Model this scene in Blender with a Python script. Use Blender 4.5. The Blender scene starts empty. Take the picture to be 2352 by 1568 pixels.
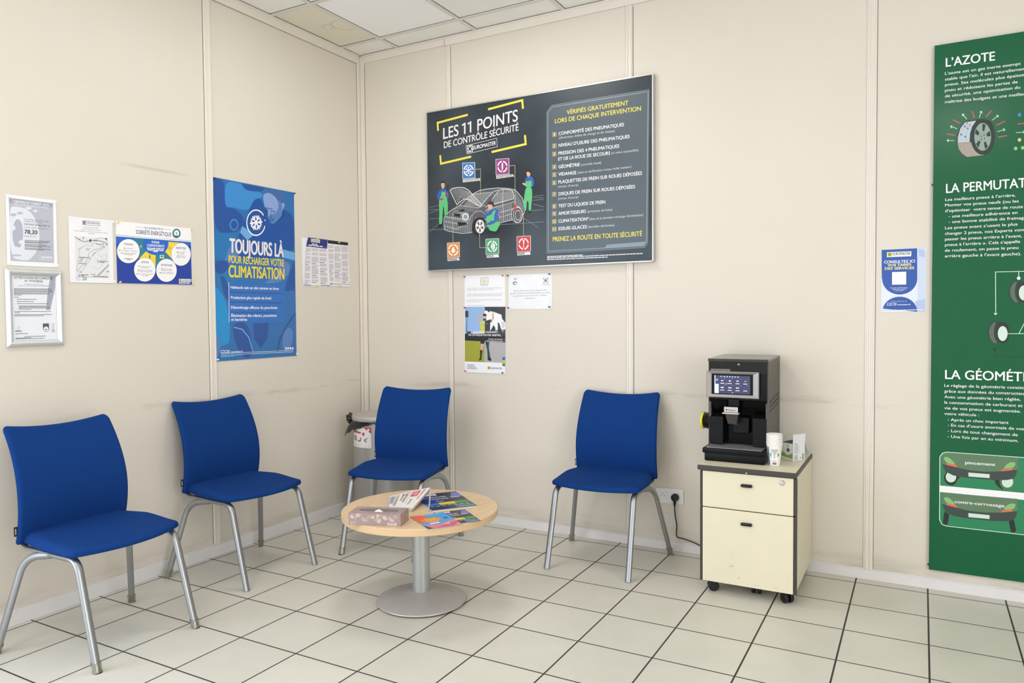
import bpy, bmesh, math, random
from mathutils import Vector, Matrix
S = bpy.context.scene
COL = S.collection
PI = math.pi
# ---------------------------------------------------------------- camera
cam = bpy.data.objects.new('camera', bpy.data.cameras.new('camera'))
COL.objects.link(cam)
R_, U_, W_ = Vector((0.874748, 0.484520, -0.007564)), Vector((-0.009406, 0.032584, 0.999425)), Vector((-0.484487, 0.874173, -0.033060))
cam.matrix_world = Matrix(((R_.x, U_.x, -W_.x, 3.3603), (R_.y, U_.y, -W_.y, -3.9577), (R_.z, U_.z, -W_.z, 1.2901), (0, 0, 0, 1)))
cam.data.sensor_width = 36.0
cam.data.lens = 26.012
cam.data.clip_start = 0.05
S.camera = cam
# ---------------------------------------------------------------- light and exposure
S.view_settings.view_transform = 'Standard'
S.view_settings.look = 'None'
S.view_settings.gamma = 1.0
S.view_settings.use_curve_mapping = False
S.view_settings.exposure = -0.38
world = bpy.data.worlds.new('daylight_world'); S.world = world
world.use_nodes = True
world.node_tree.nodes['Background'].inputs[0].default_value = (0.80, 0.88, 1.0, 1)
world.node_tree.nodes['Background'].inputs[1].default_value = 0.6

def area_light(name, loc, direction, sx, sy, power, color):
    d = bpy.data.lights.new(name, 'AREA'); d.shape = 'RECTANGLE'; d.size = sx; d.size_y = sy
    d.energy = power; d.color = color
    o = bpy.data.objects.new(name, d); COL.objects.link(o)
    o.location = loc
    o.rotation_euler = Vector(direction).to_track_quat('-Z', 'Y').to_euler()
    return o
# daylight through the shop windows (left wall beyond the frame, and the front of the shop behind the camera), plus an added fill light on the right
area_light('daylight_left_window', (-0.03, -4.25, 1.30), (1, 0.10, -0.10), 2.4, 2.3, 100, (0.72, 0.84, 1.0))
area_light('daylight_front_window_a', (1.50, -6.36, 1.45), (0, 1, 0.25), 2.4, 2.5, 60, (1.0, 0.99, 0.98))
area_light('daylight_front_window_b', (5.22, -6.36, 1.45), (0, 1, -0.06), 1.1, 2.5, 7, (0.97, 0.98, 1.0))
area_light('added_fill_right', (6.03, -4.05, 1.45), (-1, 0.03, 0.35), 2.6, 2.5, 135, (0.91, 0.96, 1.0))  # unseen fill light added on the right to brighten the left wall
LED = 20.0          # strength of the ceiling light diffusers

# ---------------------------------------------------------------- helpers
def lin(h):
    h = h.lstrip('#'); r = []
    for i in (0, 2, 4):
        c = int(h[i:i+2], 16)/255
        r.append(c/12.92 if c <= 0.04045 else ((c+0.055)/1.055)**2.4)
    return (*r, 1.0)

MATS = {}
def mat(name, hexc, rough=0.5, metal=0.0, spec=0.5, noise=0.0, nscale=8.0, bump=0.0, bscale=200.0, trans=0.0, alpha=1.0, sheen=0.0, emit=None, estr=0.0, coat=0.0, stretch=None):
    if name in MATS: return MATS[name]
    m = bpy.data.materials.new(name); m.use_nodes = True
    nt = m.node_tree; b = nt.nodes['Principled BSDF']
    c = lin(hexc)
    b.inputs['Base Color'].default_value = c
    b.inputs['Roughness'].default_value = rough
    b.inputs['Metallic'].default_value = metal
    b.inputs['Specular IOR Level'].default_value = spec
    b.inputs['Transmission Weight'].default_value = trans
    b.inputs['Alpha'].default_value = alpha
    b.inputs['Coat Weight'].default_value = coat
    b.inputs['Sheen Weight'].default_value = sheen
    if emit:
        b.inputs['Emission Color'].default_value = lin(emit); b.inputs['Emission Strength'].default_value = estr
    if noise > 0 or bump > 0:
        tc = nt.nodes.new('ShaderNodeTexCoord'); mp = nt.nodes.new('ShaderNodeMapping')
        nt.links.new(tc.outputs['Object'], mp.inputs[0])
        if stretch: mp.inputs['Scale'].default_value = stretch
    if noise > 0:
        n = nt.nodes.new('ShaderNodeTexNoise'); n.inputs['Scale'].default_value = nscale; n.inputs['Detail'].default_value = 5
        nt.links.new(mp.outputs[0], n.inputs['Vector'])
        mx = nt.nodes.new('ShaderNodeMix'); mx.data_type = 'RGBA'
        mx.inputs[6].default_value = tuple(v*(1-noise) for v in c[:3])+(1,)
        mx.inputs[7].default_value = tuple(min(1, v*(1+noise)) for v in c[:3])+(1,)
        nt.links.new(n.outputs['Fac'], mx.inputs[0]); nt.links.new(mx.outputs[2], b.inputs['Base Color'])
    if bump > 0:
        n2 = nt.nodes.new('ShaderNodeTexNoise'); n2.inputs['Scale'].default_value = bscale; n2.inputs['Detail'].default_value = 3
        nt.links.new(mp.outputs[0], n2.inputs['Vector'])
        bp = nt.nodes.new('ShaderNodeBump'); bp.inputs['Strength'].default_value = bump; bp.inputs['Distance'].default_value = 0.002
        nt.links.new(n2.outputs['Fac'], bp.inputs['Height']); nt.links.new(bp.outputs[0], b.inputs['Normal'])
    MATS[name] = m
    return m

def link(name, me, parent=None, mats=()):
    o = bpy.data.objects.new(name, me); COL.objects.link(o)
    for m in mats: me.materials.append(m)
    if parent: o.parent = parent
    return o
def tag(o, label=None, cat=None, group=None, kind=None):
    if label: o['label'] = label
    if cat: o['category'] = cat
    if group: o['group'] = group
    if kind: o['kind'] = kind
    return o
def thing(name, label, cat, loc=(0, 0, 0), rotz=0.0, group=None):
    o = bpy.data.objects.new(name, None); COL.objects.link(o)
    o.location = loc; o.rotation_euler = (0, 0, rotz); o.empty_display_size = 0.05
    return tag(o, label, cat, group)
def obj(name, bm, m, parent=None, smooth=None):
    me = bpy.data.meshes.new(name)
    bmesh.ops.recalc_face_normals(bm, faces=bm.faces)
    bm.to_mesh(me); bm.free()
    ms = m if isinstance(m, (list, tuple)) else [m]
    o = link(name, me, parent, ms)
    if smooth is not None:
        me.polygons.foreach_set('use_smooth', [True]*len(me.polygons))
        me.set_sharp_from_angle(angle=math.radians(smooth))
    return o
def BM(): return bmesh.new()
def box(bm, c, d, bev=0.0, rot=None, seg=2, mi=0):
    r = bmesh.ops.create_cube(bm, size=1.0)
    vs = r['verts']
    bmesh.ops.scale(bm, vec=d, verts=vs)
    if bev > 0:
        es = list({e for v in vs for e in v.link_edges})
        r2 = bmesh.ops.bevel(bm, geom=es, offset=bev, segments=seg, affect='EDGES', profile=0.5)
        vs = list({v for f in r2['faces'] for v in f.verts} | {v for v in vs if v.is_valid})
        st = vs; seen = set(st)
        while st:
            v = st.pop()
            for e in v.link_edges:
                w = e.other_vert(v)
                if w not in seen: seen.add(w); st.append(w)
        vs = list(seen)
    if rot is not None: bmesh.ops.transform(bm, matrix=rot, verts=vs)
    bmesh.ops.translate(bm, vec=c, verts=vs)
    if mi:
        for f in {f for v in vs for f in v.link_faces}: f.material_index = mi
    return vs
def box2(bm, a, b, bev=0.0, mi=0):
    return box(bm, [(a[i]+b[i])/2 for i in range(3)], [abs(b[i]-a[i]) for i in range(3)], bev, mi=mi)
def lathe(bm, prof, n=48, c=(0, 0, 0), mi=0, close=True):
    rings = []
    for r, z in prof:
        if r < 1e-6: rings.append([bm.verts.new((c[0], c[1], c[2]+z))])
        else: rings.append([bm.verts.new((c[0]+r*math.cos(2*PI*k/n), c[1]+r*math.sin(2*PI*k/n), c[2]+z)) for k in range(n)])
    for a, b in zip(rings, rings[1:]):
        for k in range(n):
            k2 = (k+1) % n
            if len(a) == 1 and len(b) == 1: continue
            if len(a) == 1: f = bm.faces.new((a[0], b[k2], b[k]))
            elif len(b) == 1: f = bm.faces.new((a[k], a[k2], b[0]))
            else: f = bm.faces.new((a[k], a[k2], b[k2], b[k]))
            f.material_index = mi
    if close:
        for rg in (rings[0], rings[-1]):
            if len(rg) > 1:
                try: bm.faces.new(rg).material_index = mi
                except ValueError: pass
def tube(bm, pts, ra, rb=None, n=14, ref=(1, 0, 0), mi=0, cap=True):
    'swept oval: ra along ref, rb across; pts list of Vectors; ra/rb may be lists'
    pts = [Vector(p) for p in pts]; rb = rb if rb is not None else ra
    rings = []
    for i, p in enumerate(pts):
        t = (pts[min(i+1, len(pts)-1)]-pts[max(i-1, 0)]).normalized()
        x = Vector(ref); x = (x-t*x.dot(t)).normalized(); y = t.cross(x)
        A = ra[i] if isinstance(ra, (list, tuple)) else ra; B = rb[i] if isinstance(rb, (list, tuple)) else rb
        rings.append([bm.verts.new(p+x*A*math.cos(2*PI*k/n)+y*B*math.sin(2*PI*k/n)) for k in range(n)])
    for a, b in zip(rings, rings[1:]):
        for k in range(n):
            bm.faces.new((a[k], a[(k+1) % n], b[(k+1) % n], b[k])).material_index = mi
    if cap:
        bm.faces.new(rings[0]).material_index = mi; bm.faces.new(rings[-1]).material_index = mi
def smooth_path(ctrl, n=8):
    'Catmull-Rom through control points'
    c = [Vector(p) for p in ctrl]; c = [c[0]*2-c[1]]+c+[c[-1]*2-c[-2]]; out = []
    for i in range(1, len(c)-2):
        for k in range(n):
            t = k/n; p0, p1, p2, p3 = c[i-1:i+3]
            out.append(0.5*((2*p1)+(p2-p0)*t+(2*p0-5*p1+4*p2-p3)*t*t+(3*p1-p0-3*p2+p3)*t**3))
    out.append(c[-2]); return out
def fillet(ctrl, rad, n=8):
    'polyline with rounded corners; rad per interior point'
    P = [Vector(p) for p in ctrl]; out = [P[0]]
    for i in range(1, len(P)-1):
        a, b, c = P[i-1], P[i], P[i+1]; r = rad[i-1] if isinstance(rad, (list, tuple)) else rad
        u = (a-b).normalized(); v = (c-b).normalized(); s = b+u*r; e = b+v*r
        for k in range(n+1):
            t = k/n; out.append(s*(1-t)**2+b*2*t*(1-t)+e*t*t)
    out.append(P[-1]); return out
def prism(bm, pts, h, mi=0):
    'extrude a list of 3D points along vector h'
    a = [bm.verts.new(p) for p in pts]; hv = Vector(h); b = [bm.verts.new(Vector(p)+hv) for p in pts]; n = len(a)
    fs = [bm.faces.new(a), bm.faces.new(b[::-1])]+[bm.faces.new((a[k], a[(k+1) % n], b[(k+1) % n], b[k])) for k in range(n)]
    for f in fs: f.material_index = mi
    return a+b
# ---------------------------------------------------------------- artwork of the printed boards (mm from each sheet's lower left corner)
ART = {}
ART['sign']=('B',-0.03,(0.553, 1.6),[
["p",1,"panel",[905.5,921.5,1495.7,921.7,1486.5,89.0,1469.0,66.5,870.0,63.5,873.5,885.4]],
["l",2,"panel_line",3,1,[911.4,910.8,1489.5,911.4,1479.6,99.4,1463.8,76.8,880.1,74.9,882.6,881.7]],
["l",2,"panel_edge",2,1,[905.5,921.5,1495.7,921.7,1486.5,89.0,1469.0,66.5,870.0,63.5,873.5,885.4]],
["p",2,"panel_tab",[1248.6,94.4,1479.5,98.7,1463.8,76.8,1233.8,77.0]],
["t",3,"yellow_text","VÉRIFIÉS GRATUITEMENT",1003.0,855.2,1376.6,856.5,1003.1,878.9,2],
["t",3,"yellow_text","LORS DE CHAQUE INTERVENTION",926.6,814.6,1449.4,815.2,926.7,838.6,2],
["t",3,"white","CONFORMITÉ DES PNEUMATIQUES",950.9,742.8,1351.4,743.4,951.0,761.1,2],
["t",3,"white","NIVEAU D'USURE DES PNEUMATIQUES",950.5,675.3,1384.0,673.8,950.6,693.6,2],
["t",3,"white","PRESSION DES 4 PNEUMATIQUES",949.0,629.6,1323.1,628.3,949.1,647.9,2],
["t",3,"white","ET DE LA ROUE DE SECOURS",948.0,596.6,1268.6,595.6,948.1,614.9,2],
["t",3,"white","GÉOMÉTRIE",948.5,551.4,1083.9,551.3,948.6,569.7,2],
["t",3,"lgray","(dimension, indice de charge et de vitesse)",953.5,721.4,1296.3,718.4,953.6,734.0,0],
["t",3,"lgray","(si valve accessible)",1275.9,597.1,1433.9,597.1,1276.0,609.4,0],
["t",3,"lgray","(contrôle visuel)",1091.5,551.9,1214.5,551.7,1091.6,564.4,0],
["t",3,"lgray","(date et vérification niveau huile moteur)",1068.4,509.0,1393.2,509.6,1068.5,521.6,0],
["t",3,"white","VIDANGE",948.3,508.9,1061.5,507.5,948.4,527.2,2],
["t",3,"white","PLAQUETTES DE FREIN SUR ROUES DÉPOSÉES",948.0,464.0,1454.7,465.1,948.1,482.4,2],
["t",3,"white","DISQUES DE FREIN SUR ROUES DÉPOSÉES",948.8,395.0,1414.5,395.3,948.9,413.4,2],
["t",3,"white","TEST DU LIQUIDE DE FREIN",947.2,326.1,1238.4,325.6,947.3,344.5,2],
["t",3,"white","AMORTISSEURS",946.9,281.8,1120.6,282.0,947.0,300.2,2],
["t",3,"white","CLIMATISATION*",946.6,237.5,1137.4,238.0,946.7,255.9,2],
["t",3,"white","ESSUIE-GLACES",947.5,193.7,1126.6,193.9,947.7,212.2,2],
["t",3,"lgray","(niveau d'usure)",945.9,440.5,1073.1,439.4,946.0,453.2,0],
["t",3,"lgray","(niveau d'usure)",945.5,371.2,1072.7,370.4,945.6,383.9,0],
["t",3,"lgray","(présence de fuite)",1130.0,283.0,1280.4,282.7,1130.1,295.5,0],
["t",3,"lgray","(date de la dernière recharge climatisation)",1141.9,239.1,1460.6,240.3,1142.0,251.6,0],
["t",3,"lgray","(lamelles déchirées)",1134.6,195.1,1292.1,195.2,1134.6,207.7,0],
["t",3,"yellow_text","PRENEZ LA ROUTE EN TOUTE SÉCURITÉ",909.2,130.5,1455.1,130.9,909.3,156.2,2],
["b",3,"lgray",871.9,40.8,1100.5,40.2,871.9,46.6,12],
["b",3,"lgray",871.8,32.9,1460.2,31.7,871.9,38.7,30],
["b",3,"lgray",871.7,23.2,1253.8,21.0,871.8,29.0,20],
["p",3,"number_box",[909.7,765.6,938.8,763.7,938.7,735.9,909.5,737.4]],
["t",4,"yellow_text","1",920.2,741.0,928.1,740.7,920.3,759.3,2],
["p",3,"number_box",[908.4,699.7,937.6,697.9,937.5,670.1,908.3,671.4]],
["t",4,"yellow_text","2",917.4,675.3,928.4,674.7,917.5,693.6,2],
["p",3,"number_box",[908.1,652.6,937.3,651.1,937.2,623.2,908.0,624.3]],
["t",4,"yellow_text","3",917.1,628.2,928.1,627.7,917.2,646.6,2],
["p",3,"number_box",[907.3,577.6,936.5,576.3,936.3,548.4,907.1,549.2]],
["t",4,"yellow_text","4",916.2,553.3,927.3,552.8,916.3,571.7,2],
["p",3,"number_box",[907.0,532.8,936.2,531.6,936.0,503.7,906.8,504.4]],
["t",4,"yellow_text","5",915.9,508.5,927.0,508.1,916.1,526.9,2],
["p",3,"number_box",[906.7,486.0,935.9,484.9,935.8,457.0,906.5,457.6]],
["t",4,"yellow_text","6",915.6,461.7,926.7,461.4,915.8,480.1,2],
["p",3,"number_box",[906.3,419.2,935.5,418.4,935.3,390.4,906.1,390.8]],
["t",4,"yellow_text","7",915.2,395.0,926.3,394.8,915.3,413.5,2],
["p",3,"number_box",[905.8,349.2,935.1,348.6,934.9,320.6,905.6,320.7]],
["t",4,"yellow_text","8",914.8,325.0,925.9,324.9,914.9,343.5,2],
["p",3,"number_box",[905.5,306.2,934.8,305.7,934.7,277.7,905.3,277.7]],
["t",4,"yellow_text","9",914.5,282.0,925.6,281.9,914.6,300.5,2],
["p",3,"number_box",[905.2,260.9,934.5,260.7,934.4,232.6,905.1,232.4]],
["t",4,"yellow_text","10",910.3,237.1,929.3,236.5,910.4,255.6,2],
["p",3,"number_box",[905.4,216.4,934.7,216.2,934.5,188.2,905.2,187.9]],
["t",4,"yellow_text","11",910.4,192.5,929.4,192.0,910.5,211.1,2],
["t",2,"offwhite","LES 11 POINTS",142.9,819.1,681.4,861.9,143.8,886.7,2],
["t",2,"offwhite","DE CONTRÔLE SÉCURITÉ",147.3,760.9,686.6,805.0,147.8,800.6,2],
["p",2,"offwhite",[299.9,897.2,299.8,885.4,287.1,882.6,284.9,892.2]],
["p",2,"offwhite",[341.1,900.1,341.0,888.3,328.4,885.5,326.3,895.0]],
["l",2,"white",2.2,1,[313.6,757.6,534.7,776.6,538.6,725.5,320.3,705.6]],
["p",3,"offwhite",[322.0,755.4,361.9,757.4,364.5,714.7,324.6,712.8]],
["e",4,"dslate",343.3,735.1,18.9,-2.2,0.2,19.9,0.72,20,70],
["e",4,"dslate",343.3,735.1,18.9,-2.2,0.2,19.9,0.72,110,160],
["e",4,"dslate",343.3,735.1,18.9,-2.2,0.2,19.9,0.72,200,250],
["e",4,"dslate",343.3,735.1,18.9,-2.2,0.2,19.9,0.72,290,340],
["e",4,"dslate",343.3,735.1,9.9,-1.2,0.1,10.5,0,0,360],
["t",4,"white","EUROMASTER",367.2,725.8,529.6,738.4,367.5,748.7,2],
["l",2,"yellow_text",13,0,[329.1,946.3,101.8,926.7,105.1,876.0]],
["l",2,"yellow_text",13,0,[476.0,959.0,712.6,979.1,717.5,928.0]],
["l",2,"yellow_text",13,0,[729.2,771.4,734.0,717.9,498.1,697.3]],
["l",2,"yellow_text",13,0,[119.0,720.1,124.3,666.3,350.5,686.3]],
["p",2,"lgray",[284.9,654.6,378.5,649.2,379.6,550.5,284.8,555.0]],
["p",3,"ic_blue",[288.7,651.0,374.6,646.4,375.8,554.1,288.8,557.9]],
["p",3,"offwhite",[287.6,551.5,412.7,547.8,415.8,531.9,287.9,532.4]],
["e",4,"white",332.2,602.4,37.2,-3.8,0.4,36.0,0.78,8,82],
["e",4,"white",332.2,602.4,37.2,-3.8,0.4,36.0,0.78,98,172],
["e",4,"white",332.2,602.4,37.2,-3.8,0.4,36.0,0.78,188,262],
["e",4,"white",332.2,602.4,37.2,-3.8,0.4,36.0,0.78,278,352],
["t",4,"dslate","CLIMATISATION",290.7,535.4,407.1,533.6,290.9,548.4,1],
["l",4,"white",4,0,[311.2,616.0,353.0,588.8]],
["l",4,"white",3,0,[343.6,594.9,346.8,584.1]],
["l",4,"white",3,0,[343.6,594.9,354.8,596.3]],
["l",4,"white",3,0,[320.7,609.9,317.5,620.7]],
["l",4,"white",3,0,[320.7,609.9,309.5,608.4]],
["l",4,"white",4,0,[332.3,625.5,332.0,579.2]],
["l",4,"white",3,0,[332.1,589.6,324.1,582.5]],
["l",4,"white",3,0,[332.1,589.6,339.9,581.0]],
["l",4,"white",3,0,[332.3,615.1,340.2,622.2]],
["l",4,"white",3,0,[332.3,615.1,324.4,623.8]],
["l",4,"white",4,0,[353.2,611.8,311.1,592.8]],
["l",4,"white",3,0,[320.6,597.1,309.4,600.8]],
["l",4,"white",3,0,[320.6,597.1,317.3,586.9]],
["l",4,"white",3,0,[343.7,607.6,354.8,603.9]],
["l",4,"white",3,0,[343.7,607.6,347.0,617.7]],
["p",2,"lgray",[526.1,651.5,621.3,647.4,621.5,551.4,526.8,554.4]],
["p",3,"ic_purple",[529.8,648.0,617.7,644.7,617.9,554.9,530.5,557.2]],
["p",3,"offwhite",[529.4,551.0,645.2,548.5,656.4,534.0,530.3,531.8]],
["e",4,"white",574.2,601.2,35.4,-3.7,0.3,35.1,0.78,8,82],
["e",4,"white",574.2,601.2,35.4,-3.7,0.3,35.1,0.78,98,172],
["e",4,"white",574.2,601.2,35.4,-3.7,0.3,35.1,0.78,188,262],
["e",4,"white",574.2,601.2,35.4,-3.7,0.3,35.1,0.78,278,352],
["t",4,"dslate","AMORTISSEURS",532.4,535.3,645.1,534.2,532.5,548.0,1],
["l",4,"white",5,0,[574.4,623.7,574.0,577.8]],
["l",4,"white",3,0,[568.6,619.8,580.1,620.9]],
["l",4,"white",3,0,[568.5,614.9,580.1,615.9]],
["l",4,"white",3,0,[568.5,609.9,580.0,611.0]],
["l",4,"white",3,0,[568.5,605.0,580.0,606.0]],
["l",4,"white",3,0,[568.4,600.0,579.9,601.0]],
["l",4,"white",3,0,[568.4,595.0,579.9,596.1]],
["l",4,"white",3,0,[568.3,590.1,579.8,591.1]],
["p",2,"lgray",[163.9,163.8,260.1,163.2,260.1,68.3,164.9,67.9]],
["p",3,"ic_orange",[167.8,160.2,256.2,160.1,256.3,71.7,169.0,71.0]],
["p",3,"offwhite",[166.6,64.9,252.8,65.8,258.2,49.1,168.1,47.3]],
["e",4,"white",212.5,115.8,38.4,-1.9,0.5,36.8,0.78,8,82],
["e",4,"white",212.5,115.8,38.4,-1.9,0.5,36.8,0.78,98,172],
["e",4,"white",212.5,115.8,38.4,-1.9,0.5,36.8,0.78,188,262],
["e",4,"white",212.5,115.8,38.4,-1.9,0.5,36.8,0.78,278,352],
["t",4,"dslate","VIDANGE",170.4,49.6,240.3,50.3,170.6,62.9,1],
["p",4,"white",[212.8,139.4,226.1,113.2,226.5,104.7,219.1,97.5,205.5,98.2,198.2,106.1,198.9,114.6]],
["p",2,"lgray",[449.9,172.0,546.4,171.0,546.0,75.3,449.4,75.8]],
["p",3,"ic_green",[453.6,168.6,542.7,168.0,542.4,78.7,453.2,78.8]],
["p",3,"offwhite",[455.3,72.7,540.7,72.4,545.8,55.7,456.8,55.6]],
["e",4,"white",498.2,123.5,36.1,-1.9,0.3,35.7,0.78,8,82],
["e",4,"white",498.2,123.5,36.1,-1.9,0.3,35.7,0.78,98,172],
["e",4,"white",498.2,123.5,36.1,-1.9,0.3,35.7,0.78,188,262],
["e",4,"white",498.2,123.5,36.1,-1.9,0.3,35.7,0.78,278,352],
["t",4,"dslate","PNEUS",459.5,58.7,506.1,58.4,459.6,71.6,1],
["e",4,"white",501.4,123.4,15.9,-0.9,0.2,22.8,0,0,360],
["e",5,"ic_green",495.0,123.7,9.6,-0.5,0.2,18.3,0,0,360],
["e",6,"white",494.5,123.7,5.8,-0.3,0.1,13.8,0,0,360],
["p",2,"lgray",[668.3,175.2,764.0,173.9,763.7,80.1,669.1,79.3]],
["p",3,"ic_red",[671.9,171.8,760.4,171.0,760.2,83.3,672.7,82.3]],
["p",3,"offwhite",[671.1,77.0,758.7,77.2,762.6,61.0,672.0,59.8]],
["e",4,"white",716.5,127.1,34.5,-1.8,0.3,34.9,0.78,8,82],
["e",4,"white",716.5,127.1,34.5,-1.8,0.3,34.9,0.78,98,172],
["e",4,"white",716.5,127.1,34.5,-1.8,0.3,34.9,0.78,188,262],
["e",4,"white",716.5,127.1,34.5,-1.8,0.3,34.9,0.78,278,352],
["t",4,"dslate","FREINS",674.1,62.9,723.1,63.7,674.2,75.5,1],
["p",4,"white",[711.1,150.7,722.3,150.1,718.5,119.0,714.4,119.2]],
["e",4,"white",716.4,111.0,4.6,-0.2,0.0,4.5,0,0,360],
["l",1,"panel_edge",2,0,[27.2,397.9,183.5,411.7]],
["l",1,"panel_edge",2,0,[26.7,359.6,108.6,379.7]],
["l",1,"panel_edge",2,0,[29.1,324.4,148.1,322.2]],
["l",1,"panel_edge",2,0,[28.0,241.9,107.4,289.4]],
["l",1,"panel_edge",2,0,[28.2,253.9,147.2,251.1]],
["l",1,"panel_edge",2,0,[554.0,252.4,849.8,249.0]],
["l",1,"panel_edge",2,0,[760.5,320.8,850.2,320.6]],
["l",1,"panel_edge",2,0,[709.6,284.5,814.8,217.3]],
["l",1,"panel_edge",2,0,[771.1,382.1,850.7,379.9]],
["l",1,"panel_edge",2,0,[771.2,399.8,850.7,389.5]],
["l",1,"panel_edge",2,0,[780.9,359.1,850.4,336.9]],
["l",1,"panel_edge",2,0,[791.3,404.7,850.8,405.3]],
["l",1,"panel_edge",2,0,[27.0,383.5,102.8,380.1]],
["p",2,"car_fill",[143.4,310.7,148.2,329.3,174.2,353.4,211.4,371.8,256.6,389.4,307.2,425.0,358.3,453.2,406.5,472.0,460.5,476.4,540.3,476.0,613.5,466.2,659.9,454.0,685.3,427.1,708.0,400.6,720.4,359.5,724.1,316.9,709.7,297.9,704.3,258.0,637.7,271.6,556.8,263.6,458.1,238.1,354.6,214.6,282.6,215.8,181.3,234.7,144.3,248.9]],
["l",3,"offwhite",3,0,[143.4,310.7,148.2,329.3,174.2,353.4,211.4,371.8,256.6,389.4,307.2,425.0,358.3,453.2,406.5,472.0,460.5,476.4,540.3,476.0,613.5,466.2,659.9,454.0,685.3,427.1,708.0,400.6,720.4,359.5,724.1,316.9,709.7,297.9]],
["l",3,"offwhite",3,0,[143.4,310.7,144.3,248.9,181.3,234.7,282.6,215.8,349.1,217.3]],
["l",3,"offwhite",3,0,[447.4,248.0,556.8,263.6,637.7,276.1]],
["l",3,"offwhite",4,0,[191.3,491.1,210.2,503.5,258.0,504.8,297.0,499.4,330.0,481.1,424.5,383.1,405.5,375.4,329.3,423.2,296.2,429.6,259.7,410.2,242.7,397.5,191.3,491.1]],
["l",3,"offwhite",3,0,[412.0,372.5,459.9,416.9,513.7,457.9,571.7,465.5,623.8,457.2,644.4,448.6,651.9,418.8,649.1,401.1,491.6,377.7,448.6,367.4]],
["l",3,"offwhite",3,0,[491.6,377.7,502.6,413.3,545.4,457.4]],
["l",3,"offwhite",2,0,[577.0,463.6,573.7,389.3,577.9,275.8]],
["l",3,"offwhite",2,0,[448.4,344.4,565.6,367.3,654.1,382.7]],
["l",3,"offwhite",2,0,[262.3,391.3,405.4,366.1,448.8,381.1]],
["l",3,"offwhite",2,0,[358.3,453.2,503.0,454.3]],
["l",3,"offwhite",2,0,[153.9,328.9,327.9,293.1,344.7,315.2,372.4,340.9,416.0,346.9,448.2,326.1]],
["l",3,"offwhite",2,0,[147.8,300.9,238.5,280.5,327.7,279.2]],
["l",3,"offwhite",2,0,[144.6,272.6,238.1,245.3,277.5,259.2,327.4,253.6]],
["l",3,"offwhite",2,0,[458.8,307.0,557.3,327.1,651.2,342.6]],
["l",3,"offwhite",2,0,[458.5,279.4,565.0,299.3,638.0,312.1]],
["l",3,"offwhite",0.9,0,[198.8,498.9,251.3,410.9]],
["l",3,"offwhite",0.9,0,[502.3,376.9,545.4,457.4]],
["l",3,"offwhite",0.9,0,[459.3,357.4,463.6,251.6]],
["l",3,"offwhite",0.9,0,[362.7,452.8,295.7,384.0]],
["l",3,"offwhite",0.9,0,[174.2,353.4,150.1,253.3]],
["l",3,"offwhite",0.9,0,[256.6,389.4,211.3,362.4]],
["l",3,"offwhite",0.9,0,[193.0,491.0,263.6,504.3,330.0,481.1]],
["l",3,"offwhite",0.9,0,[351.6,449.1,503.0,454.3]],
["l",3,"offwhite",0.9,0,[507.6,376.4,649.1,401.1]],
["l",3,"offwhite",0.9,0,[459.3,352.8,638.6,379.5]],
["l",3,"offwhite",0.9,0,[151.1,333.8,250.1,312.6,350.0,300.9]],
["l",3,"offwhite",0.9,0,[659.8,440.5,654.1,373.8]],
["l",3,"offwhite",0.9,0,[210.1,499.0,264.9,415.3]],
["l",3,"offwhite",0.9,0,[514.7,378.9,553.8,459.6]],
["l",3,"offwhite",0.9,0,[474.1,359.1,478.1,253.7]],
["l",3,"offwhite",0.9,0,[374.1,452.9,306.5,382.9]],
["l",3,"offwhite",0.9,0,[189.9,351.4,166.8,250.0]],
["l",3,"offwhite",0.9,0,[269.2,387.6,225.4,360.5]],
["l",3,"offwhite",0.9,0,[200.0,479.8,264.6,496.6,340.9,468.3]],
["l",3,"offwhite",0.9,0,[344.7,441.6,493.0,445.5]],
["l",3,"offwhite",0.9,0,[507.7,384.4,649.2,406.7]],
["l",3,"offwhite",0.9,0,[459.1,341.9,638.5,367.7]],
["l",3,"offwhite",0.9,0,[151.0,323.1,250.0,302.6,349.9,291.0]],
["l",3,"offwhite",0.9,0,[666.7,430.4,661.1,365.9]],
["l",3,"offwhite",0.9,0,[221.4,498.8,278.4,419.2]],
["l",3,"offwhite",0.9,0,[527.1,381.0,562.1,461.6]],
["l",3,"offwhite",0.9,0,[488.8,360.8,492.6,255.7]],
["l",3,"offwhite",0.9,0,[385.4,453.1,317.4,381.9]],
["l",3,"offwhite",0.9,0,[205.5,349.5,183.4,246.8]],
["l",3,"offwhite",0.9,0,[281.8,385.9,239.4,358.7]],
["l",3,"offwhite",0.9,0,[206.9,468.6,265.5,489.0,351.7,455.5]],
["l",3,"offwhite",0.9,0,[337.7,434.1,482.9,436.7]],
["l",3,"offwhite",0.9,0,[507.7,392.4,649.2,412.3]],
["l",3,"offwhite",0.9,0,[459.0,331.0,638.4,355.9]],
["l",3,"offwhite",0.9,0,[150.9,312.5,249.9,292.6,349.8,281.1]],
["l",3,"offwhite",0.9,0,[673.7,420.3,668.1,358.1]],
["l",3,"offwhite",0.9,0,[232.7,498.4,291.9,422.1]],
["l",3,"offwhite",0.9,0,[539.4,383.0,570.4,463.2]],
["l",3,"offwhite",0.9,0,[503.5,362.5,507.1,257.8]],
["l",3,"offwhite",0.9,0,[396.8,453.3,328.2,380.9]],
["l",3,"offwhite",0.9,0,[221.0,347.6,199.9,243.6]],
["l",3,"offwhite",0.9,0,[294.3,384.1,253.5,356.9]],
["l",3,"offwhite",0.9,0,[213.8,457.4,266.5,481.3,362.5,442.7]],
["l",3,"offwhite",0.9,0,[330.8,426.5,472.7,427.8]],
["l",3,"offwhite",0.9,0,[507.8,400.4,649.3,417.9]],
["l",3,"offwhite",0.9,0,[458.9,320.1,638.3,344.1]],
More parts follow.
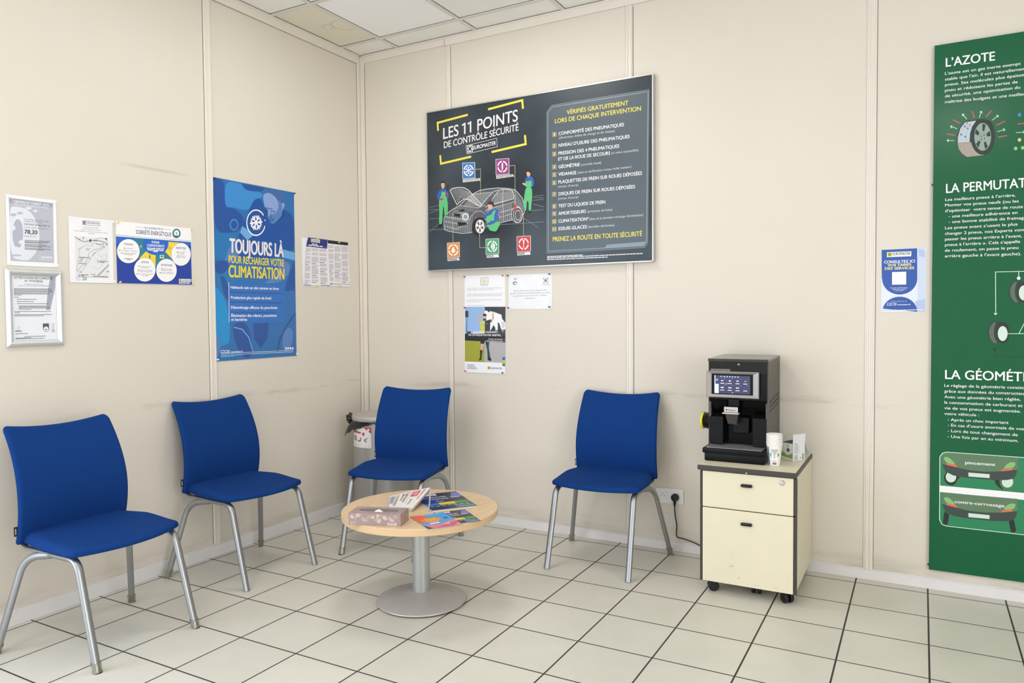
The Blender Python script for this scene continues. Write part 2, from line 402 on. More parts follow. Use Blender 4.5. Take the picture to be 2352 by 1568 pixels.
["l",3,"offwhite",0.9,0,[150.7,301.8,249.8,282.7,349.7,271.3]],
["l",3,"offwhite",0.9,0,[680.7,410.2,675.1,350.2]],
["l",3,"offwhite",0.9,0,[243.9,497.5,305.4,423.7]],
["l",3,"offwhite",0.9,0,[551.7,385.0,578.7,464.2]],
["l",3,"offwhite",0.9,0,[518.1,364.2,521.5,259.9]],
["l",3,"offwhite",0.9,0,[408.1,453.5,339.0,379.8]],
["l",3,"offwhite",0.9,0,[236.5,345.6,216.4,240.4]],
["l",3,"offwhite",0.9,0,[306.7,382.3,267.4,355.0]],
["l",3,"offwhite",0.9,0,[220.8,446.3,267.4,473.6,373.4,429.9]],
["l",3,"offwhite",0.9,0,[323.8,419.0,462.6,419.0]],
["l",3,"offwhite",0.9,0,[507.9,408.3,649.3,423.5]],
["l",3,"offwhite",0.9,0,[458.8,309.3,638.2,332.3]],
["l",3,"offwhite",0.9,0,[150.6,291.2,249.7,272.7,349.6,261.4]],
["l",3,"offwhite",0.9,0,[687.6,400.1,682.0,342.4]],
["l",3,"offwhite",0.9,0,[255.1,496.1,318.8,423.7]],
["l",3,"offwhite",0.9,0,[564.0,387.1,587.0,464.6]],
["l",3,"offwhite",0.9,0,[532.7,365.9,535.9,262.0]],
["l",3,"offwhite",0.9,0,[419.4,453.6,349.7,378.8]],
["l",3,"offwhite",0.9,0,[251.9,343.7,232.8,237.2]],
["l",3,"offwhite",0.9,0,[319.2,380.6,281.4,353.2]],
["l",3,"offwhite",0.9,0,[227.7,435.1,268.4,465.9,384.1,417.2]],
["l",3,"offwhite",0.9,0,[316.8,411.4,452.4,410.1]],
["l",3,"offwhite",0.9,0,[508.0,416.3,649.4,429.1]],
["l",3,"offwhite",0.9,0,[458.7,298.4,638.1,320.5]],
["l",3,"offwhite",0.9,0,[150.4,280.5,249.5,262.8,349.5,251.5]],
["l",3,"offwhite",0.9,0,[694.6,390.0,689.0,334.6]],
["l",3,"offwhite",0.9,0,[266.3,494.0,332.1,421.8]],
["l",3,"offwhite",0.9,0,[576.3,389.1,595.3,464.3]],
["l",3,"offwhite",0.9,0,[547.2,367.6,550.2,264.0]],
["l",3,"offwhite",0.9,0,[430.7,453.8,360.5,377.7]],
["l",3,"offwhite",0.9,0,[267.3,341.8,249.2,234.0]],
["l",3,"offwhite",0.9,0,[331.6,378.8,295.3,351.4]],
["l",3,"offwhite",0.9,0,[234.6,424.0,269.4,458.3,394.9,404.5]],
["l",3,"offwhite",0.9,0,[309.8,403.8,442.3,401.2]],
["l",3,"offwhite",0.9,0,[508.0,424.3,649.4,434.7]],
["l",3,"offwhite",0.9,0,[458.6,287.5,638.0,308.7]],
["l",3,"offwhite",0.9,0,[150.3,269.9,249.4,252.8,349.4,241.7]],
["l",3,"offwhite",0.9,0,[701.5,380.0,696.0,326.8]],
["l",3,"offwhite",0.9,0,[277.4,491.4,345.3,418.0]],
["l",3,"offwhite",0.9,0,[588.5,391.1,603.5,463.1]],
["l",3,"offwhite",0.9,0,[561.7,369.3,564.4,266.1]],
["l",3,"offwhite",0.9,0,[441.9,454.0,371.2,376.7]],
["l",3,"offwhite",0.9,0,[282.6,339.9,265.5,230.9]],
["l",3,"offwhite",0.9,0,[344.0,377.1,309.1,349.6]],
["l",3,"offwhite",0.9,0,[241.5,412.9,270.3,450.6,405.6,391.8]],
["l",3,"offwhite",0.9,0,[302.7,396.3,432.1,392.2]],
["l",3,"offwhite",0.9,0,[508.1,432.2,649.5,440.3]],
["l",3,"offwhite",0.9,0,[458.5,276.6,637.9,296.9]],
["l",3,"offwhite",0.9,0,[150.2,259.2,249.3,242.8,349.2,231.8]],
["l",3,"offwhite",0.9,0,[708.4,369.9,702.9,319.0]],
["l",3,"offwhite",0.9,0,[288.5,488.1,358.6,412.4]],
["l",3,"offwhite",0.9,0,[600.7,393.1,611.7,461.3]],
["l",3,"offwhite",0.9,0,[576.1,371.0,578.7,268.1]],
["l",3,"offwhite",0.9,0,[453.1,454.1,381.9,375.7]],
["l",3,"offwhite",0.9,0,[297.9,338.0,281.8,227.7]],
["l",3,"offwhite",0.9,0,[356.3,375.4,323.0,347.7]],
["l",3,"offwhite",0.9,0,[248.4,401.8,271.3,442.9,416.4,379.1]],
["l",3,"offwhite",0.9,0,[295.7,388.7,421.8,383.3]],
["l",3,"offwhite",0.9,0,[508.2,440.2,649.5,445.9]],
["l",3,"offwhite",0.9,0,[458.4,265.7,637.8,285.1]],
["l",3,"offwhite",0.9,0,[150.0,248.5,249.2,232.8,349.1,221.9]],
["l",3,"offwhite",0.9,0,[715.3,359.9,709.9,311.3]],
["l",3,"offwhite",0.9,0,[299.6,484.2,371.7,405.2]],
["l",3,"offwhite",0.9,0,[612.9,395.1,619.9,458.8]],
["l",3,"offwhite",0.9,0,[590.5,372.7,592.9,270.2]],
["l",3,"offwhite",0.9,0,[464.3,454.3,392.5,374.6]],
["l",3,"offwhite",0.9,0,[313.1,336.1,298.0,224.5]],
["l",3,"offwhite",0.9,0,[368.6,373.6,336.7,345.9]],
["l",3,"offwhite",0.9,0,[310.6,480.0,384.8,396.6]],
["l",3,"offwhite",0.9,0,[625.0,397.1,628.1,455.7]],
["l",3,"offwhite",0.9,0,[604.9,374.3,607.0,272.2]],
["l",3,"offwhite",0.9,0,[475.5,454.5,403.2,373.6]],
["l",3,"offwhite",0.9,0,[328.3,334.2,314.2,221.4]],
["l",3,"offwhite",0.9,0,[380.9,371.9,350.5,344.1]],
["l",3,"offwhite",0.9,0,[321.6,475.4,397.9,387.2]],
["l",3,"offwhite",0.9,0,[637.1,399.1,636.2,452.3]],
["l",3,"offwhite",0.9,0,[619.2,376.0,621.1,274.3]],
["l",3,"offwhite",0.9,0,[486.6,454.6,413.8,372.6]],
["l",3,"offwhite",0.9,0,[343.5,332.3,330.3,218.3]],
["l",3,"offwhite",0.9,0,[393.2,370.2,364.2,342.3]],
["l",3,"offwhite",0.9,0,[332.6,470.7,410.9,377.2]],
["l",3,"offwhite",0.9,0,[649.1,401.1,644.4,448.6]],
["l",3,"offwhite",0.9,0,[633.4,377.7,635.1,276.3]],
["l",3,"offwhite",0.9,0,[497.7,454.8,424.4,371.6]],
["l",3,"offwhite",0.9,0,[358.6,330.4,346.3,215.1]],
["l",3,"offwhite",0.9,0,[405.4,368.4,377.9,340.5]],
["e",4,"offwhite",679.1,302.3,31.7,-2.3,0.4,47.0,0.93,0,360],
["e",4,"offwhite",680.1,300.0,20.5,-1.5,0.3,30.5,0.9,0,360],
["e",4,"offwhite",671.5,305.1,38.3,-2.8,0.4,50.2,0.95,0,360],
["p",4,"red",[653.0,367.1,666.9,368.2,667.1,331.5,652.7,331.2]],
["p",4,"red",[688.4,310.6,700.7,316.4,704.7,300.5,691.9,293.8]],
["p",4,"black",[247.9,364.3,295.5,366.3,300.9,353.3,250.6,352.4]],
["p",4,"gray",[222.4,347.5,278.6,350.3,328.4,341.9,333.7,315.9,316.7,284.6,283.5,291.5,278.2,319.9,225.0,328.5]],
["p",4,"black",[222.4,345.1,270.0,338.3,267.0,320.7,223.3,328.6]],
["p",4,"black",[244.2,289.5,311.1,280.3,313.8,268.4,255.2,264.4]],
["e",4,"lgray",306.0,317.9,24.9,-1.8,0.3,23.3,0.6,0,360],
["p",4,"black",[355.1,268.0,371.9,294.7,404.7,307.2,431.8,302.0,453.1,275.2,447.1,220.5,425.3,198.8,398.1,193.5,370.9,202.0,352.0,235.7]],
["p",4,"red",[372.1,313.2,387.4,316.7,388.4,306.5,374.7,303.7]],
["e",5,"lgray",412.3,250.3,34.0,-2.2,0.4,42.4,0,0,360],
["e",6,"offwhite",411.2,250.4,27.1,-1.8,0.4,36.0,0,0,360],
["p",6,"dgray",[418.7,251.7,437.2,248.0,432.8,230.3,416.4,243.4]],
["p",6,"dgray",[414.9,242.1,418.4,217.3,404.0,217.9,407.6,242.5]],
["p",6,"dgray",[406.0,243.9,389.6,232.3,385.1,250.5,403.7,252.5]],
["p",6,"dgray",[404.3,254.7,390.6,272.4,402.3,282.9,410.2,259.6]],
["p",6,"dgray",[412.2,259.5,420.1,282.1,431.7,270.4,418.1,254.0]],
["e",7,"offwhite",411.2,250.4,8.7,-0.6,0.1,10.2,0,0,360],
["l",7,"olive_line",2.5,0,[380.7,603.4,419.8,602.6,418.2,452.6]],
["l",7,"olive_line",2.5,0,[621.4,600.3,661.1,599.3,660.2,368.8]],
["l",7,"olive_line",2.5,0,[211.7,163.5,212.3,355.3,270.3,357.9]],
["l",7,"olive_line",2.5,0,[451.5,119.0,408.2,120.3,408.0,199.8]],
["l",7,"olive_line",2.5,0,[717.4,173.1,716.4,304.1,697.0,303.3]],
["e",7,"yellow_text",418.2,452.6,3.3,-0.3,0.0,3.2,0,0,360],
["e",7,"yellow_text",660.2,368.8,3.1,-0.3,0.0,3.1,0,0,360],
["e",7,"yellow_text",408.0,199.8,3.2,-0.2,0.0,3.2,0,0,360],
["q",4,"sk_green",[106.3,427.4,115.4,464.6,167.0,460.2,175.0,412.4,174.3,355.8,160.9,337.8,150.9,319.6,145.9,376.8,140.6,405.7,134.1,349.3,130.4,283.1,104.4,284.8,109.5,360.6]],
["q",4,"sk_blue",[121.7,502.0,136.1,505.5,156.1,503.7,170.2,488.3,184.2,463.5,181.0,442.5,166.8,441.4,162.6,474.8,155.6,461.2,118.3,464.4,115.1,440.9,97.8,442.4,92.3,461.9,101.3,489.6]],
["p",4,"black",[104.4,282.4,127.5,283.3,124.5,271.6,109.9,263.0,101.3,268.3]],
["q",4,"sk_skin",[125.1,544.4,150.9,544.3,153.5,520.5,143.6,507.2,133.2,505.8,126.0,523.0]],
["p",4,"red",[109.4,446.2,141.1,448.2,139.2,434.2,112.2,436.4]],
["p",4,"red",[158.7,477.5,177.5,479.1,175.6,464.2,161.3,463.1]],
["p",4,"black",[122.2,539.9,125.2,553.8,139.6,557.2,155.6,548.6,153.7,537.0,149.8,543.0,130.8,542.9]],
["l",4,"black",4,0,[170.3,497.7,180.4,526.0]],
["p",5,"sk_green",[127.3,487.3,155.9,487.2,158.4,456.2,124.0,456.8]],
["q",4,"sk_green",[720.7,395.1,733.9,465.1,774.2,461.5,777.3,408.1,770.9,355.5,768.1,320.2,751.5,320.6,751.9,374.8,740.9,384.5,735.3,322.7,724.2,322.7,716.3,359.8]],
["q",4,"sk_blue",[731.8,514.2,747.0,525.1,772.1,524.4,787.0,504.4,791.8,477.5,781.7,460.8,756.6,462.2,741.5,464.4,744.1,470.9,723.9,478.5,726.5,488.0]],
["p",4,"black",[722.7,322.8,737.9,323.4,737.8,315.9,725.1,316.8]],
["p",4,"black",[750.5,320.7,768.6,321.1,766.5,309.3,752.9,304.5]],
["p",4,"sk_skin",[738.1,551.3,761.3,553.4,766.2,533.0,754.5,521.7,743.0,526.4]],
["p",4,"sk_skin",[708.7,488.8,721.4,489.4,746.6,472.9,741.5,465.3,716.3,479.2]],
["p",4,"black",[736.1,551.5,742.2,561.1,757.4,562.6,765.3,553.0,764.2,539.8,759.8,549.1,747.2,552.6]],
["p",5,"sk_green",[732.6,496.4,771.9,497.1,772.7,461.6,732.4,464.4]],
["p",8,"sk_green",[447.9,294.0,496.4,327.1,512.0,289.4,495.9,267.7,469.1,265.0]],
["q",8,"sk_green",[469.0,251.2,543.7,273.6,559.3,258.9,543.3,237.2,529.9,210.7,484.7,220.4,474.1,232.5]],
["q",8,"sk_blue",[423.8,314.1,477.8,333.1,491.3,348.0,520.7,357.2,546.9,337.0,557.1,299.9,551.7,282.1,527.9,279.2,514.4,261.9,469.0,253.5,461.1,265.5,490.6,277.2,512.2,307.7,501.7,322.1,453.4,305.1,429.1,304.5]],
["q",8,"sk_skin",[467.6,381.9,502.3,381.4,504.7,353.9,486.0,346.2,470.0,352.0,471.2,367.9]],
["q",8,"hair",[466.0,382.0,475.8,397.3,491.9,401.4,508.8,392.3,515.5,371.3,507.4,358.2,501.2,377.0]],
["p",8,"black",[457.9,215.2,484.7,220.4,500.7,212.5,495.2,202.8,457.8,205.1]],
["p",8,"black",[513.9,207.1,545.9,230.2,548.4,216.4,524.4,195.1]],
["p",8,"dgray",[441.2,271.4,458.4,265.7,458.2,247.3,442.1,250.7]],
["q",9,"sk_green",[491.0,318.4,515.3,348.5,525.8,338.6,512.2,307.7,514.6,275.6,496.0,281.4]],
["p",9,"orange",[541.5,328.3,552.0,313.9,557.0,290.8,550.1,286.8]]])
ART['poster']=('L',0.003,(-1.222, 1.06),[
["q",1,"bl_dark",[0.6,997.7,81.7,995.0,77.9,842.8,128.6,849.1,197.1,820.3,211.4,765.7,148.0,709.7,3.2,698.9]],
["p",1,"bl_dark",[197.4,991.5,362.4,991.0,345.3,969.2,235.8,959.8,204.7,973.9]],
["q",1,"bl_light",[81.5,988.9,197.4,991.5,204.7,973.9,235.7,956.6,345.1,962.8,344.4,933.8,282.7,915.9,245.1,851.1,197.7,845.3,128.7,852.2,78.0,845.9]],
["p",1,"bl_mid2",[-0.4,698.6,148.0,709.7,144.7,573.4,-0.2,563.8]],
["e",2,"bl_ring",137.7,754.9,30.7,3.2,0.8,33.9,0.7,0,360],
["q",2,"bl_shirt",[282.6,914.3,331.9,930.5,359.7,878.0,395.5,798.1,433.8,792.4,500.2,842.6,519.1,891.3,576.7,858.0,593.7,806.0,589.8,636.7,500.0,646.8,498.9,596.9,121.5,559.5,162.7,680.1,195.5,754.7,236.6,831.2]],
["q",2,"bl_hair",[343.6,985.0,508.3,996.0,516.2,957.3,512.9,910.4,483.9,893.5,454.7,948.9,403.9,971.2,346.9,950.2]],
["q",2,"bl_skin",[346.9,951.8,387.0,968.7,420.7,963.8,458.8,939.6,470.8,895.2,493.3,921.1,515.4,924.0,512.7,900.4,496.8,881.9,487.0,841.1,438.2,796.2,412.3,788.5,391.5,807.4,379.6,835.2,359.7,881.2]],
["q",2,"bl_skin2",[383.7,834.1,439.6,855.3,474.7,875.9,487.0,841.1,438.2,796.2,412.3,788.5,391.5,807.4]],
["q",2,"bl_hair",[359.7,881.2,376.4,880.1,423.0,879.4,422.9,874.2,384.7,873.0,361.7,875.0]],
["q",2,"bl_skin2",[458.8,939.6,470.8,895.2,443.9,855.8,482.6,840.6,496.8,881.9,493.3,921.1]],
["p",3,"bl_shade",[359.7,881.2,384.5,864.9,383.5,826.0,393.7,807.7,379.6,835.2]],
["l",3,"bl_shade",5,0,[403.5,865.6,418.3,861.9,442.0,866.0]],
["l",3,"bl_shade",4,0,[365.8,870.7,378.2,865.8]],
["l",3,"bl_shade",5,0,[393.7,810.3,410.6,806.9,427.9,814.0]],
["l",3,"bl_hair",7,0,[389.7,816.9,408.7,817.5,434.5,823.6]],
["l",3,"bl_shade",4,0,[403.2,854.2,412.4,829.3,399.5,822.9]],
["q",3,"bl_shade",[438.2,796.2,487.0,841.1,499.0,882.2,523.3,881.8,500.2,839.2,442.3,790.1]],
["p",3,"bl_band",[195.5,754.7,277.8,712.5,228.9,676.5,179.0,715.7]],
["p",3,"bl_band",[495.6,646.5,589.7,633.3,588.6,585.9,498.9,596.9]],
["q",1,"bl_cyan",[-3.9,414.5,28.1,392.9,70.8,334.6,93.6,233.6,94.1,141.3,87.1,86.1,14.8,79.7,-5.3,143.8]],
["q",1,"bl_mid2",[-0.9,536.1,75.9,540.8,147.0,438.2,95.1,408.7,50.4,407.2,-3.0,450.6]],
["q",1,"bl_dark",[-0.9,536.1,37.5,552.1,93.0,551.0,97.6,509.9,52.1,475.6,19.3,478.6,-1.7,504.6]],
["q",1,"bl_teal",[95.9,215.1,493.9,211.4,571.1,342.7,585.6,230.9,589.3,6.2,13.0,7.0,14.8,79.7,98.6,94.9]],
["q",2,"bl_dark",[35.5,470.3,68.4,462.7,94.8,399.5,93.0,325.8,71.1,343.8,50.2,398.1]],
["p",2,"bl_skin2",[70.7,554.2,97.5,620.1,152.7,670.7,168.2,597.6,132.4,544.2]],
["q",2,"bl_skin2",[489.3,580.6,555.8,564.7,540.9,503.4,473.0,445.6,332.2,435.6,408.6,467.7]],
["q",2,"bl_skin2",[485.7,146.5,533.3,180.8,566.7,154.8,558.1,78.9,509.4,20.2,477.0,56.7]],
["q",2,"bl_dark",[112.7,205.7,199.9,218.9,239.9,151.9,249.3,41.9,236.4,9.1,177.2,12.2,121.9,117.4]],
["p",2,"bl_dark",[259.2,204.1,376.9,207.6,362.1,115.0,310.7,58.5,263.2,117.9]],
["p",2,"bl_shirt",[504.9,396.7,586.2,404.0,590.5,587.0,576.1,560.8,519.5,452.3]],
["l",3,"bl_shade",9,0,[586.3,261.5,513.3,186.1,458.4,107.2,437.0,33.5]],
["l",3,"bl_band",7,0,[123.6,184.7,181.1,172.0,227.2,123.7,252.4,46.5]],
["p",3,"bl_box",[95.7,434.0,505.7,432.8,501.8,211.3,93.1,212.9]],
["e",3,"bl_skin2",-4.1,84.9,32.7,-1.2,1.7,67.9,0,0,360],
["l",4,"white",3,0,[94.0,433.9,91.4,212.9]],
["l",4,"bl_shade",4,0,[100.0,379.8,491.2,379.9]],
["l",4,"bl_shade",4,0,[98.6,324.5,476.7,325.2]],
["l",4,"bl_shade",4,0,[102.9,268.2,423.1,267.4]],
["e",4,"white",294.9,783.4,71.0,7.7,1.8,76.6,0.9,35,345],
["e",4,"white",294.9,783.4,71.0,7.7,1.8,76.6,0.9,8,14],
["l",4,"white",10,0,[249.8,774.2,340.8,792.8]],
["l",4,"white",9,0,[317.7,788.1,332.1,807.9]],
["l",4,"white",9,0,[317.7,788.1,334.7,774.7]],
["l",4,"white",9,0,[272.2,778.8,258.2,759.3]],
["l",4,"white",9,0,[272.2,778.8,255.7,792.0]],
["l",4,"white",10,0,[275.2,740.9,314.7,826.3]],
["l",4,"white",9,0,[304.8,804.8,296.0,824.5]],
["l",4,"white",9,0,[304.8,804.8,327.1,814.3]],
["l",4,"white",9,0,[285.0,762.1,293.7,742.3]],
["l",4,"white",9,0,[285.0,762.1,263.1,753.0]],
["l",4,"white",10,0,[320.8,749.9,269.3,816.6]],
["l",4,"white",9,0,[282.0,800.1,259.4,800.1]],
["l",4,"white",9,0,[282.0,800.1,287.4,822.7]],
["l",4,"white",9,0,[307.8,766.7,330.9,766.5]],
["l",4,"white",9,0,[307.8,766.7,302.4,744.0]],
["t",4,"offwhite","TOUJOURS LÀ",102.6,599.8,501.7,600.4,104.5,675.7,5],
["t",4,"yellow","POUR RECHARGER VOTRE",96.7,542.0,503.7,544.1,97.7,582.5,4],
["t",4,"yellow","CLIMATISATION",93.6,463.8,503.2,466.7,95.2,528.2,5],
["t",4,"white","Habitacle sain en été comme en hiver",105.0,399.8,460.1,402.0,105.4,415.0,3],
["t",4,"white","Production plus rapide de froid",105.9,343.0,396.7,343.8,106.2,358.3,3],
["t",4,"white","Désembuage efficace du pare-brise",105.6,288.1,443.1,288.7,106.0,303.3,3],
["t",4,"white","Élimination des odeurs, poussières",105.7,242.8,436.8,242.6,106.0,258.1,3],
["t",4,"white","et bactéries",105.1,221.1,216.5,220.2,105.5,236.3,3],
["t",4,"white","euromaster.fr",100.2,43.9,182.7,43.9,100.4,54.1,2],
["l",4,"white",2.5,1,[33.5,58.4,53.4,58.9,53.1,46.1,33.2,46.1]],
["l",4,"white",2.5,1,[61.2,57.2,75.7,58.0,75.4,45.1,60.9,44.8]],
["l",4,"white",2.5,1,[81.9,56.3,88.7,57.4,88.3,44.5,81.6,43.9]],
["l",4,"white",2,0,[31.5,42.5,563.9,36.9]],
["l",4,"white",2,0,[31.2,33.4,563.7,27.8]],
["e",4,"white",506.8,51.5,6.6,-0.3,0.1,7.0,0,0,360],
["e",4,"white",524.2,50.8,6.7,-0.3,0.2,7.0,0,0,360],
["e",4,"white",541.7,50.1,6.8,-0.3,0.2,7.0,0,0,360],
["e",4,"white",559.4,49.3,6.9,-0.2,0.2,7.1,0,0,360],
["b",4,"bl_band",32.8,29.7,225.0,31.1,32.9,33.3,20],
["b",4,"bl_band",32.7,25.1,189.3,26.6,32.8,28.8,16],
["b",4,"bl_band",32.6,20.6,119.6,22.1,32.7,24.2,10]])
ART['certificate']=('L',0.003,(-2.259, 1.52),[
["p",1,"cert_bg",[11.8,286.7,192.4,287.1,190.2,23.7,11.2,21.8]],
["q",2,"cert_cloud",[11.7,248.2,43.0,254.3,76.6,249.6,106.0,228.4,126.7,187.5,132.0,142.5,128.7,101.1,116.8,66.0,87.6,30.0,57.7,27.0,11.6,36.2]],
["p",2,"cert_band",[11.7,285.6,192.4,285.9,192.3,267.4,12.2,263.6]],
["e",3,"cert_hole",43.5,138.7,22.8,2.2,1.9,67.0,0,0,360],
["e",3,"white",43.5,138.7,23.7,2.2,1.9,68.1,0.93,0,360],
["e",3,"cert_bg",27.4,216.9,12.5,1.5,0.1,6.7,0,0,360],
["e",3,"cert_cloud",89.5,252.3,12.9,1.6,0.1,6.3,0,0,360],
["e",3,"cert_cloud",117.3,243.3,8.7,1.1,0.1,5.7,0,0,360],
["e",3,"cert_bg",54.8,226.8,12.7,1.5,0.1,5.6,0,0,360],
["e",3,"cert_bg",33.0,46.6,23.1,1.6,0.1,4.0,0,0,360],
["e",4,"cert_cloud",26.9,161.5,8.3,0.9,0.2,10.0,0,0,360],
["e",4,"cert_cloud",57.7,104.2,12.7,1.1,0.2,9.0,0,0,360],
["e",4,"cert_cloud",35.9,73.5,12.5,0.9,0.2,10.0,0,0,360],
["t",4,"white","CERTIFICAT CLIMAT",30.4,267.1,142.1,269.1,30.7,277.8,2],
["t",4,"cert_cloud","2025",147.6,268.7,175.5,269.2,147.9,279.7,1],
["l",4,"white",1.5,0,[30.7,261.6,173.0,262.7]],
["t",4,"ink_gray","Le recyclage des pneus usagés",69.9,201.3,172.5,201.6,70.1,208.5,0],
["t",4,"ink_gray","collectés en 2025 chez",69.7,192.3,144.4,192.8,69.9,199.5,0],
["t",4,"ink_dark","EUROMASTER BELFORT VL",69.3,178.8,177.5,179.5,69.5,186.4,1],
["t",4,"ink_gray","a permis d'éviter l'émission de",69.6,167.0,167.1,166.9,69.8,173.7,0],
["t",4,"ink_dark","78,20",69.7,141.6,123.3,143.5,70.2,158.5,3],
["t",4,"ink_gray","tonnes de CO2",69.4,128.8,117.4,130.2,69.6,135.5,0],
["b",4,"ink_gray",70.2,112.0,176.9,114.8,70.3,115.2,18],
["b",4,"ink_gray",70.0,106.4,168.8,109.0,70.1,109.6,16],
["b",4,"ink_gray",69.9,102.6,137.6,104.1,70.0,105.7,12],
["b",4,"ink_gray",69.8,95.8,160.7,97.3,69.8,99.0,16],
["b",4,"ink_gray",69.6,90.7,178.5,91.8,69.7,93.8,18],
["b",4,"ink_gray",69.5,86.2,141.5,87.3,69.6,89.3,12],
["b",4,"ink_gray",69.3,79.4,177.0,80.1,69.4,82.6,18],
["b",4,"ink_gray",69.2,74.2,150.1,75.8,69.2,77.4,14],
["t",4,"white","ALIAPUR",135.8,41.1,183.2,41.8,136.1,51.4,2],
["e",4,"white",128.3,46.7,5.7,0.4,0.2,7.4,0.9,0,360],
["l",4,"white",1,0,[123.5,34.5,183.1,35.6]]])
ART['attestation']=('L',0.0075,(-2.275, 1.18),[
["p",1,"cert_band",[187.4,304.4,208.2,305.4,206.8,254.1,183.3,156.1,165.4,156.0,172.7,220.8]],
["p",1,"dgray",[22.0,302.6,28.2,302.3,27.8,43.1,22.2,43.3]],
["p",2,"white",[20.6,267.2,27.8,266.4,29.1,215.8,21.3,216.3]],
["t",2,"ink_dark","ATTESTATION DE CAPACITE",37.7,287.8,195.6,289.7,38.0,297.2,2],
["t",2,"ink_dark","N° FF5928E60",80.5,276.1,155.3,276.6,80.7,284.7,2],
["t",2,"ink_gray","DELIVREE EN APPLICATION DE",78.6,263.2,156.1,265.0,78.7,267.7,0],
["t",2,"ink_gray","L'ARTICLE R. 543-99 DU CODE DE L'ENVIRONNEMENT",50.4,256.0,183.9,259.0,50.5,260.5,0],
["t",2,"ink_gray","DEKRA",27.0,237.5,26.3,264.1,27.2,242.4,1],
["b",2,"ink_gray",36.9,244.5,191.5,247.6,37.0,247.3,22],
["b",2,"ink_gray",36.8,240.0,191.3,243.0,36.9,242.9,22],
["b",2,"ink_gray",36.7,235.6,194.6,238.4,36.8,238.4,22],
["b",2,"ink_gray",36.6,231.1,196.8,234.3,36.6,234.0,22],
["b",2,"ink_gray",36.4,226.7,180.8,229.3,36.5,229.5,22],
["b",2,"ink_gray",36.3,222.2,181.8,224.7,36.4,225.1,22],
["b",2,"ink_gray",36.2,217.8,66.1,218.0,36.3,220.6,22],
["b",2,"ink_gray",36.6,208.4,56.4,208.4,36.6,211.3,3],
["b",2,"ink_gray",46.7,199.7,128.0,200.6,46.8,202.6,9],
["b",2,"ink_gray",46.5,190.1,115.7,190.9,46.5,193.0,8],
["b",2,"ink_gray",47.3,181.2,177.3,182.2,47.3,184.1,18],
["b",2,"ink_gray",53.9,171.6,166.9,172.2,54.0,174.6,14],
["b",2,"ink_gray",53.8,167.2,182.5,167.7,53.9,170.1,16],
["b",2,"ink_gray",53.7,162.7,182.4,163.1,53.7,165.6,16],
["b",2,"ink_gray",53.5,157.3,105.0,157.1,53.6,160.2,7],
["b",2,"ink_gray",36.5,147.7,187.2,148.7,36.6,150.6,20],
["b",2,"ink_gray",37.9,142.8,57.7,142.8,37.9,145.7,3],
["b",2,"ink_gray",36.2,134.3,189.5,134.8,36.2,137.2,20],
["b",2,"ink_gray",36.0,129.2,155.7,129.5,36.1,132.1,16],
["b",2,"ink_gray",37.4,66.7,60.9,66.7,37.5,69.6,4],
["b",2,"ink_gray",37.3,62.9,64.0,63.0,37.4,65.8,4],
["b",2,"ink_gray",37.0,52.9,89.3,53.9,37.1,55.8,6],
["b",2,"ink_gray",72.9,40.8,162.2,41.1,73.0,43.7,14],
["b",2,"ink_gray",38.0,35.0,100.6,35.5,38.1,37.9,9],
["b",2,"ink_gray",37.9,31.4,155.3,32.1,38.0,34.3,16],
["p",2,"dgray",[150.0,97.4,176.1,97.5,176.1,72.7,172.9,64.7,162.7,59.6,154.0,64.4,150.2,73.2]],
["e",3,"white",163.1,73.0,10.3,-0.2,0.3,10.6,0,0,360],
["p",4,"dgray",[161.1,79.9,165.4,77.1,160.9,74.4]],
["b",4,"ink_gray",155.8,68.5,170.1,68.2,155.9,72.2,1],
["e",4,"lgray",159.2,215.9,33.7,0.7,2.1,75.9,0.985,150,330],
["l",4,"ink_gray",1,0,[46.4,72.8,50.5,87.3,53.1,74.9,56.1,83.8]],
["p",4,"lgray",[187.4,98.6,199.9,99.1,199.7,74.6,187.4,74.4]],
["b",4,"ink_gray",186.5,67.9,200.2,68.1,186.6,70.7,1],
["b",4,"ink_gray",186.3,60.5,200.6,60.6,186.4,63.3,1]])
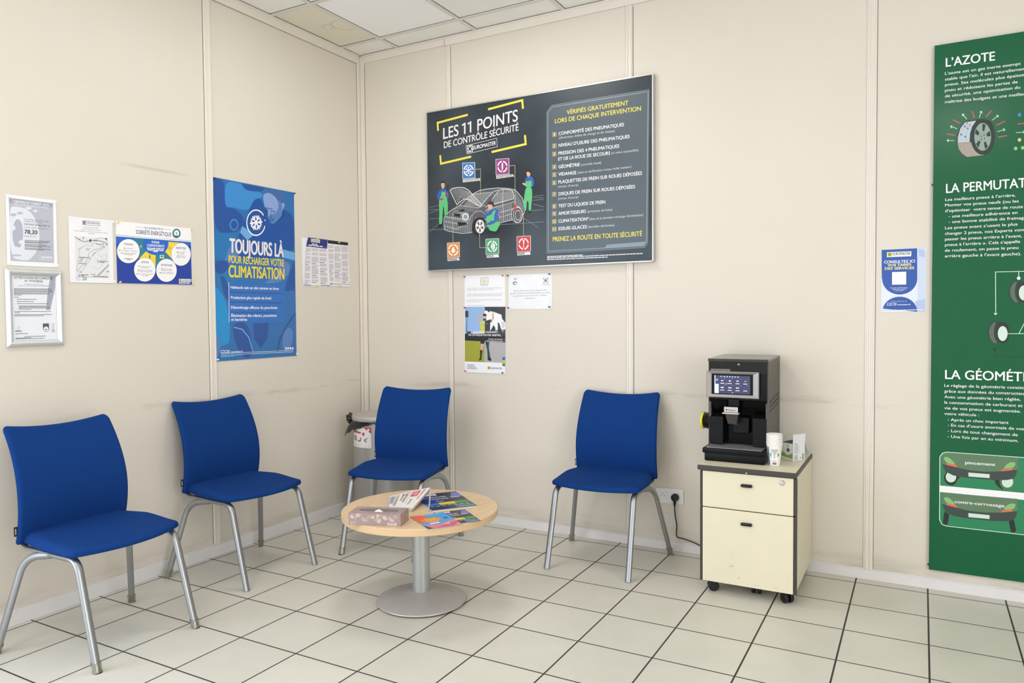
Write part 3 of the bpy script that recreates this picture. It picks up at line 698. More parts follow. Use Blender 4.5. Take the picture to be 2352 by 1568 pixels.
ART['map']=('L',0.003,(-1.998, 1.46),[
["p",1,"white",[61.4,285.1,142.0,287.4,141.5,268.7,61.6,266.9]],
["p",2,"lgray",[61.4,285.1,77.8,285.6,77.3,267.5,61.6,266.9]],
["e",3,"ink_dark",69.5,276.3,7.8,0.8,0.3,8.7,0.72,20,70],
["e",3,"ink_dark",69.5,276.3,7.8,0.8,0.3,8.7,0.72,110,160],
["e",3,"ink_dark",69.5,276.3,7.8,0.8,0.3,8.7,0.72,200,250],
["e",3,"ink_dark",69.5,276.3,7.8,0.8,0.3,8.7,0.72,290,340],
["e",3,"ink_dark",69.5,276.3,4.1,0.4,0.2,4.5,0,0,360],
["t",3,"ink_dark","EUROMASTER",79.0,273.7,139.4,274.0,79.3,281.9,2],
["l",3,"ink_dark",1.5,1,[61.4,285.1,142.0,287.4,141.5,268.7,61.6,266.9]],
["t",3,"ink_dark","Centre de Services de Belfort",64.9,253.3,137.1,255.8,65.0,257.6,0],
["t",3,"ink_dark","Avenue du Capitaine de la Laurencie",56.0,243.4,146.3,246.2,56.1,247.7,0],
["t",3,"ink_dark","Parcours réalisé par nos techniciens lors de l'essai sur route de",23.5,233.8,178.4,237.1,23.6,238.0,0],
["t",3,"ink_dark","votre véhicule",85.0,227.2,117.9,228.2,85.1,231.6,0],
["p",1,"map_bg",[23.2,209.7,183.6,215.5,181.9,31.2,23.7,28.0]],
["l",2,"map_road",5,0,[23.9,208.7,38.6,199.4,57.8,190.3,73.0,189.9,95.3,197.9,128.8,200.3,155.9,196.5,178.7,187.4]],
["l",2,"map_road",2,0,[115.4,202.9,140.5,213.8,167.8,213.4]],
["l",2,"map_road",3,0,[173.6,213.5,174.3,198.1]],
["p",2,"map_road",[121.1,36.2,132.4,37.2,183.0,87.9,182.0,94.9]],
["p",2,"map_area",[72.3,161.4,94.3,162.0,91.9,154.3,82.4,147.1,74.2,152.9]],
["q",2,"map_area",[40.2,101.2,51.6,121.2,62.4,117.6,61.0,106.8,50.8,93.2,40.1,94.7]],
["l",2,"map_road",1,0,[129.3,135.2,144.9,125.3,177.5,143.0]],
["l",2,"map_road",1,0,[98.7,78.7,129.8,67.3,153.2,95.0]],
["l",2,"map_road",1,0,[113.2,118.8,135.3,104.9]],
["l",2,"map_road",1,0,[145.0,127.5,153.7,112.7,167.5,113.6,172.7,138.2]],
["l",3,"ink_dark",1.6,0,[92.8,187.9,96.4,187.5]],
["l",3,"ink_dark",1.6,0,[99.4,187.1,103.1,186.7]],
["l",3,"ink_dark",1.6,0,[106.1,186.3,109.7,185.9]],
["l",3,"ink_dark",1.6,0,[112.7,185.5,116.4,185.1]],
["l",3,"ink_dark",1.6,0,[119.4,184.7,123.7,184.5]],
["l",3,"ink_dark",1.6,0,[127.3,184.3,131.6,184.0]],
["l",3,"ink_dark",1.6,0,[135.2,183.8,139.5,183.6]],
["l",3,"ink_dark",1.6,0,[143.1,183.4,147.4,183.1]],
["l",3,"ink_dark",1.6,0,[106.0,183.6,105.6,182.1]],
["l",3,"ink_dark",1.6,0,[105.4,180.8,105.0,179.3]],
["l",3,"ink_dark",1.6,0,[104.7,178.1,104.4,176.5]],
["l",3,"ink_dark",1.6,0,[104.1,175.3,103.8,173.8]],
["l",3,"ink_dark",1.6,0,[103.5,172.5,99.2,172.8]],
["l",3,"ink_dark",1.6,0,[95.7,173.0,91.5,173.2]],
["l",3,"ink_dark",1.6,0,[88.0,173.4,83.8,173.7]],
["l",3,"ink_dark",1.6,0,[80.3,173.9,76.1,174.2]],
["l",3,"ink_dark",1.6,0,[72.6,174.4,70.2,172.8]],
["l",3,"ink_dark",1.6,0,[68.2,171.6,65.7,170.1]],
["l",3,"ink_dark",1.6,0,[63.7,168.8,61.3,167.3]],
["l",3,"ink_dark",1.6,0,[59.3,166.0,56.9,164.5]],
["l",3,"ink_dark",1.6,0,[54.9,162.2,39.4,151.4]],
["l",3,"ink_dark",1.6,0,[39.4,151.4,39.8,149.6]],
["l",3,"ink_dark",1.6,0,[40.0,148.2,40.3,146.5]],
["l",3,"ink_dark",1.6,0,[40.6,145.0,40.9,143.3]],
["l",3,"ink_dark",1.6,0,[41.1,141.9,41.4,140.1]],
["l",3,"ink_dark",1.6,0,[41.7,138.7,42.0,137.0]],
["l",3,"ink_dark",1.6,0,[42.3,135.5,41.7,132.7]],
["l",3,"ink_dark",1.6,0,[41.2,130.3,40.7,127.5]],
["l",3,"ink_dark",1.6,0,[40.2,125.1,39.7,122.3]],
["l",3,"ink_dark",1.6,0,[39.2,119.9,38.7,117.1]],
["l",3,"ink_dark",1.6,0,[38.2,114.7,37.7,111.9]],
["l",3,"ink_dark",1.6,0,[37.2,109.5,36.9,107.1]],
["l",3,"ink_dark",1.6,0,[36.7,105.2,36.4,102.8]],
["l",3,"ink_dark",1.6,0,[36.1,100.9,35.8,98.5]],
["l",3,"ink_dark",1.6,0,[35.6,96.6,35.3,94.2]],
["l",3,"ink_dark",1.6,0,[35.1,92.3,34.8,89.9]],
["l",3,"ink_dark",1.6,0,[34.5,88.0,33.7,85.1]],
["l",3,"ink_dark",1.6,0,[33.1,82.8,32.3,79.9]],
["l",3,"ink_dark",1.6,0,[31.6,77.5,30.9,74.7]],
["l",3,"ink_dark",1.6,0,[30.2,72.3,29.4,69.5]],
["l",3,"ink_dark",1.6,0,[28.8,67.1,28.0,64.3]],
["l",3,"ink_dark",1.6,0,[27.4,61.9,28.6,60.1]],
["l",3,"ink_dark",1.6,0,[29.6,58.6,30.9,56.8]],
["l",3,"ink_dark",1.6,0,[31.9,55.3,33.2,53.5]],
["l",3,"ink_dark",1.6,0,[34.2,52.0,35.4,50.2]],
["l",3,"ink_dark",1.6,0,[36.5,48.7,37.7,46.9]],
["l",3,"ink_gray",1.4,0,[143.1,184.5,144.8,162.6,109.7,156.7,87.0,136.6,80.9,114.5,68.2,92.1,50.4,76.0,29.3,54.6]],
["l",3,"ink_dark",1.6,0,[162.1,168.4,158.0,166.2]],
["l",3,"ink_dark",1.6,0,[154.7,164.5,150.7,162.4]],
["l",3,"ink_dark",1.6,0,[147.4,160.6,143.4,158.5]],
["l",3,"ink_dark",1.6,0,[140.1,156.8,136.1,154.7]],
["l",3,"ink_dark",1.6,0,[132.8,153.0,128.8,150.9]],
["l",3,"ink_dark",1.6,0,[125.6,149.1,121.6,147.1]],
["l",3,"ink_dark",2,0,[117.2,144.8,101.1,124.5]],
["l",3,"ink_dark",1.6,0,[97.6,117.8,95.7,115.3]],
["l",3,"ink_dark",1.6,0,[94.3,113.2,92.5,110.7]],
["l",3,"ink_dark",1.6,0,[91.0,108.7,89.2,106.2]],
["l",3,"ink_dark",1.6,0,[87.7,104.1,85.9,101.6]],
["l",3,"ink_dark",1.6,0,[84.4,99.6,82.6,97.1]],
["l",3,"ink_dark",1.6,0,[81.2,95.1,79.4,92.6]],
["l",3,"ink_dark",1.6,0,[77.9,90.5,76.1,88.1]],
["l",3,"ink_dark",1.6,0,[74.6,86.0,72.8,83.6]],
["l",3,"ink_dark",1.6,0,[71.4,81.5,69.6,79.0]],
["l",3,"ink_dark",1.6,0,[68.1,77.0,66.3,74.6]],
["l",3,"ink_dark",1.6,0,[64.9,72.5,63.1,70.1]],
["l",3,"ink_dark",1.6,0,[61.7,68.0,59.9,65.6]],
["l",3,"ink_dark",1.6,0,[58.4,63.6,56.6,61.1]],
["l",3,"ink_dark",1.6,0,[55.2,59.1,53.4,56.6]],
["e",3,"ink_dark",63.0,206.9,4.0,0.4,0.1,4.3,0,0,360],
["p",3,"ink_dark",[60.3,204.1,65.6,204.6,62.8,199.6]],
["e",4,"white",63.0,206.9,2.4,0.2,0.1,2.6,0,0,360],
["e",3,"ink_dark",154.5,186.5,4.2,0.3,0.2,4.4,0,0,360],
["p",3,"ink_dark",[151.7,183.6,157.2,184.1,154.3,179.0]],
["e",4,"white",154.5,186.5,2.6,0.2,0.1,2.6,0,0,360],
["e",3,"ink_dark",172.2,185.7,4.1,0.4,0.1,4.5,0,0,360],
["p",3,"ink_dark",[169.3,182.9,174.9,183.3,172.0,178.2]],
["e",4,"white",172.2,185.7,2.5,0.2,0.0,2.7,0,0,360],
["e",3,"ink_dark",88.3,117.6,3.9,0.3,0.1,4.3,0,0,360],
["p",3,"ink_dark",[85.5,114.8,90.8,115.2,88.1,110.2]],
["e",4,"white",88.3,117.6,2.4,0.2,0.0,2.6,0,0,360],
["e",3,"ink_dark",68.2,90.0,3.9,0.2,0.1,4.3,0,0,360],
["p",3,"ink_dark",[65.5,87.2,70.7,87.5,68.0,82.6]],
["e",4,"white",68.2,90.0,2.4,0.1,0.0,2.6,0,0,360],
["e",3,"ink_dark",130.3,103.5,4.1,0.3,0.1,4.4,0,0,360],
["p",3,"ink_dark",[127.5,100.7,132.9,101.0,130.1,96.1]],
["e",4,"white",130.3,103.5,2.5,0.2,0.1,2.6,0,0,360],
["e",3,"ink_dark",40.0,35.8,3.9,0.2,0.1,4.3,0,0,360],
["p",3,"ink_dark",[37.3,33.1,42.5,33.4,39.8,28.5]],
["e",4,"white",40.0,35.8,2.4,0.1,0.1,2.6,0,0,360],
["e",3,"ink_dark",95.3,197.4,4.9,0.5,0.1,5.7,0,0,360],
["p",3,"ink_dark",[91.9,194.3,98.5,194.9,91.7,187.2]],
["p",3,"ink_dark",[166.7,214.6,174.8,214.7,174.6,208.1,166.5,207.8]],
["t",3,"ink_gray","Google",92.1,39.3,114.7,39.9,92.3,45.4,0],
["b",3,"ink_gray",38.5,195.5,48.2,196.4,38.6,198.9,1],
["b",3,"ink_gray",108.5,195.1,128.7,196.4,108.6,198.6,1],
["b",3,"ink_gray",122.7,181.7,143.0,180.5,122.8,185.2,2],
["b",3,"ink_gray",151.8,170.9,163.3,170.7,151.9,174.4,1],
["b",3,"ink_gray",39.5,115.0,82.0,115.7,39.6,118.4,4],
["b",3,"ink_gray",38.8,87.2,61.6,87.4,38.9,90.6,3],
["b",3,"ink_gray",137.6,104.0,176.4,103.5,137.6,107.5,3],
["b",3,"ink_gray",137.4,98.0,161.3,98.1,137.5,101.5,2],
["b",3,"ink_gray",41.0,48.1,51.8,48.6,41.1,51.5,1],
["b",3,"ink_gray",47.1,35.5,83.2,36.7,47.2,38.9,2],
["b",3,"ink_gray",47.0,30.8,65.5,31.2,47.1,34.2,2],
["b",3,"ink_gray",105.3,31.6,174.5,31.5,105.4,35.1,8],
["b",3,"ink_gray",168.3,56.1,182.1,56.3,168.3,59.6,1],
["b",3,"ink_gray",53.3,22.0,74.0,22.5,53.4,25.5,1],
["b",3,"ink_gray",53.0,13.8,73.8,14.7,53.1,17.3,1],
["l",3,"ink_gray",1,0,[23.7,28.0,181.9,30.5]],
["l",3,"ink_gray",2,0,[24.1,22.1,27.2,22.1]],
["l",3,"ink_gray",2,0,[29.8,22.1,32.9,22.1]],
["l",3,"ink_gray",2,0,[35.4,22.1,38.5,22.1]],
["l",3,"ink_gray",2,0,[41.1,22.1,44.2,22.2]],
["l",3,"ink_gray",1,0,[23.9,13.7,46.5,14.0]]])
ART['sobriety']=('L',0.003,(-1.777, 1.465),[
["p",1,"sob_blue",[-1.2,223.1,412.1,230.5,412.7,7.0,-0.3,0.2]],
["p",2,"sob_bright",[-1.2,223.1,412.1,230.5,412.7,210.8,301.5,201.9,143.3,175.3,-1.0,186.6]],
["p",2,"sob_teal",[89.6,223.8,144.5,221.8,141.5,203.0,148.4,175.7,157.1,167.1,116.9,126.1,92.0,125.6,98.8,194.9]],
["p",2,"yellow",[157.1,167.1,173.3,154.3,205.5,148.4,204.0,90.6,142.1,128.9,114.3,123.6]],
["p",2,"sob_teal",[205.5,148.4,235.9,154.0,258.9,168.7,299.8,132.0,285.7,111.9,218.3,86.7,204.7,85.9]],
["p",2,"yellow",[279.0,220.4,343.3,221.8,329.0,204.1,302.4,129.8,258.9,169.9,275.6,195.1]],
["e",3,"sob_bright",208.3,203.9,71.2,5.8,1.4,55.4,0,0,360],
["p",3,"white",[-1.0,294.3,415.6,301.8,412.1,230.5,-1.2,223.1]],
["e",4,"sob_line",61.0,157.2,59.5,4.4,1.5,59.0,0,0,360],
["e",5,"white",61.0,157.2,58.5,4.3,1.5,58.1,0,0,360],
["e",4,"sob_line",145.2,72.2,59.0,3.1,1.5,59.3,0,0,360],
["e",5,"white",145.2,72.2,57.9,3.0,1.5,58.4,0,0,360],
["e",4,"sob_line",265.0,74.9,59.7,3.0,1.5,59.3,0,0,360],
["e",5,"white",265.0,74.9,58.6,3.0,1.5,58.3,0,0,360],
["e",4,"sob_line",351.5,162.1,58.7,4.1,1.6,60.0,0,0,360],
["e",5,"white",351.5,162.1,57.5,4.1,1.5,59.0,0,0,360],
["t",6,"sob_text","TOUS ENSEMBLE VERS LA",142.8,272.6,252.3,276.4,143.1,283.0,1],
["t",6,"sob_text","SOBRIÉTÉ ÉNERGÉTIQUE",101.8,244.4,296.0,249.0,102.3,263.9,2],
["l",6,"sob_text",1,0,[100.9,278.0,137.2,279.4]],
["l",6,"sob_text",1,0,[257.2,281.6,296.0,282.1]],
["l",6,"sob_text",1.5,0,[-1.0,229.6,126.6,230.6]],
["l",6,"sob_teal",1.2,0,[126.6,230.6,288.8,234.5]],
["l",6,"sob_text",1.5,0,[288.8,234.5,411.4,235.9]],
["e",6,"sob_teal",327.1,267.3,24.4,2.3,0.6,24.7,0,0,360],
["e",7,"sob_text",327.1,267.3,17.7,1.7,0.4,18.2,0,0,360],
["e",8,"yellow",327.1,268.3,16.1,1.5,0.4,16.4,0,0,360],
["e",9,"white",327.1,268.3,13.8,1.3,0.3,14.0,0,0,360],
["p",10,"sob_teal",[313.8,253.5,320.8,257.8,326.2,257.1,334.5,256.6,338.6,253.4,326.6,249.4]],
["p",10,"sob_teal",[325.7,258.2,326.0,270.3,328.2,270.6,327.9,258.4]],
["e",10,"sob_teal",326.6,269.2,4.9,0.5,0.1,3.9,0,0,360],
["t",6,"white","10 BONS",185.0,206.2,228.0,206.7,185.3,217.4,3],
["t",6,"white","COMPORTEMENTS",158.9,187.0,255.4,189.9,159.2,199.1,3],
["b",6,"white",158.1,176.5,255.1,179.6,158.2,181.6,6],
["b",6,"white",162.2,168.6,251.7,171.3,162.3,173.8,6],
["b",6,"white",192.9,163.2,219.0,163.5,193.1,168.4,6],
["t",6,"sob_text","ÉTEINDRE",38.7,185.4,85.0,186.4,39.0,194.0,1],
["t",6,"sob_text","LIMITER",126.3,104.1,166.9,104.4,126.6,113.3,1],
["t",6,"sob_text","ENTRETENIR",234.4,95.8,298.9,97.1,234.6,105.3,1],
["t",6,"sob_text","RESPECTER",321.7,187.8,380.3,189.1,322.0,198.0,1],
["t",6,"ink_dark","Les éclairages*",45.5,167.8,85.8,169.6,45.6,172.4,0],
["t",6,"ink_dark","Le chauffage et la climatisation",23.6,156.0,109.0,157.8,23.7,160.5,0],
["t",6,"ink_dark","Les matériels électriques",31.6,143.8,100.0,146.3,31.8,148.3,0],
["t",6,"ink_dark","et informatiques*",38.7,137.9,83.7,139.2,38.8,142.5,0],
["t",6,"ink_dark","La température à 19°C",120.8,85.5,180.6,86.5,120.9,90.1,0],
["t",6,"ink_dark","dans les locaux",125.7,79.3,166.3,79.6,125.8,83.9,0],
["t",6,"ink_dark","Démarrer la climatisation",116.6,66.8,185.3,68.4,116.7,71.4,0],
["t",6,"ink_dark","au-delà de 26°C seulement",108.9,60.0,182.5,61.3,109.0,64.6,0],
["t",6,"ink_dark","Fermer les baies et les ateliers",109.8,47.3,191.3,49.5,109.9,51.9,0],
["t",6,"ink_dark","sont chauffés",127.2,41.2,164.0,41.7,127.3,45.8,0],
["t",6,"ink_dark","Détecter et réparer",245.9,78.6,295.7,80.0,246.0,83.4,0],
["t",6,"ink_dark","les fuites d'air et d'eau",235.1,71.0,295.5,72.6,235.2,75.7,0],
["t",6,"ink_dark","Dégivrer les réfrigérateurs",234.8,59.1,306.1,61.0,234.9,63.8,0],
["t",6,"ink_dark","Nos consignes",335.1,170.7,374.2,172.3,335.2,175.5,0],
["t",6,"ink_dark","éco-conduite",330.2,163.0,369.8,163.9,330.3,167.9,0],
["t",6,"ink_dark","Notre charte",340.2,152.1,373.7,152.7,340.3,157.0,0],
["t",6,"ink_dark","sobriété numérique",324.2,144.5,376.4,145.5,324.3,149.3,0],
["b",6,"ink_gray",39.4,118.8,83.2,119.3,39.5,121.9,4],
["b",6,"ink_gray",51.3,113.4,72.0,113.3,51.4,116.6,2],
["p",6,"brown",[35.9,167.5,39.6,173.7,43.1,168.1]],
["p",6,"brown",[12.4,155.0,16.1,161.1,19.5,155.5]],
["p",6,"brown",[21.3,142.8,25.1,148.9,28.5,143.3]],
["p",6,"brown",[110.0,84.7,113.9,90.9,117.5,85.1]],
["p",6,"brown",[106.1,66.7,110.0,72.9,113.6,67.1]],
["p",6,"brown",[99.1,47.3,103.0,53.4,106.6,47.6]],
["p",6,"brown",[233.9,78.5,238.1,84.9,241.9,78.9]],
["p",6,"brown",[224.2,58.6,228.3,64.9,232.1,58.9]],
["p",6,"brown",[324.0,169.9,328.3,176.5,332.3,170.5]],
["p",6,"brown",[326.8,150.7,331.1,157.3,335.1,151.3]],
["p",6,"yellow",[131.2,196.4,121.4,182.9,126.4,182.8,123.2,174.9,132.3,187.2,127.5,187.5]],
["p",6,"sob_text",[171.1,146.0,176.2,146.3,175.3,131.1,170.2,130.7]],
["l",6,"white",3,1,[230.5,148.9,249.1,150.2,248.8,139.5,230.2,138.2]],
["p",6,"yellow",[227.5,136.9,251.9,137.3,253.4,133.8,228.0,133.3]],
["e",6,"sob_text",285.5,188.7,6.5,0.5,0.1,6.7,0.8,0,360],
["p",6,"white",[334.4,34.7,407.7,36.5,407.9,22.4,334.5,19.6]],
["p",7,"yellow",[335.7,33.5,349.1,33.8,349.3,21.2,336.0,20.9]],
["e",8,"sob_text",342.5,27.4,6.4,0.2,0.2,6.0,0.72,20,70],
["e",8,"sob_text",342.5,27.4,6.4,0.2,0.2,6.0,0.72,110,160],
["e",8,"sob_text",342.5,27.4,6.4,0.2,0.2,6.0,0.72,200,250],
["e",8,"sob_text",342.5,27.4,6.4,0.2,0.2,6.0,0.72,290,340],
["e",8,"green",342.5,27.4,3.4,0.1,0.1,3.1,0,0,360],
["t",8,"sob_text","EUROMASTER",351.6,23.7,405.5,25.8,351.8,31.0,2],
["b",6,"white",334.3,10.9,404.3,12.9,334.5,16.2,4]])
ART['notice_right']=('L',0.003,(-0.36, 1.49),[
["p",1,"black",[19.2,305.4,211.7,305.5,211.2,284.7,16.0,283.5]],
["p",2,"txt_block",[17.5,274.0,72.1,276.7,71.7,256.7,17.0,254.2]],
["b",3,"txt_line",18.1,269.2,70.6,271.7,18.1,271.4,5],
["b",3,"txt_line",17.9,262.9,70.5,265.4,18.0,265.1,5],
["b",3,"txt_line",17.8,256.7,70.3,259.0,17.8,258.8,5],
["p",2,"txt_block",[16.9,247.0,71.5,249.4,71.1,229.4,16.4,227.2]],
["b",3,"txt_line",17.5,242.2,70.0,244.4,17.5,244.3,5],
["b",3,"txt_line",17.3,235.9,69.9,238.1,17.4,238.1,5],
["b",3,"txt_line",17.2,229.6,69.7,231.8,17.2,231.8,5],
["p",2,"txt_block",[16.3,219.9,70.9,222.1,70.0,182.6,15.4,180.8]],
["b",3,"txt_line",16.9,215.1,69.4,217.1,16.9,217.3,5],
["b",3,"txt_line",16.7,208.9,69.2,210.8,16.8,211.0,5],
["b",3,"txt_line",16.6,202.6,69.1,204.5,16.6,204.8,5],
["b",3,"txt_line",16.4,196.3,69.0,198.1,16.5,198.5,5],
["b",3,"txt_line",16.3,190.0,68.8,191.8,16.3,192.2,5],
["b",3,"txt_line",16.1,183.8,68.7,185.5,16.2,185.9,5],
["p",2,"txt_block",[15.2,173.6,69.9,175.3,69.6,162.6,14.9,161.0]],
["b",3,"txt_line",15.8,168.8,68.3,170.3,15.9,171.0,5],
["b",3,"txt_line",15.7,162.5,68.2,164.0,15.7,164.7,5],
["p",2,"txt_block",[14.8,153.8,69.4,155.3,68.5,115.8,13.9,114.7]],
["b",3,"txt_line",15.4,149.0,67.9,150.4,15.4,151.2,5],
["b",3,"txt_line",15.2,142.7,67.8,144.0,15.3,144.9,5],
["b",3,"txt_line",15.1,136.4,67.6,137.7,15.1,138.6,5],
["b",3,"txt_line",14.9,130.2,67.5,131.3,15.0,132.3,5],
["b",3,"txt_line",14.8,123.9,67.3,125.0,14.9,126.1,5],
["b",3,"txt_line",14.7,117.6,67.2,118.7,14.7,119.8,5],
["b",3,"ink_dark",13.7,106.5,51.8,107.2,13.8,109.9,2],
["p",2,"txt_block",[13.6,102.1,68.2,103.1,67.8,83.1,13.2,82.3]],
["b",3,"txt_line",14.2,97.3,66.7,98.2,14.3,99.5,5],
["b",3,"txt_line",14.1,91.0,66.6,91.8,14.1,93.2,5],
["b",3,"txt_line",13.9,84.8,66.4,85.5,14.0,86.9,5],
["b",3,"ink_dark",13.0,74.1,51.1,74.6,13.1,77.5,2],
["p",2,"txt_block",[12.9,69.8,67.5,70.4,66.9,40.9,12.2,40.5]],
["b",3,"txt_line",13.5,65.0,66.0,65.5,13.5,67.1,5],
["b",3,"txt_line",13.3,58.7,65.9,59.2,13.4,60.9,5],
["b",3,"txt_line",13.2,52.4,65.7,52.8,13.2,54.6,5],
["b",3,"txt_line",13.1,46.1,65.6,46.5,13.1,48.3,5],
["p",2,"txt_block",[79.1,272.9,138.9,275.8,138.6,235.9,79.1,233.4]],
["b",3,"txt_line",79.7,268.1,137.4,270.8,79.7,270.3,5],
["b",3,"txt_line",79.5,261.7,137.2,264.4,79.6,263.9,5],
["b",3,"txt_line",79.4,255.4,137.1,258.0,79.4,257.6,5],
["b",3,"txt_line",79.2,249.0,136.9,251.5,79.3,251.2,5],
["b",3,"txt_line",79.1,242.7,136.8,245.1,79.1,244.9,5],
["b",3,"txt_line",79.0,236.3,136.6,238.7,79.0,238.5,5],
["p",2,"txt_block",[79.0,226.1,138.5,228.5,138.3,208.3,79.1,206.1]],
["b",3,"txt_line",79.6,221.3,136.9,223.5,79.7,223.5,5],
["b",3,"txt_line",79.5,214.9,136.8,217.1,79.5,217.1,5],
["b",3,"txt_line",79.4,208.6,136.6,210.7,79.4,210.8,5],
["b",3,"ink_dark",78.4,197.8,120.2,199.3,78.5,201.2,2],
["p",2,"txt_block",[79.0,193.4,138.2,195.5,138.0,175.3,79.0,173.5]],
["b",3,"txt_line",79.6,188.6,136.6,190.5,79.7,190.8,5],
["b",3,"txt_line",79.5,182.3,136.5,184.0,79.5,184.5,5],
["b",3,"txt_line",79.3,175.9,136.3,177.6,79.4,178.1,5],
["p",2,"txt_block",[79.0,166.1,137.9,167.9,137.6,127.9,79.0,126.6]],
["b",3,"txt_line",79.6,161.3,136.4,162.8,79.6,163.5,5],
["b",3,"txt_line",79.5,154.9,136.2,156.4,79.5,157.1,5],
["b",3,"txt_line",79.3,148.6,136.1,150.0,79.4,150.8,5],
["b",3,"txt_line",79.2,142.2,136.0,143.6,79.2,144.4,5],
["b",3,"txt_line",79.0,135.9,135.8,137.2,79.1,138.1,5],
["b",3,"txt_line",78.9,129.5,135.7,130.8,78.9,131.7,5],
["p",2,"txt_block",[79.0,119.3,137.5,120.5,137.4,107.7,79.0,106.6]],
["b",3,"txt_line",79.6,114.4,136.0,115.5,79.6,116.6,5],
["b",3,"txt_line",79.4,108.1,135.8,109.1,79.5,110.3,5],
["b",3,"ink_dark",78.5,98.3,120.3,99.0,78.6,101.7,2],
["p",2,"txt_block",[79.0,93.9,137.3,94.8,137.2,82.0,79.0,81.2]],
["b",3,"txt_line",79.5,89.1,135.7,89.8,79.6,91.3,5],
["b",3,"txt_line",79.4,82.7,135.6,83.4,79.5,84.9,5],
["b",3,"ink_dark",78.5,72.9,120.3,73.4,78.6,76.3,2],
["p",2,"txt_block",[78.9,68.5,137.0,69.2,136.9,56.3,79.0,55.8]],
["b",3,"txt_line",79.5,63.7,135.5,64.2,79.6,65.9,5],
["b",3,"txt_line",79.4,57.3,135.3,57.7,79.4,59.5,5],
["p",2,"txt_block",[78.9,48.5,136.9,48.9,136.8,43.5,79.0,43.1]],
["b",3,"txt_line",79.5,43.6,135.3,43.9,79.6,45.8,5],
["p",2,"txt_block",[146.1,275.8,210.0,278.9,209.9,238.5,146.4,235.9]],
["b",3,"txt_line",146.7,270.9,208.4,273.8,146.8,273.1,5],
["b",3,"txt_line",146.6,264.5,208.3,267.3,146.6,266.7,5],
["b",3,"txt_line",146.4,258.1,208.1,260.8,146.5,260.3,5],
["b",3,"txt_line",146.3,251.6,208.0,254.3,146.3,253.9,5],
["b",3,"txt_line",146.1,245.2,207.8,247.8,146.2,247.5,5],
["b",3,"txt_line",146.0,238.8,207.7,241.4,146.1,241.0,5],
["p",2,"txt_block",[146.4,228.5,209.8,231.0,209.7,190.6,146.8,188.5]],
["b",3,"txt_line",147.1,223.6,208.2,225.9,147.1,225.8,5],
["b",3,"txt_line",146.9,217.2,208.1,219.4,147.0,219.4,5],
["b",3,"txt_line",146.8,210.7,207.9,212.9,146.8,213.0,5],
["b",3,"txt_line",146.6,204.3,207.8,206.4,146.7,206.5,5],
["b",3,"txt_line",146.5,197.9,207.6,199.9,146.5,200.1,5],
["b",3,"txt_line",146.3,191.5,207.5,193.5,146.4,193.7,5],
["p",2,"txt_block",[146.8,181.1,209.6,183.1,209.5,142.6,147.1,141.1]],
["b",3,"txt_line",147.4,176.2,208.0,178.0,147.4,178.5,5],
["b",3,"txt_line",147.3,169.8,207.9,171.5,147.3,172.0,5],
["b",3,"txt_line",147.1,163.4,207.7,165.0,147.2,165.6,5],
["b",3,"txt_line",147.0,156.9,207.6,158.5,147.0,159.2,5],
["b",3,"txt_line",146.8,150.5,207.4,152.0,146.9,152.7,5],
["b",3,"txt_line",146.7,144.1,207.3,145.5,146.7,146.3,5],
["p",2,"txt_block",[147.1,133.7,209.4,135.2,209.3,114.7,147.3,113.5]],
["b",3,"txt_line",147.7,128.8,207.8,130.1,147.8,131.1,5],
["b",3,"txt_line",147.6,122.4,207.7,123.6,147.6,124.6,5],
["b",3,"txt_line",147.4,116.0,207.5,117.1,147.5,118.2,5],
["p",2,"txt_block",[147.3,106.1,209.3,107.2,209.2,94.2,147.5,93.2]],
["b",3,"txt_line",147.9,101.2,207.7,102.1,148.0,103.4,5],
["b",3,"txt_line",147.8,94.7,207.5,95.6,147.8,97.0,5],
["b",3,"ink_dark",146.8,84.8,191.5,85.5,146.9,88.3,2],
["p",2,"txt_block",[147.5,80.4,209.2,81.2,209.0,46.2,147.8,45.8]],
["b",3,"txt_line",148.1,75.5,207.6,76.1,148.2,77.7,5],
["b",3,"txt_line",148.0,69.0,207.4,69.6,148.0,71.3,5],
["b",3,"txt_line",147.8,62.6,207.3,63.1,147.9,64.8,5],
["b",3,"txt_line",147.7,56.2,207.1,56.6,147.7,58.4,5],
["b",3,"txt_line",147.5,49.7,207.0,50.1,147.6,51.9,5],
["b",3,"ink_dark",146.5,37.3,191.2,37.6,146.6,40.8,2],
["b",3,"ink_dark",33.6,21.2,60.5,21.7,33.7,26.1,1],
["b",3,"ink_gray",67.5,22.4,204.4,25.5,67.6,25.9,6],
["b",3,"ink_dark",209.1,21.1,216.5,20.9,209.3,27.1,1],
["b",3,"ink_gray",210.1,33.7,215.7,33.4,210.3,39.7,1]])
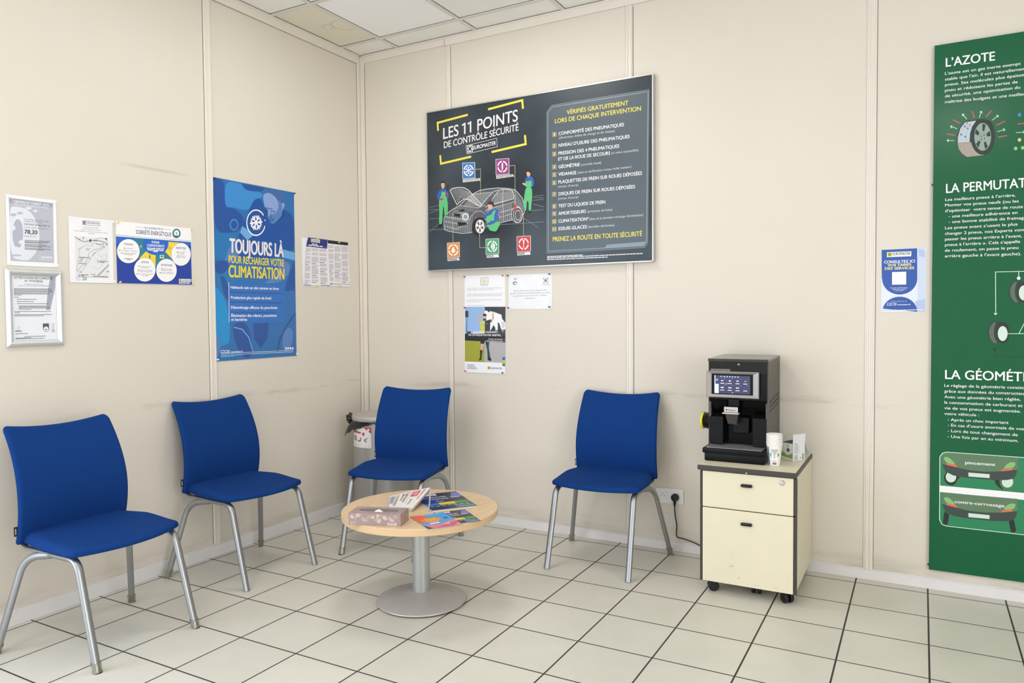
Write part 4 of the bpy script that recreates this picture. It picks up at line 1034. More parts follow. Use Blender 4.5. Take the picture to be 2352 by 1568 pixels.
ART['notice_left']=('L',0.006,(-0.56, 1.49),[
["p",1,"navy",[41.9,306.1,215.0,306.1,207.8,247.8,24.5,248.8]],
["b",2,"white",72.4,264.4,124.5,265.5,72.5,270.5,2],
["b",2,"white",43.9,255.1,172.9,255.1,44.1,261.6,4],
["l",2,"lgray",0.8,0,[32.7,258.1,41.7,257.9]],
["l",2,"lgray",0.8,0,[178.0,257.5,200.2,257.3]],
["p",2,"white",[65.4,300.1,146.0,300.5,144.1,279.7,63.3,280.0]],
["p",3,"yellow",[66.6,298.3,77.4,298.3,76.0,281.1,65.0,281.8]],
["e",4,"navy",71.3,289.9,5.1,0.4,0.1,7.8,0.72,20,70],
["e",4,"navy",71.3,289.9,5.1,0.4,0.1,7.8,0.72,110,160],
["e",4,"navy",71.3,289.9,5.1,0.4,0.1,7.8,0.72,200,250],
["e",4,"navy",71.3,289.9,5.1,0.4,0.1,7.8,0.72,290,340],
["e",4,"green",71.3,289.9,2.6,0.2,0.0,4.1,0,0,360],
["t",4,"navy","EUROMASTER",80.3,283.8,141.6,284.3,80.6,294.4,2],
["p",2,"txt_block",[23.3,240.6,63.1,242.4,61.4,216.1,21.0,214.4]],
["b",3,"txt_line",23.9,236.0,61.7,237.6,23.9,238.1,5],
["b",3,"txt_line",23.7,230.0,61.5,231.5,23.8,232.1,5],
["b",3,"txt_line",23.6,223.9,61.4,225.4,23.7,226.0,5],
["b",3,"txt_line",23.5,217.9,61.3,219.4,23.5,220.0,5],
["p",2,"txt_block",[20.5,207.4,61.1,209.0,60.3,196.8,19.4,195.3]],
["b",3,"txt_line",21.1,202.8,59.7,204.3,21.1,204.9,5],
["b",3,"txt_line",20.9,196.8,59.5,198.2,21.0,198.9,5],
["p",2,"txt_block",[18.9,188.3,59.9,189.8,58.7,170.5,17.2,169.1]],
["b",3,"txt_line",19.4,183.7,58.5,185.0,19.5,185.8,5],
["b",3,"txt_line",19.3,177.6,58.4,178.9,19.4,179.7,5],
["b",3,"txt_line",19.2,171.6,58.2,172.8,19.2,173.7,5],
["p",2,"txt_block",[16.7,162.1,58.3,163.5,57.1,144.2,15.0,143.0]],
["b",3,"txt_line",17.2,157.5,56.9,158.7,17.3,159.6,5],
["b",3,"txt_line",17.1,151.5,56.8,152.6,17.1,153.6,5],
["b",3,"txt_line",17.0,145.4,56.6,146.5,17.0,147.5,5],
["b",3,"ink_dark",16.1,135.1,43.8,135.8,16.2,138.4,2],
["p",2,"txt_block",[14.1,130.8,56.4,132.0,54.1,93.9,10.7,93.1]],
["b",3,"txt_line",14.6,126.2,55.0,127.2,14.6,128.3,5],
["b",3,"txt_line",14.4,120.2,54.9,121.1,14.5,122.3,5],
["b",3,"txt_line",14.3,114.1,54.7,115.0,14.4,116.2,5],
["b",3,"txt_line",14.2,108.1,54.6,108.9,14.2,110.2,5],
["b",3,"txt_line",14.0,102.0,54.5,102.8,14.1,104.1,5],
["b",3,"txt_line",13.9,96.0,54.3,96.8,13.9,98.1,5],
["p",2,"txt_block",[10.3,86.1,53.7,86.9,51.3,48.9,6.9,48.3]],
["b",3,"txt_line",10.8,81.4,52.3,82.1,10.8,83.5,5],
["b",3,"txt_line",10.7,75.4,52.2,76.0,10.7,77.5,5],
["b",3,"txt_line",10.5,69.4,52.0,70.0,10.6,71.4,5],
["b",3,"txt_line",10.4,63.3,51.9,63.9,10.4,65.4,5],
["b",3,"txt_line",10.2,57.3,51.7,57.8,10.3,59.4,5],
["b",3,"txt_line",10.1,51.2,51.6,51.7,10.1,53.3,5],
["p",2,"txt_block",[6.5,41.3,51.0,41.8,50.0,25.9,5.0,25.5]],
["b",3,"txt_line",7.0,36.7,49.6,37.1,7.0,38.8,5],
["b",3,"txt_line",6.9,30.7,49.4,31.0,6.9,32.7,5],
["b",3,"ink_dark",5.9,17.6,33.5,17.7,6.0,20.9,2],
["p",2,"txt_block",[68.6,241.8,129.0,244.5,128.7,225.1,68.5,222.6]],
["b",3,"txt_line",69.1,237.2,127.5,239.7,69.2,239.3,5],
["b",3,"txt_line",69.0,231.1,127.4,233.5,69.1,233.2,5],
["b",3,"txt_line",68.9,225.0,127.2,227.3,68.9,227.1,5],
["p",2,"txt_block",[68.4,215.5,128.6,218.0,128.3,198.5,68.2,196.3]],
["b",3,"txt_line",68.9,210.9,127.1,213.1,69.0,213.0,5],
["b",3,"txt_line",68.8,204.8,127.0,207.0,68.8,206.9,5],
["b",3,"txt_line",68.6,198.7,126.9,200.8,68.7,200.8,5],
["p",2,"txt_block",[68.1,189.3,128.2,191.4,127.7,153.0,67.8,151.3]],
["b",3,"txt_line",68.7,184.6,126.8,186.6,68.7,186.7,5],
["b",3,"txt_line",68.5,178.5,126.6,180.4,68.6,180.6,5],
["b",3,"txt_line",68.4,172.4,126.5,174.2,68.4,174.5,5],
["b",3,"txt_line",68.3,166.3,126.3,168.0,68.3,168.4,5],
["b",3,"txt_line",68.1,160.2,126.2,161.9,68.2,162.3,5],
["b",3,"txt_line",68.0,154.1,126.1,155.7,68.0,156.2,5],
["b",3,"ink_dark",67.1,143.3,109.2,144.4,67.2,146.6,2],
["p",2,"txt_block",[67.7,139.1,127.5,140.6,127.3,128.3,67.6,126.9]],
["b",3,"txt_line",68.2,134.4,126.0,135.8,68.3,136.5,5],
["b",3,"txt_line",68.1,128.3,125.9,129.6,68.1,130.4,5],
["b",3,"ink_dark",67.2,118.9,109.3,119.8,67.3,122.2,2],
["p",2,"txt_block",[67.5,114.7,127.1,115.9,126.6,77.4,67.1,76.6]],
["b",3,"txt_line",68.0,110.0,125.7,111.1,68.1,112.1,5],
["b",3,"txt_line",67.9,103.9,125.5,104.9,67.9,106.0,5],
["b",3,"txt_line",67.7,97.8,125.4,98.7,67.8,99.9,5],
["b",3,"txt_line",67.6,91.7,125.3,92.6,67.6,93.8,5],
["b",3,"txt_line",67.4,85.6,125.1,86.4,67.5,87.7,5],
["b",3,"txt_line",67.3,79.5,125.0,80.2,67.4,81.6,5],
["b",3,"ink_dark",66.4,68.6,108.5,69.2,66.5,71.9,2],
["p",2,"txt_block",[67.0,64.4,126.4,65.1,126.2,52.7,66.9,52.2]],
["b",3,"txt_line",67.6,59.7,125.0,60.3,67.6,61.9,5],
["b",3,"txt_line",67.4,53.6,124.8,54.1,67.5,55.8,5],
["p",2,"txt_block",[66.8,45.2,126.1,45.6,126.0,33.3,66.7,32.9]],
["b",3,"txt_line",67.4,40.5,124.7,40.8,67.4,42.6,5],
["b",3,"txt_line",67.2,34.4,124.5,34.6,67.3,36.5,5],
["b",3,"ink_dark",66.4,24.9,108.5,25.1,66.4,28.2,2],
["p",2,"txt_block",[135.6,242.3,203.3,245.3,203.8,225.6,136.7,222.9]],
["b",3,"txt_line",136.2,237.6,201.8,240.4,136.2,239.7,5],
["b",3,"txt_line",136.0,231.4,201.7,234.1,136.1,233.5,5],
["b",3,"txt_line",135.9,225.2,201.6,227.9,135.9,227.3,5],
["p",2,"txt_block",[136.9,215.8,203.9,218.4,204.4,198.7,137.9,196.4]],
["b",3,"txt_line",137.4,211.1,202.4,213.5,137.5,213.2,5],
["b",3,"txt_line",137.3,204.9,202.2,207.2,137.3,207.0,5],
["b",3,"txt_line",137.1,198.7,202.1,201.0,137.2,200.8,5],
["p",2,"txt_block",[138.1,189.3,204.4,191.5,205.0,164.6,139.5,162.8]],
["b",3,"txt_line",138.7,184.6,202.9,186.6,138.7,186.7,5],
["b",3,"txt_line",138.6,178.4,202.8,180.4,138.6,180.5,5],
["b",3,"txt_line",138.4,172.2,202.7,174.1,138.5,174.3,5],
["b",3,"txt_line",138.3,166.0,202.5,167.8,138.3,168.1,5],
["b",3,"ink_dark",137.3,154.5,184.6,155.9,137.4,157.9,2],
["p",2,"txt_block",[140.0,150.4,205.2,152.1,205.7,132.4,141.1,131.0]],
["b",3,"txt_line",140.6,145.7,203.7,147.2,140.6,147.8,5],
["b",3,"txt_line",140.4,139.5,203.6,141.0,140.5,141.7,5],
["b",3,"txt_line",140.3,133.3,203.5,134.7,140.3,135.5,5],
["p",2,"txt_block",[141.3,123.9,205.8,125.2,206.2,105.5,142.3,104.4]],
["b",3,"txt_line",141.8,119.1,204.3,120.3,141.9,121.3,5],
["b",3,"txt_line",141.7,112.9,204.1,114.1,141.7,115.1,5],
["b",3,"txt_line",141.6,106.7,204.0,107.8,141.6,108.9,5],
["b",3,"ink_dark",140.6,96.2,188.0,97.1,140.7,99.6,2],
["p",2,"txt_block",[142.8,92.1,206.4,93.0,206.9,73.3,143.9,72.6]],
["b",3,"txt_line",143.4,87.3,204.9,88.1,143.4,89.5,5],
["b",3,"txt_line",143.2,81.1,204.8,81.8,143.3,83.3,5],
["b",3,"txt_line",143.1,74.9,204.7,75.6,143.1,77.1,5],
["p",2,"txt_block",[144.1,65.4,207.0,66.0,207.8,30.9,145.9,30.7]],
["b",3,"txt_line",144.6,60.7,205.5,61.1,144.7,62.9,5],
["b",3,"txt_line",144.5,54.5,205.3,54.9,144.5,56.7,5],
["b",3,"txt_line",144.4,48.3,205.2,48.6,144.4,50.5,5],
["b",3,"txt_line",144.2,42.1,205.1,42.3,144.3,44.3,5],
["b",3,"txt_line",144.1,35.9,204.9,36.1,144.1,38.1,5],
["b",3,"ink_dark",143.1,22.5,190.5,22.7,143.2,25.9,2],
["b",2,"navy",-1.8,6.7,57.7,8.7,-1.8,9.9,1],
["b",2,"navy",145.4,9.3,229.1,12.0,145.5,12.1,1]])
ART['ac_notice']=('B',-0.0015,(0.828, 1.35),[
["p",1,"ink_gray",[118.7,185.9,175.1,185.9,174.1,142.9,118.2,142.7]],
["p",2,"cream_print",[121.7,183.8,172.5,183.7,171.7,145.0,120.9,144.7]],
["p",3,"dgray",[162.0,160.6,162.1,165.4,156.0,163.2]],
["p",3,"dgray",[155.5,151.8,159.5,155.1,153.3,157.2]],
["p",3,"dgray",[143.8,149.8,149.4,149.6,146.7,154.9]],
["p",3,"dgray",[133.8,155.8,137.8,152.3,140.1,157.6]],
["p",3,"dgray",[131.4,166.4,131.4,161.5,137.5,163.8]],
["p",3,"dgray",[138.0,175.2,134.0,171.9,140.3,169.8]],
["p",3,"dgray",[149.7,177.2,144.1,177.4,146.8,172.1]],
["p",3,"dgray",[159.7,171.1,155.7,174.7,153.4,169.4]],
["e",3,"dgray",146.8,163.5,4.4,-0.1,0.0,4.1,0.5,0,360],
["t",3,"ink_gray","CLIMATISATION",121.2,134.8,170.6,134.7,121.2,139.3,0],
["t",3,"ink_gray","Vérifier et entretenir sa climatisation pour garantir sa performance et",19.5,120.6,272.4,117.7,19.6,125.9,0],
["t",3,"ink_gray","permettre d'apprécier le confort qu'elle peut procurer",19.4,110.1,212.9,108.2,19.5,115.4,0],
["t",3,"ink_gray","L'entretien régulier permet également de diminuer la fréquence des",19.1,83.4,272.0,81.2,19.2,88.6,0],
["t",3,"ink_gray","pannes, car un défaut d'entretien est à l'origine de 40% des pannes !!!",19.0,73.4,270.9,71.2,19.0,78.6,0],
["t",3,"ink_gray","Euromaster Belfort vous accompagne afin de vous aider à préparer",17.2,47.2,270.1,44.8,17.3,52.4,0],
["t",3,"ink_gray","la saison estivale qui arrive",17.5,36.6,117.7,35.7,17.6,41.9,0],
["t",3,"ink_gray","Prenez rendez-vous dès maintenant",18.3,12.1,145.2,11.6,18.4,17.4,0]])
ART['ethics']=('B',-0.003,(0.826, 0.935),[
["p",1,"et_sky",[3.7,422.3,150.7,420.3,145.6,257.1,1.8,256.5]],
["p",1,"et_dark",[150.7,420.3,297.6,418.4,297.2,370.6,265.5,370.9,211.7,388.9,201.6,389.0,191.4,393.5,179.4,384.8,167.5,395.2,150.4,395.9]],
["p",1,"white",[150.4,395.9,167.5,395.2,179.4,384.8,191.4,393.5,201.6,389.0,211.7,388.9,265.5,370.9,297.2,370.6,296.2,257.7,145.6,257.1]],
["p",1,"et_grass",[1.2,208.7,114.0,205.2,145.0,205.5,143.7,74.7,-0.3,75.3]],
["p",1,"et_floor",[145.0,205.5,295.6,199.6,294.5,73.3,143.7,74.7]],
["p",1,"gray",[186.8,273.4,296.4,280.8,296.0,240.3,186.5,239.6]],
["p",1,"et_dark",[145.6,257.1,296.2,257.7,295.6,199.1,145.0,204.9]],
["p",1,"et_black",[1.7,253.5,296.1,251.9,295.9,227.2,114.0,205.2,1.2,208.7]],
["p",2,"et_dark",[6.9,396.3,29.5,396.1,29.0,356.5,6.4,356.6]],
["p",2,"et_dark",[16.0,356.5,19.5,356.5,17.7,256.6,13.1,256.6]],
["e",2,"et_dark",32.5,258.1,15.8,0.1,0.1,9.0,0,0,360],
["p",2,"et_dark",[265.7,394.1,297.4,393.8,296.7,321.4,273.6,344.7]],
["p",2,"et_dark",[190.2,271.9,204.0,292.4,213.6,307.0,226.0,286.6,224.0,260.3,191.8,260.2]],
["p",2,"et_dark",[243.2,324.5,254.9,315.7,274.5,257.6,294.7,280.8,294.3,234.4,257.6,251.7,242.6,263.3]],
["p",2,"lgray",[268.4,327.3,293.5,327.2,291.5,292.4,271.4,286.6]],
["q",3,"sk_skin",[96.4,342.7,112.2,363.3,126.1,376.5,133.1,385.2,145.2,385.1,143.3,374.8,129.5,367.6,115.5,348.5,120.4,327.8,109.9,316.1]],
["q",3,"sk_skin",[194.2,333.4,204.6,350.9,203.1,374.3,206.6,388.9,212.4,387.4,217.5,350.9,204.3,326.1]],
["q",3,"et_yellow",[109.9,316.1,118.7,329.3,149.8,330.7,149.0,254.1,119.7,254.0,118.5,304.2]],
["p",3,"et_dark",[149.8,330.7,163.5,335.0,192.6,342.2,200.9,326.1,189.0,321.7,186.6,254.3,149.0,254.1]],
["p",3,"et_black",[115.8,215.6,150.3,214.4,143.1,189.3,116.6,190.5]],
["p",3,"sk_skin",[119.0,189.0,141.4,186.3,134.1,150.8,116.9,150.5]],
["p",3,"et_black",[113.4,150.5,130.7,147.8,123.3,103.3,124.9,91.5,102.3,82.1,112.9,106.0]],
["p",3,"et_green",[150.2,205.5,181.0,201.4,177.2,166.1,186.9,107.5,168.0,104.2,165.1,151.2]],
["p",3,"et_black",[168.0,104.2,186.9,107.5,196.9,87.1,184.9,82.4,167.9,89.4]],
["p",3,"sk_skin",[137.4,364.6,162.1,364.4,160.2,345.3,149.8,339.5,138.9,345.4]],
["p",4,"et_black",[136.3,363.1,138.2,374.9,150.2,377.7,162.2,373.2,163.1,361.5]],
["p",4,"et_black",[137.9,348.4,149.9,343.9,161.9,348.3,158.4,335.0,149.8,331.3,141.2,335.1]],
["l",4,"white",1,0,[159.9,311.5,171.9,315.9]],
["l",4,"et_black",1.5,0,[120.3,309.5,148.8,305.7]],
["p",5,"sk_skin",[145.8,346.9,154.0,346.8,154.0,344.8,145.8,344.8]],
["t",5,"white","ENSEMBLE, FAISONS",65.8,256.8,225.7,257.4,65.9,267.5,3],
["t",5,"white","DE L'ÉTHIQUE NOTRE ARBITRE...",28.8,238.7,272.6,237.8,28.9,250.1,3],
["t",5,"white","Respect et écoute,",176.0,216.1,275.7,215.4,176.1,223.7,2],
["t",5,"white","notre code de la route",155.3,204.7,276.6,202.9,155.4,212.4,2],
["t",5,"navy","ENSEMBLE",17.1,50.3,68.8,51.0,17.2,58.1,1],
["t",5,"navy","COMBINONS",17.0,38.9,79.2,39.9,17.1,46.7,1],
["t",5,"navy","NOS ÉNERGIES !",16.9,28.7,93.0,29.0,17.0,36.5,1],
["p",3,"et_blue",[273.7,103.4,278.1,109.3,293.8,109.6,293.7,90.7,273.6,91.1]],
["p",3,"et_gold",[273.6,90.2,293.6,89.8,293.5,70.3,273.4,71.3]],
["p",3,"green",[273.4,70.4,293.5,69.5,293.3,52.0,273.2,53.2]],
["p",1,"white",[166.8,49.6,273.2,50.3,273.0,26.1,166.6,29.0]],
["p",2,"yellow",[166.8,49.6,187.3,49.6,187.1,29.5,166.6,29.9]],
["e",3,"navy",177.0,39.7,9.7,0.2,0.1,9.3,0.72,20,70],
["e",3,"navy",177.0,39.7,9.7,0.2,0.1,9.3,0.72,110,160],
["e",3,"navy",177.0,39.7,9.7,0.2,0.1,9.3,0.72,200,250],
["e",3,"navy",177.0,39.7,9.7,0.2,0.1,9.3,0.72,290,340],
["e",3,"green",177.0,39.7,5.1,0.1,0.0,4.9,0,0,360],
["t",3,"navy","EUROMASTER",190.6,32.6,270.7,32.7,190.7,43.8,2]])
ART['wifi']=('B',-0.0015,(1.145, 1.34),[
["e",1,"ink_dark",48.8,170.8,15.4,-0.4,0.1,14.9,0.82,40,140],
["e",1,"ink_dark",48.8,170.8,10.6,-0.3,0.1,10.2,0.82,40,140],
["e",1,"ink_dark",48.8,170.8,5.8,-0.1,0.1,5.6,0.7,40,140],
["p",1,"ink_dark",[29.8,157.1,35.6,162.8,47.2,166.7,56.8,163.9,58.7,160.4,47.2,159.9,39.5,157.6,39.4,152.6,47.1,149.0,56.7,148.7,47.0,143.6,35.5,147.6]],
["e",1,"ink_gray",59.7,156.2,7.6,-0.2,0.0,6.4,0.85,0,360],
["t",1,"ink_dark","Fi",54.8,153.8,63.5,153.9,54.9,159.9,1],
["p",1,"slate_green",[238.0,180.8,270.8,181.4,270.6,150.1,238.7,149.4]],
["e",2,"white",254.5,165.4,15.4,-0.4,0.1,15.2,0,0,360],
["e",3,"slate_green",254.5,165.4,9.2,-0.2,0.1,9.6,0,0,360],
["t",3,"ink_dark","EUROMASTER",228.1,137.6,280.0,138.8,228.1,142.3,1],
["t",3,"slate_text","Afin de rendre votre temps d'attente plus",34.8,105.1,261.5,105.9,34.8,112.5,0],
["t",3,"slate_text","agréable, votre centre EUROMASTER vous offre",11.4,89.8,281.6,90.6,11.4,97.3,0],
["t",3,"slate_text","la possibilité de vous connecter à internet",32.0,74.2,263.1,75.7,32.0,81.6,0],
["t",3,"slate_text","gratuitement.",114.3,59.1,183.2,59.5,114.4,66.5,0]])
ART['tariff']=('B',-0.0015,(3.19, 1.3),[
["p",1,"card_bg2",[148.6,296.8,181.0,295.7,183.2,-0.1,151.3,0.2]],
["p",1,"card_bg3",[153.3,295.4,177.7,285.7,180.8,251.5,155.5,261.2]],
["p",1,"card_bg3",[140.5,49.7,181.7,59.7,182.3,2.1,151.3,2.4]],
["p",2,"card_blue",[-1.6,296.8,147.3,296.8,149.0,154.2,0.1,158.9]],
["e",2,"card_blue",75.2,156.9,73.8,-2.3,-0.6,74.6,0,0,360],
["e",2,"card_blue",77.1,1.0,73.5,-0.8,-0.6,71.5,0,0,180],
["p",3,"white",[21.1,284.4,123.3,284.1,123.1,261.0,21.3,260.9]],
["p",4,"yellow",[23.5,282.5,41.9,282.5,42.1,263.9,23.7,263.8]],
["e",5,"dslate",32.8,273.2,8.8,-0.4,-0.1,8.9,0.72,20,70],
["e",5,"dslate",32.8,273.2,8.8,-0.4,-0.1,8.9,0.72,110,160],
["e",5,"dslate",32.8,273.2,8.8,-0.4,-0.1,8.9,0.72,200,250],
["e",5,"dslate",32.8,273.2,8.8,-0.4,-0.1,8.9,0.72,290,340],
["e",5,"green",32.8,273.2,4.6,-0.2,0.0,4.7,0,0,360],
["t",5,"dslate","EUROMASTER",45.3,268.9,119.6,268.0,45.2,281.5,2],
["t",3,"white","CONSULTEZ ICI",9.3,232.1,138.5,231.6,9.2,244.7,4],
["t",3,"yellow_pale","VOS TARIFS",24.0,216.9,123.9,216.6,23.9,228.2,4],
["t",3,"yellow_pale","DES SERVICES",12.9,201.4,136.3,200.4,12.8,213.2,4],
["p",3,"white",[43.7,189.4,102.8,189.4,103.4,129.1,44.2,129.7]],
["t",3,"white","Pour plus d'informations,",38.1,112.9,111.1,112.3,38.1,117.2,2],
["t",3,"white","rapprochez-vous de",46.3,106.1,103.0,105.4,46.3,110.5,2],
["t",3,"white","votre expert",57.0,99.4,92.6,99.2,57.0,103.7,2],
["t",3,"yellow_pale","Prenez rendez-vous sur",41.4,49.2,108.3,48.6,41.3,53.2,1],
["t",3,"white","euromaster.fr",68.2,31.9,123.6,32.2,68.1,38.4,3],
["l",3,"white",1.5,1,[25.1,43.0,37.1,43.2,37.2,33.0,25.2,32.7]],
["l",3,"white",1.5,1,[41.4,42.7,54.2,42.9,54.3,32.7,41.5,32.5]],
["l",3,"white",1.5,1,[56.9,42.5,62.3,42.8,62.4,32.6,57.0,32.3]],
["l",3,"white",1.5,0,[22.6,32.1,40.1,32.5]],
["b",3,"card_bg3",2.3,7.2,64.5,9.8,2.3,9.4,10],
["b",3,"white",66.5,6.5,177.5,8.5,66.5,10.0,9]])
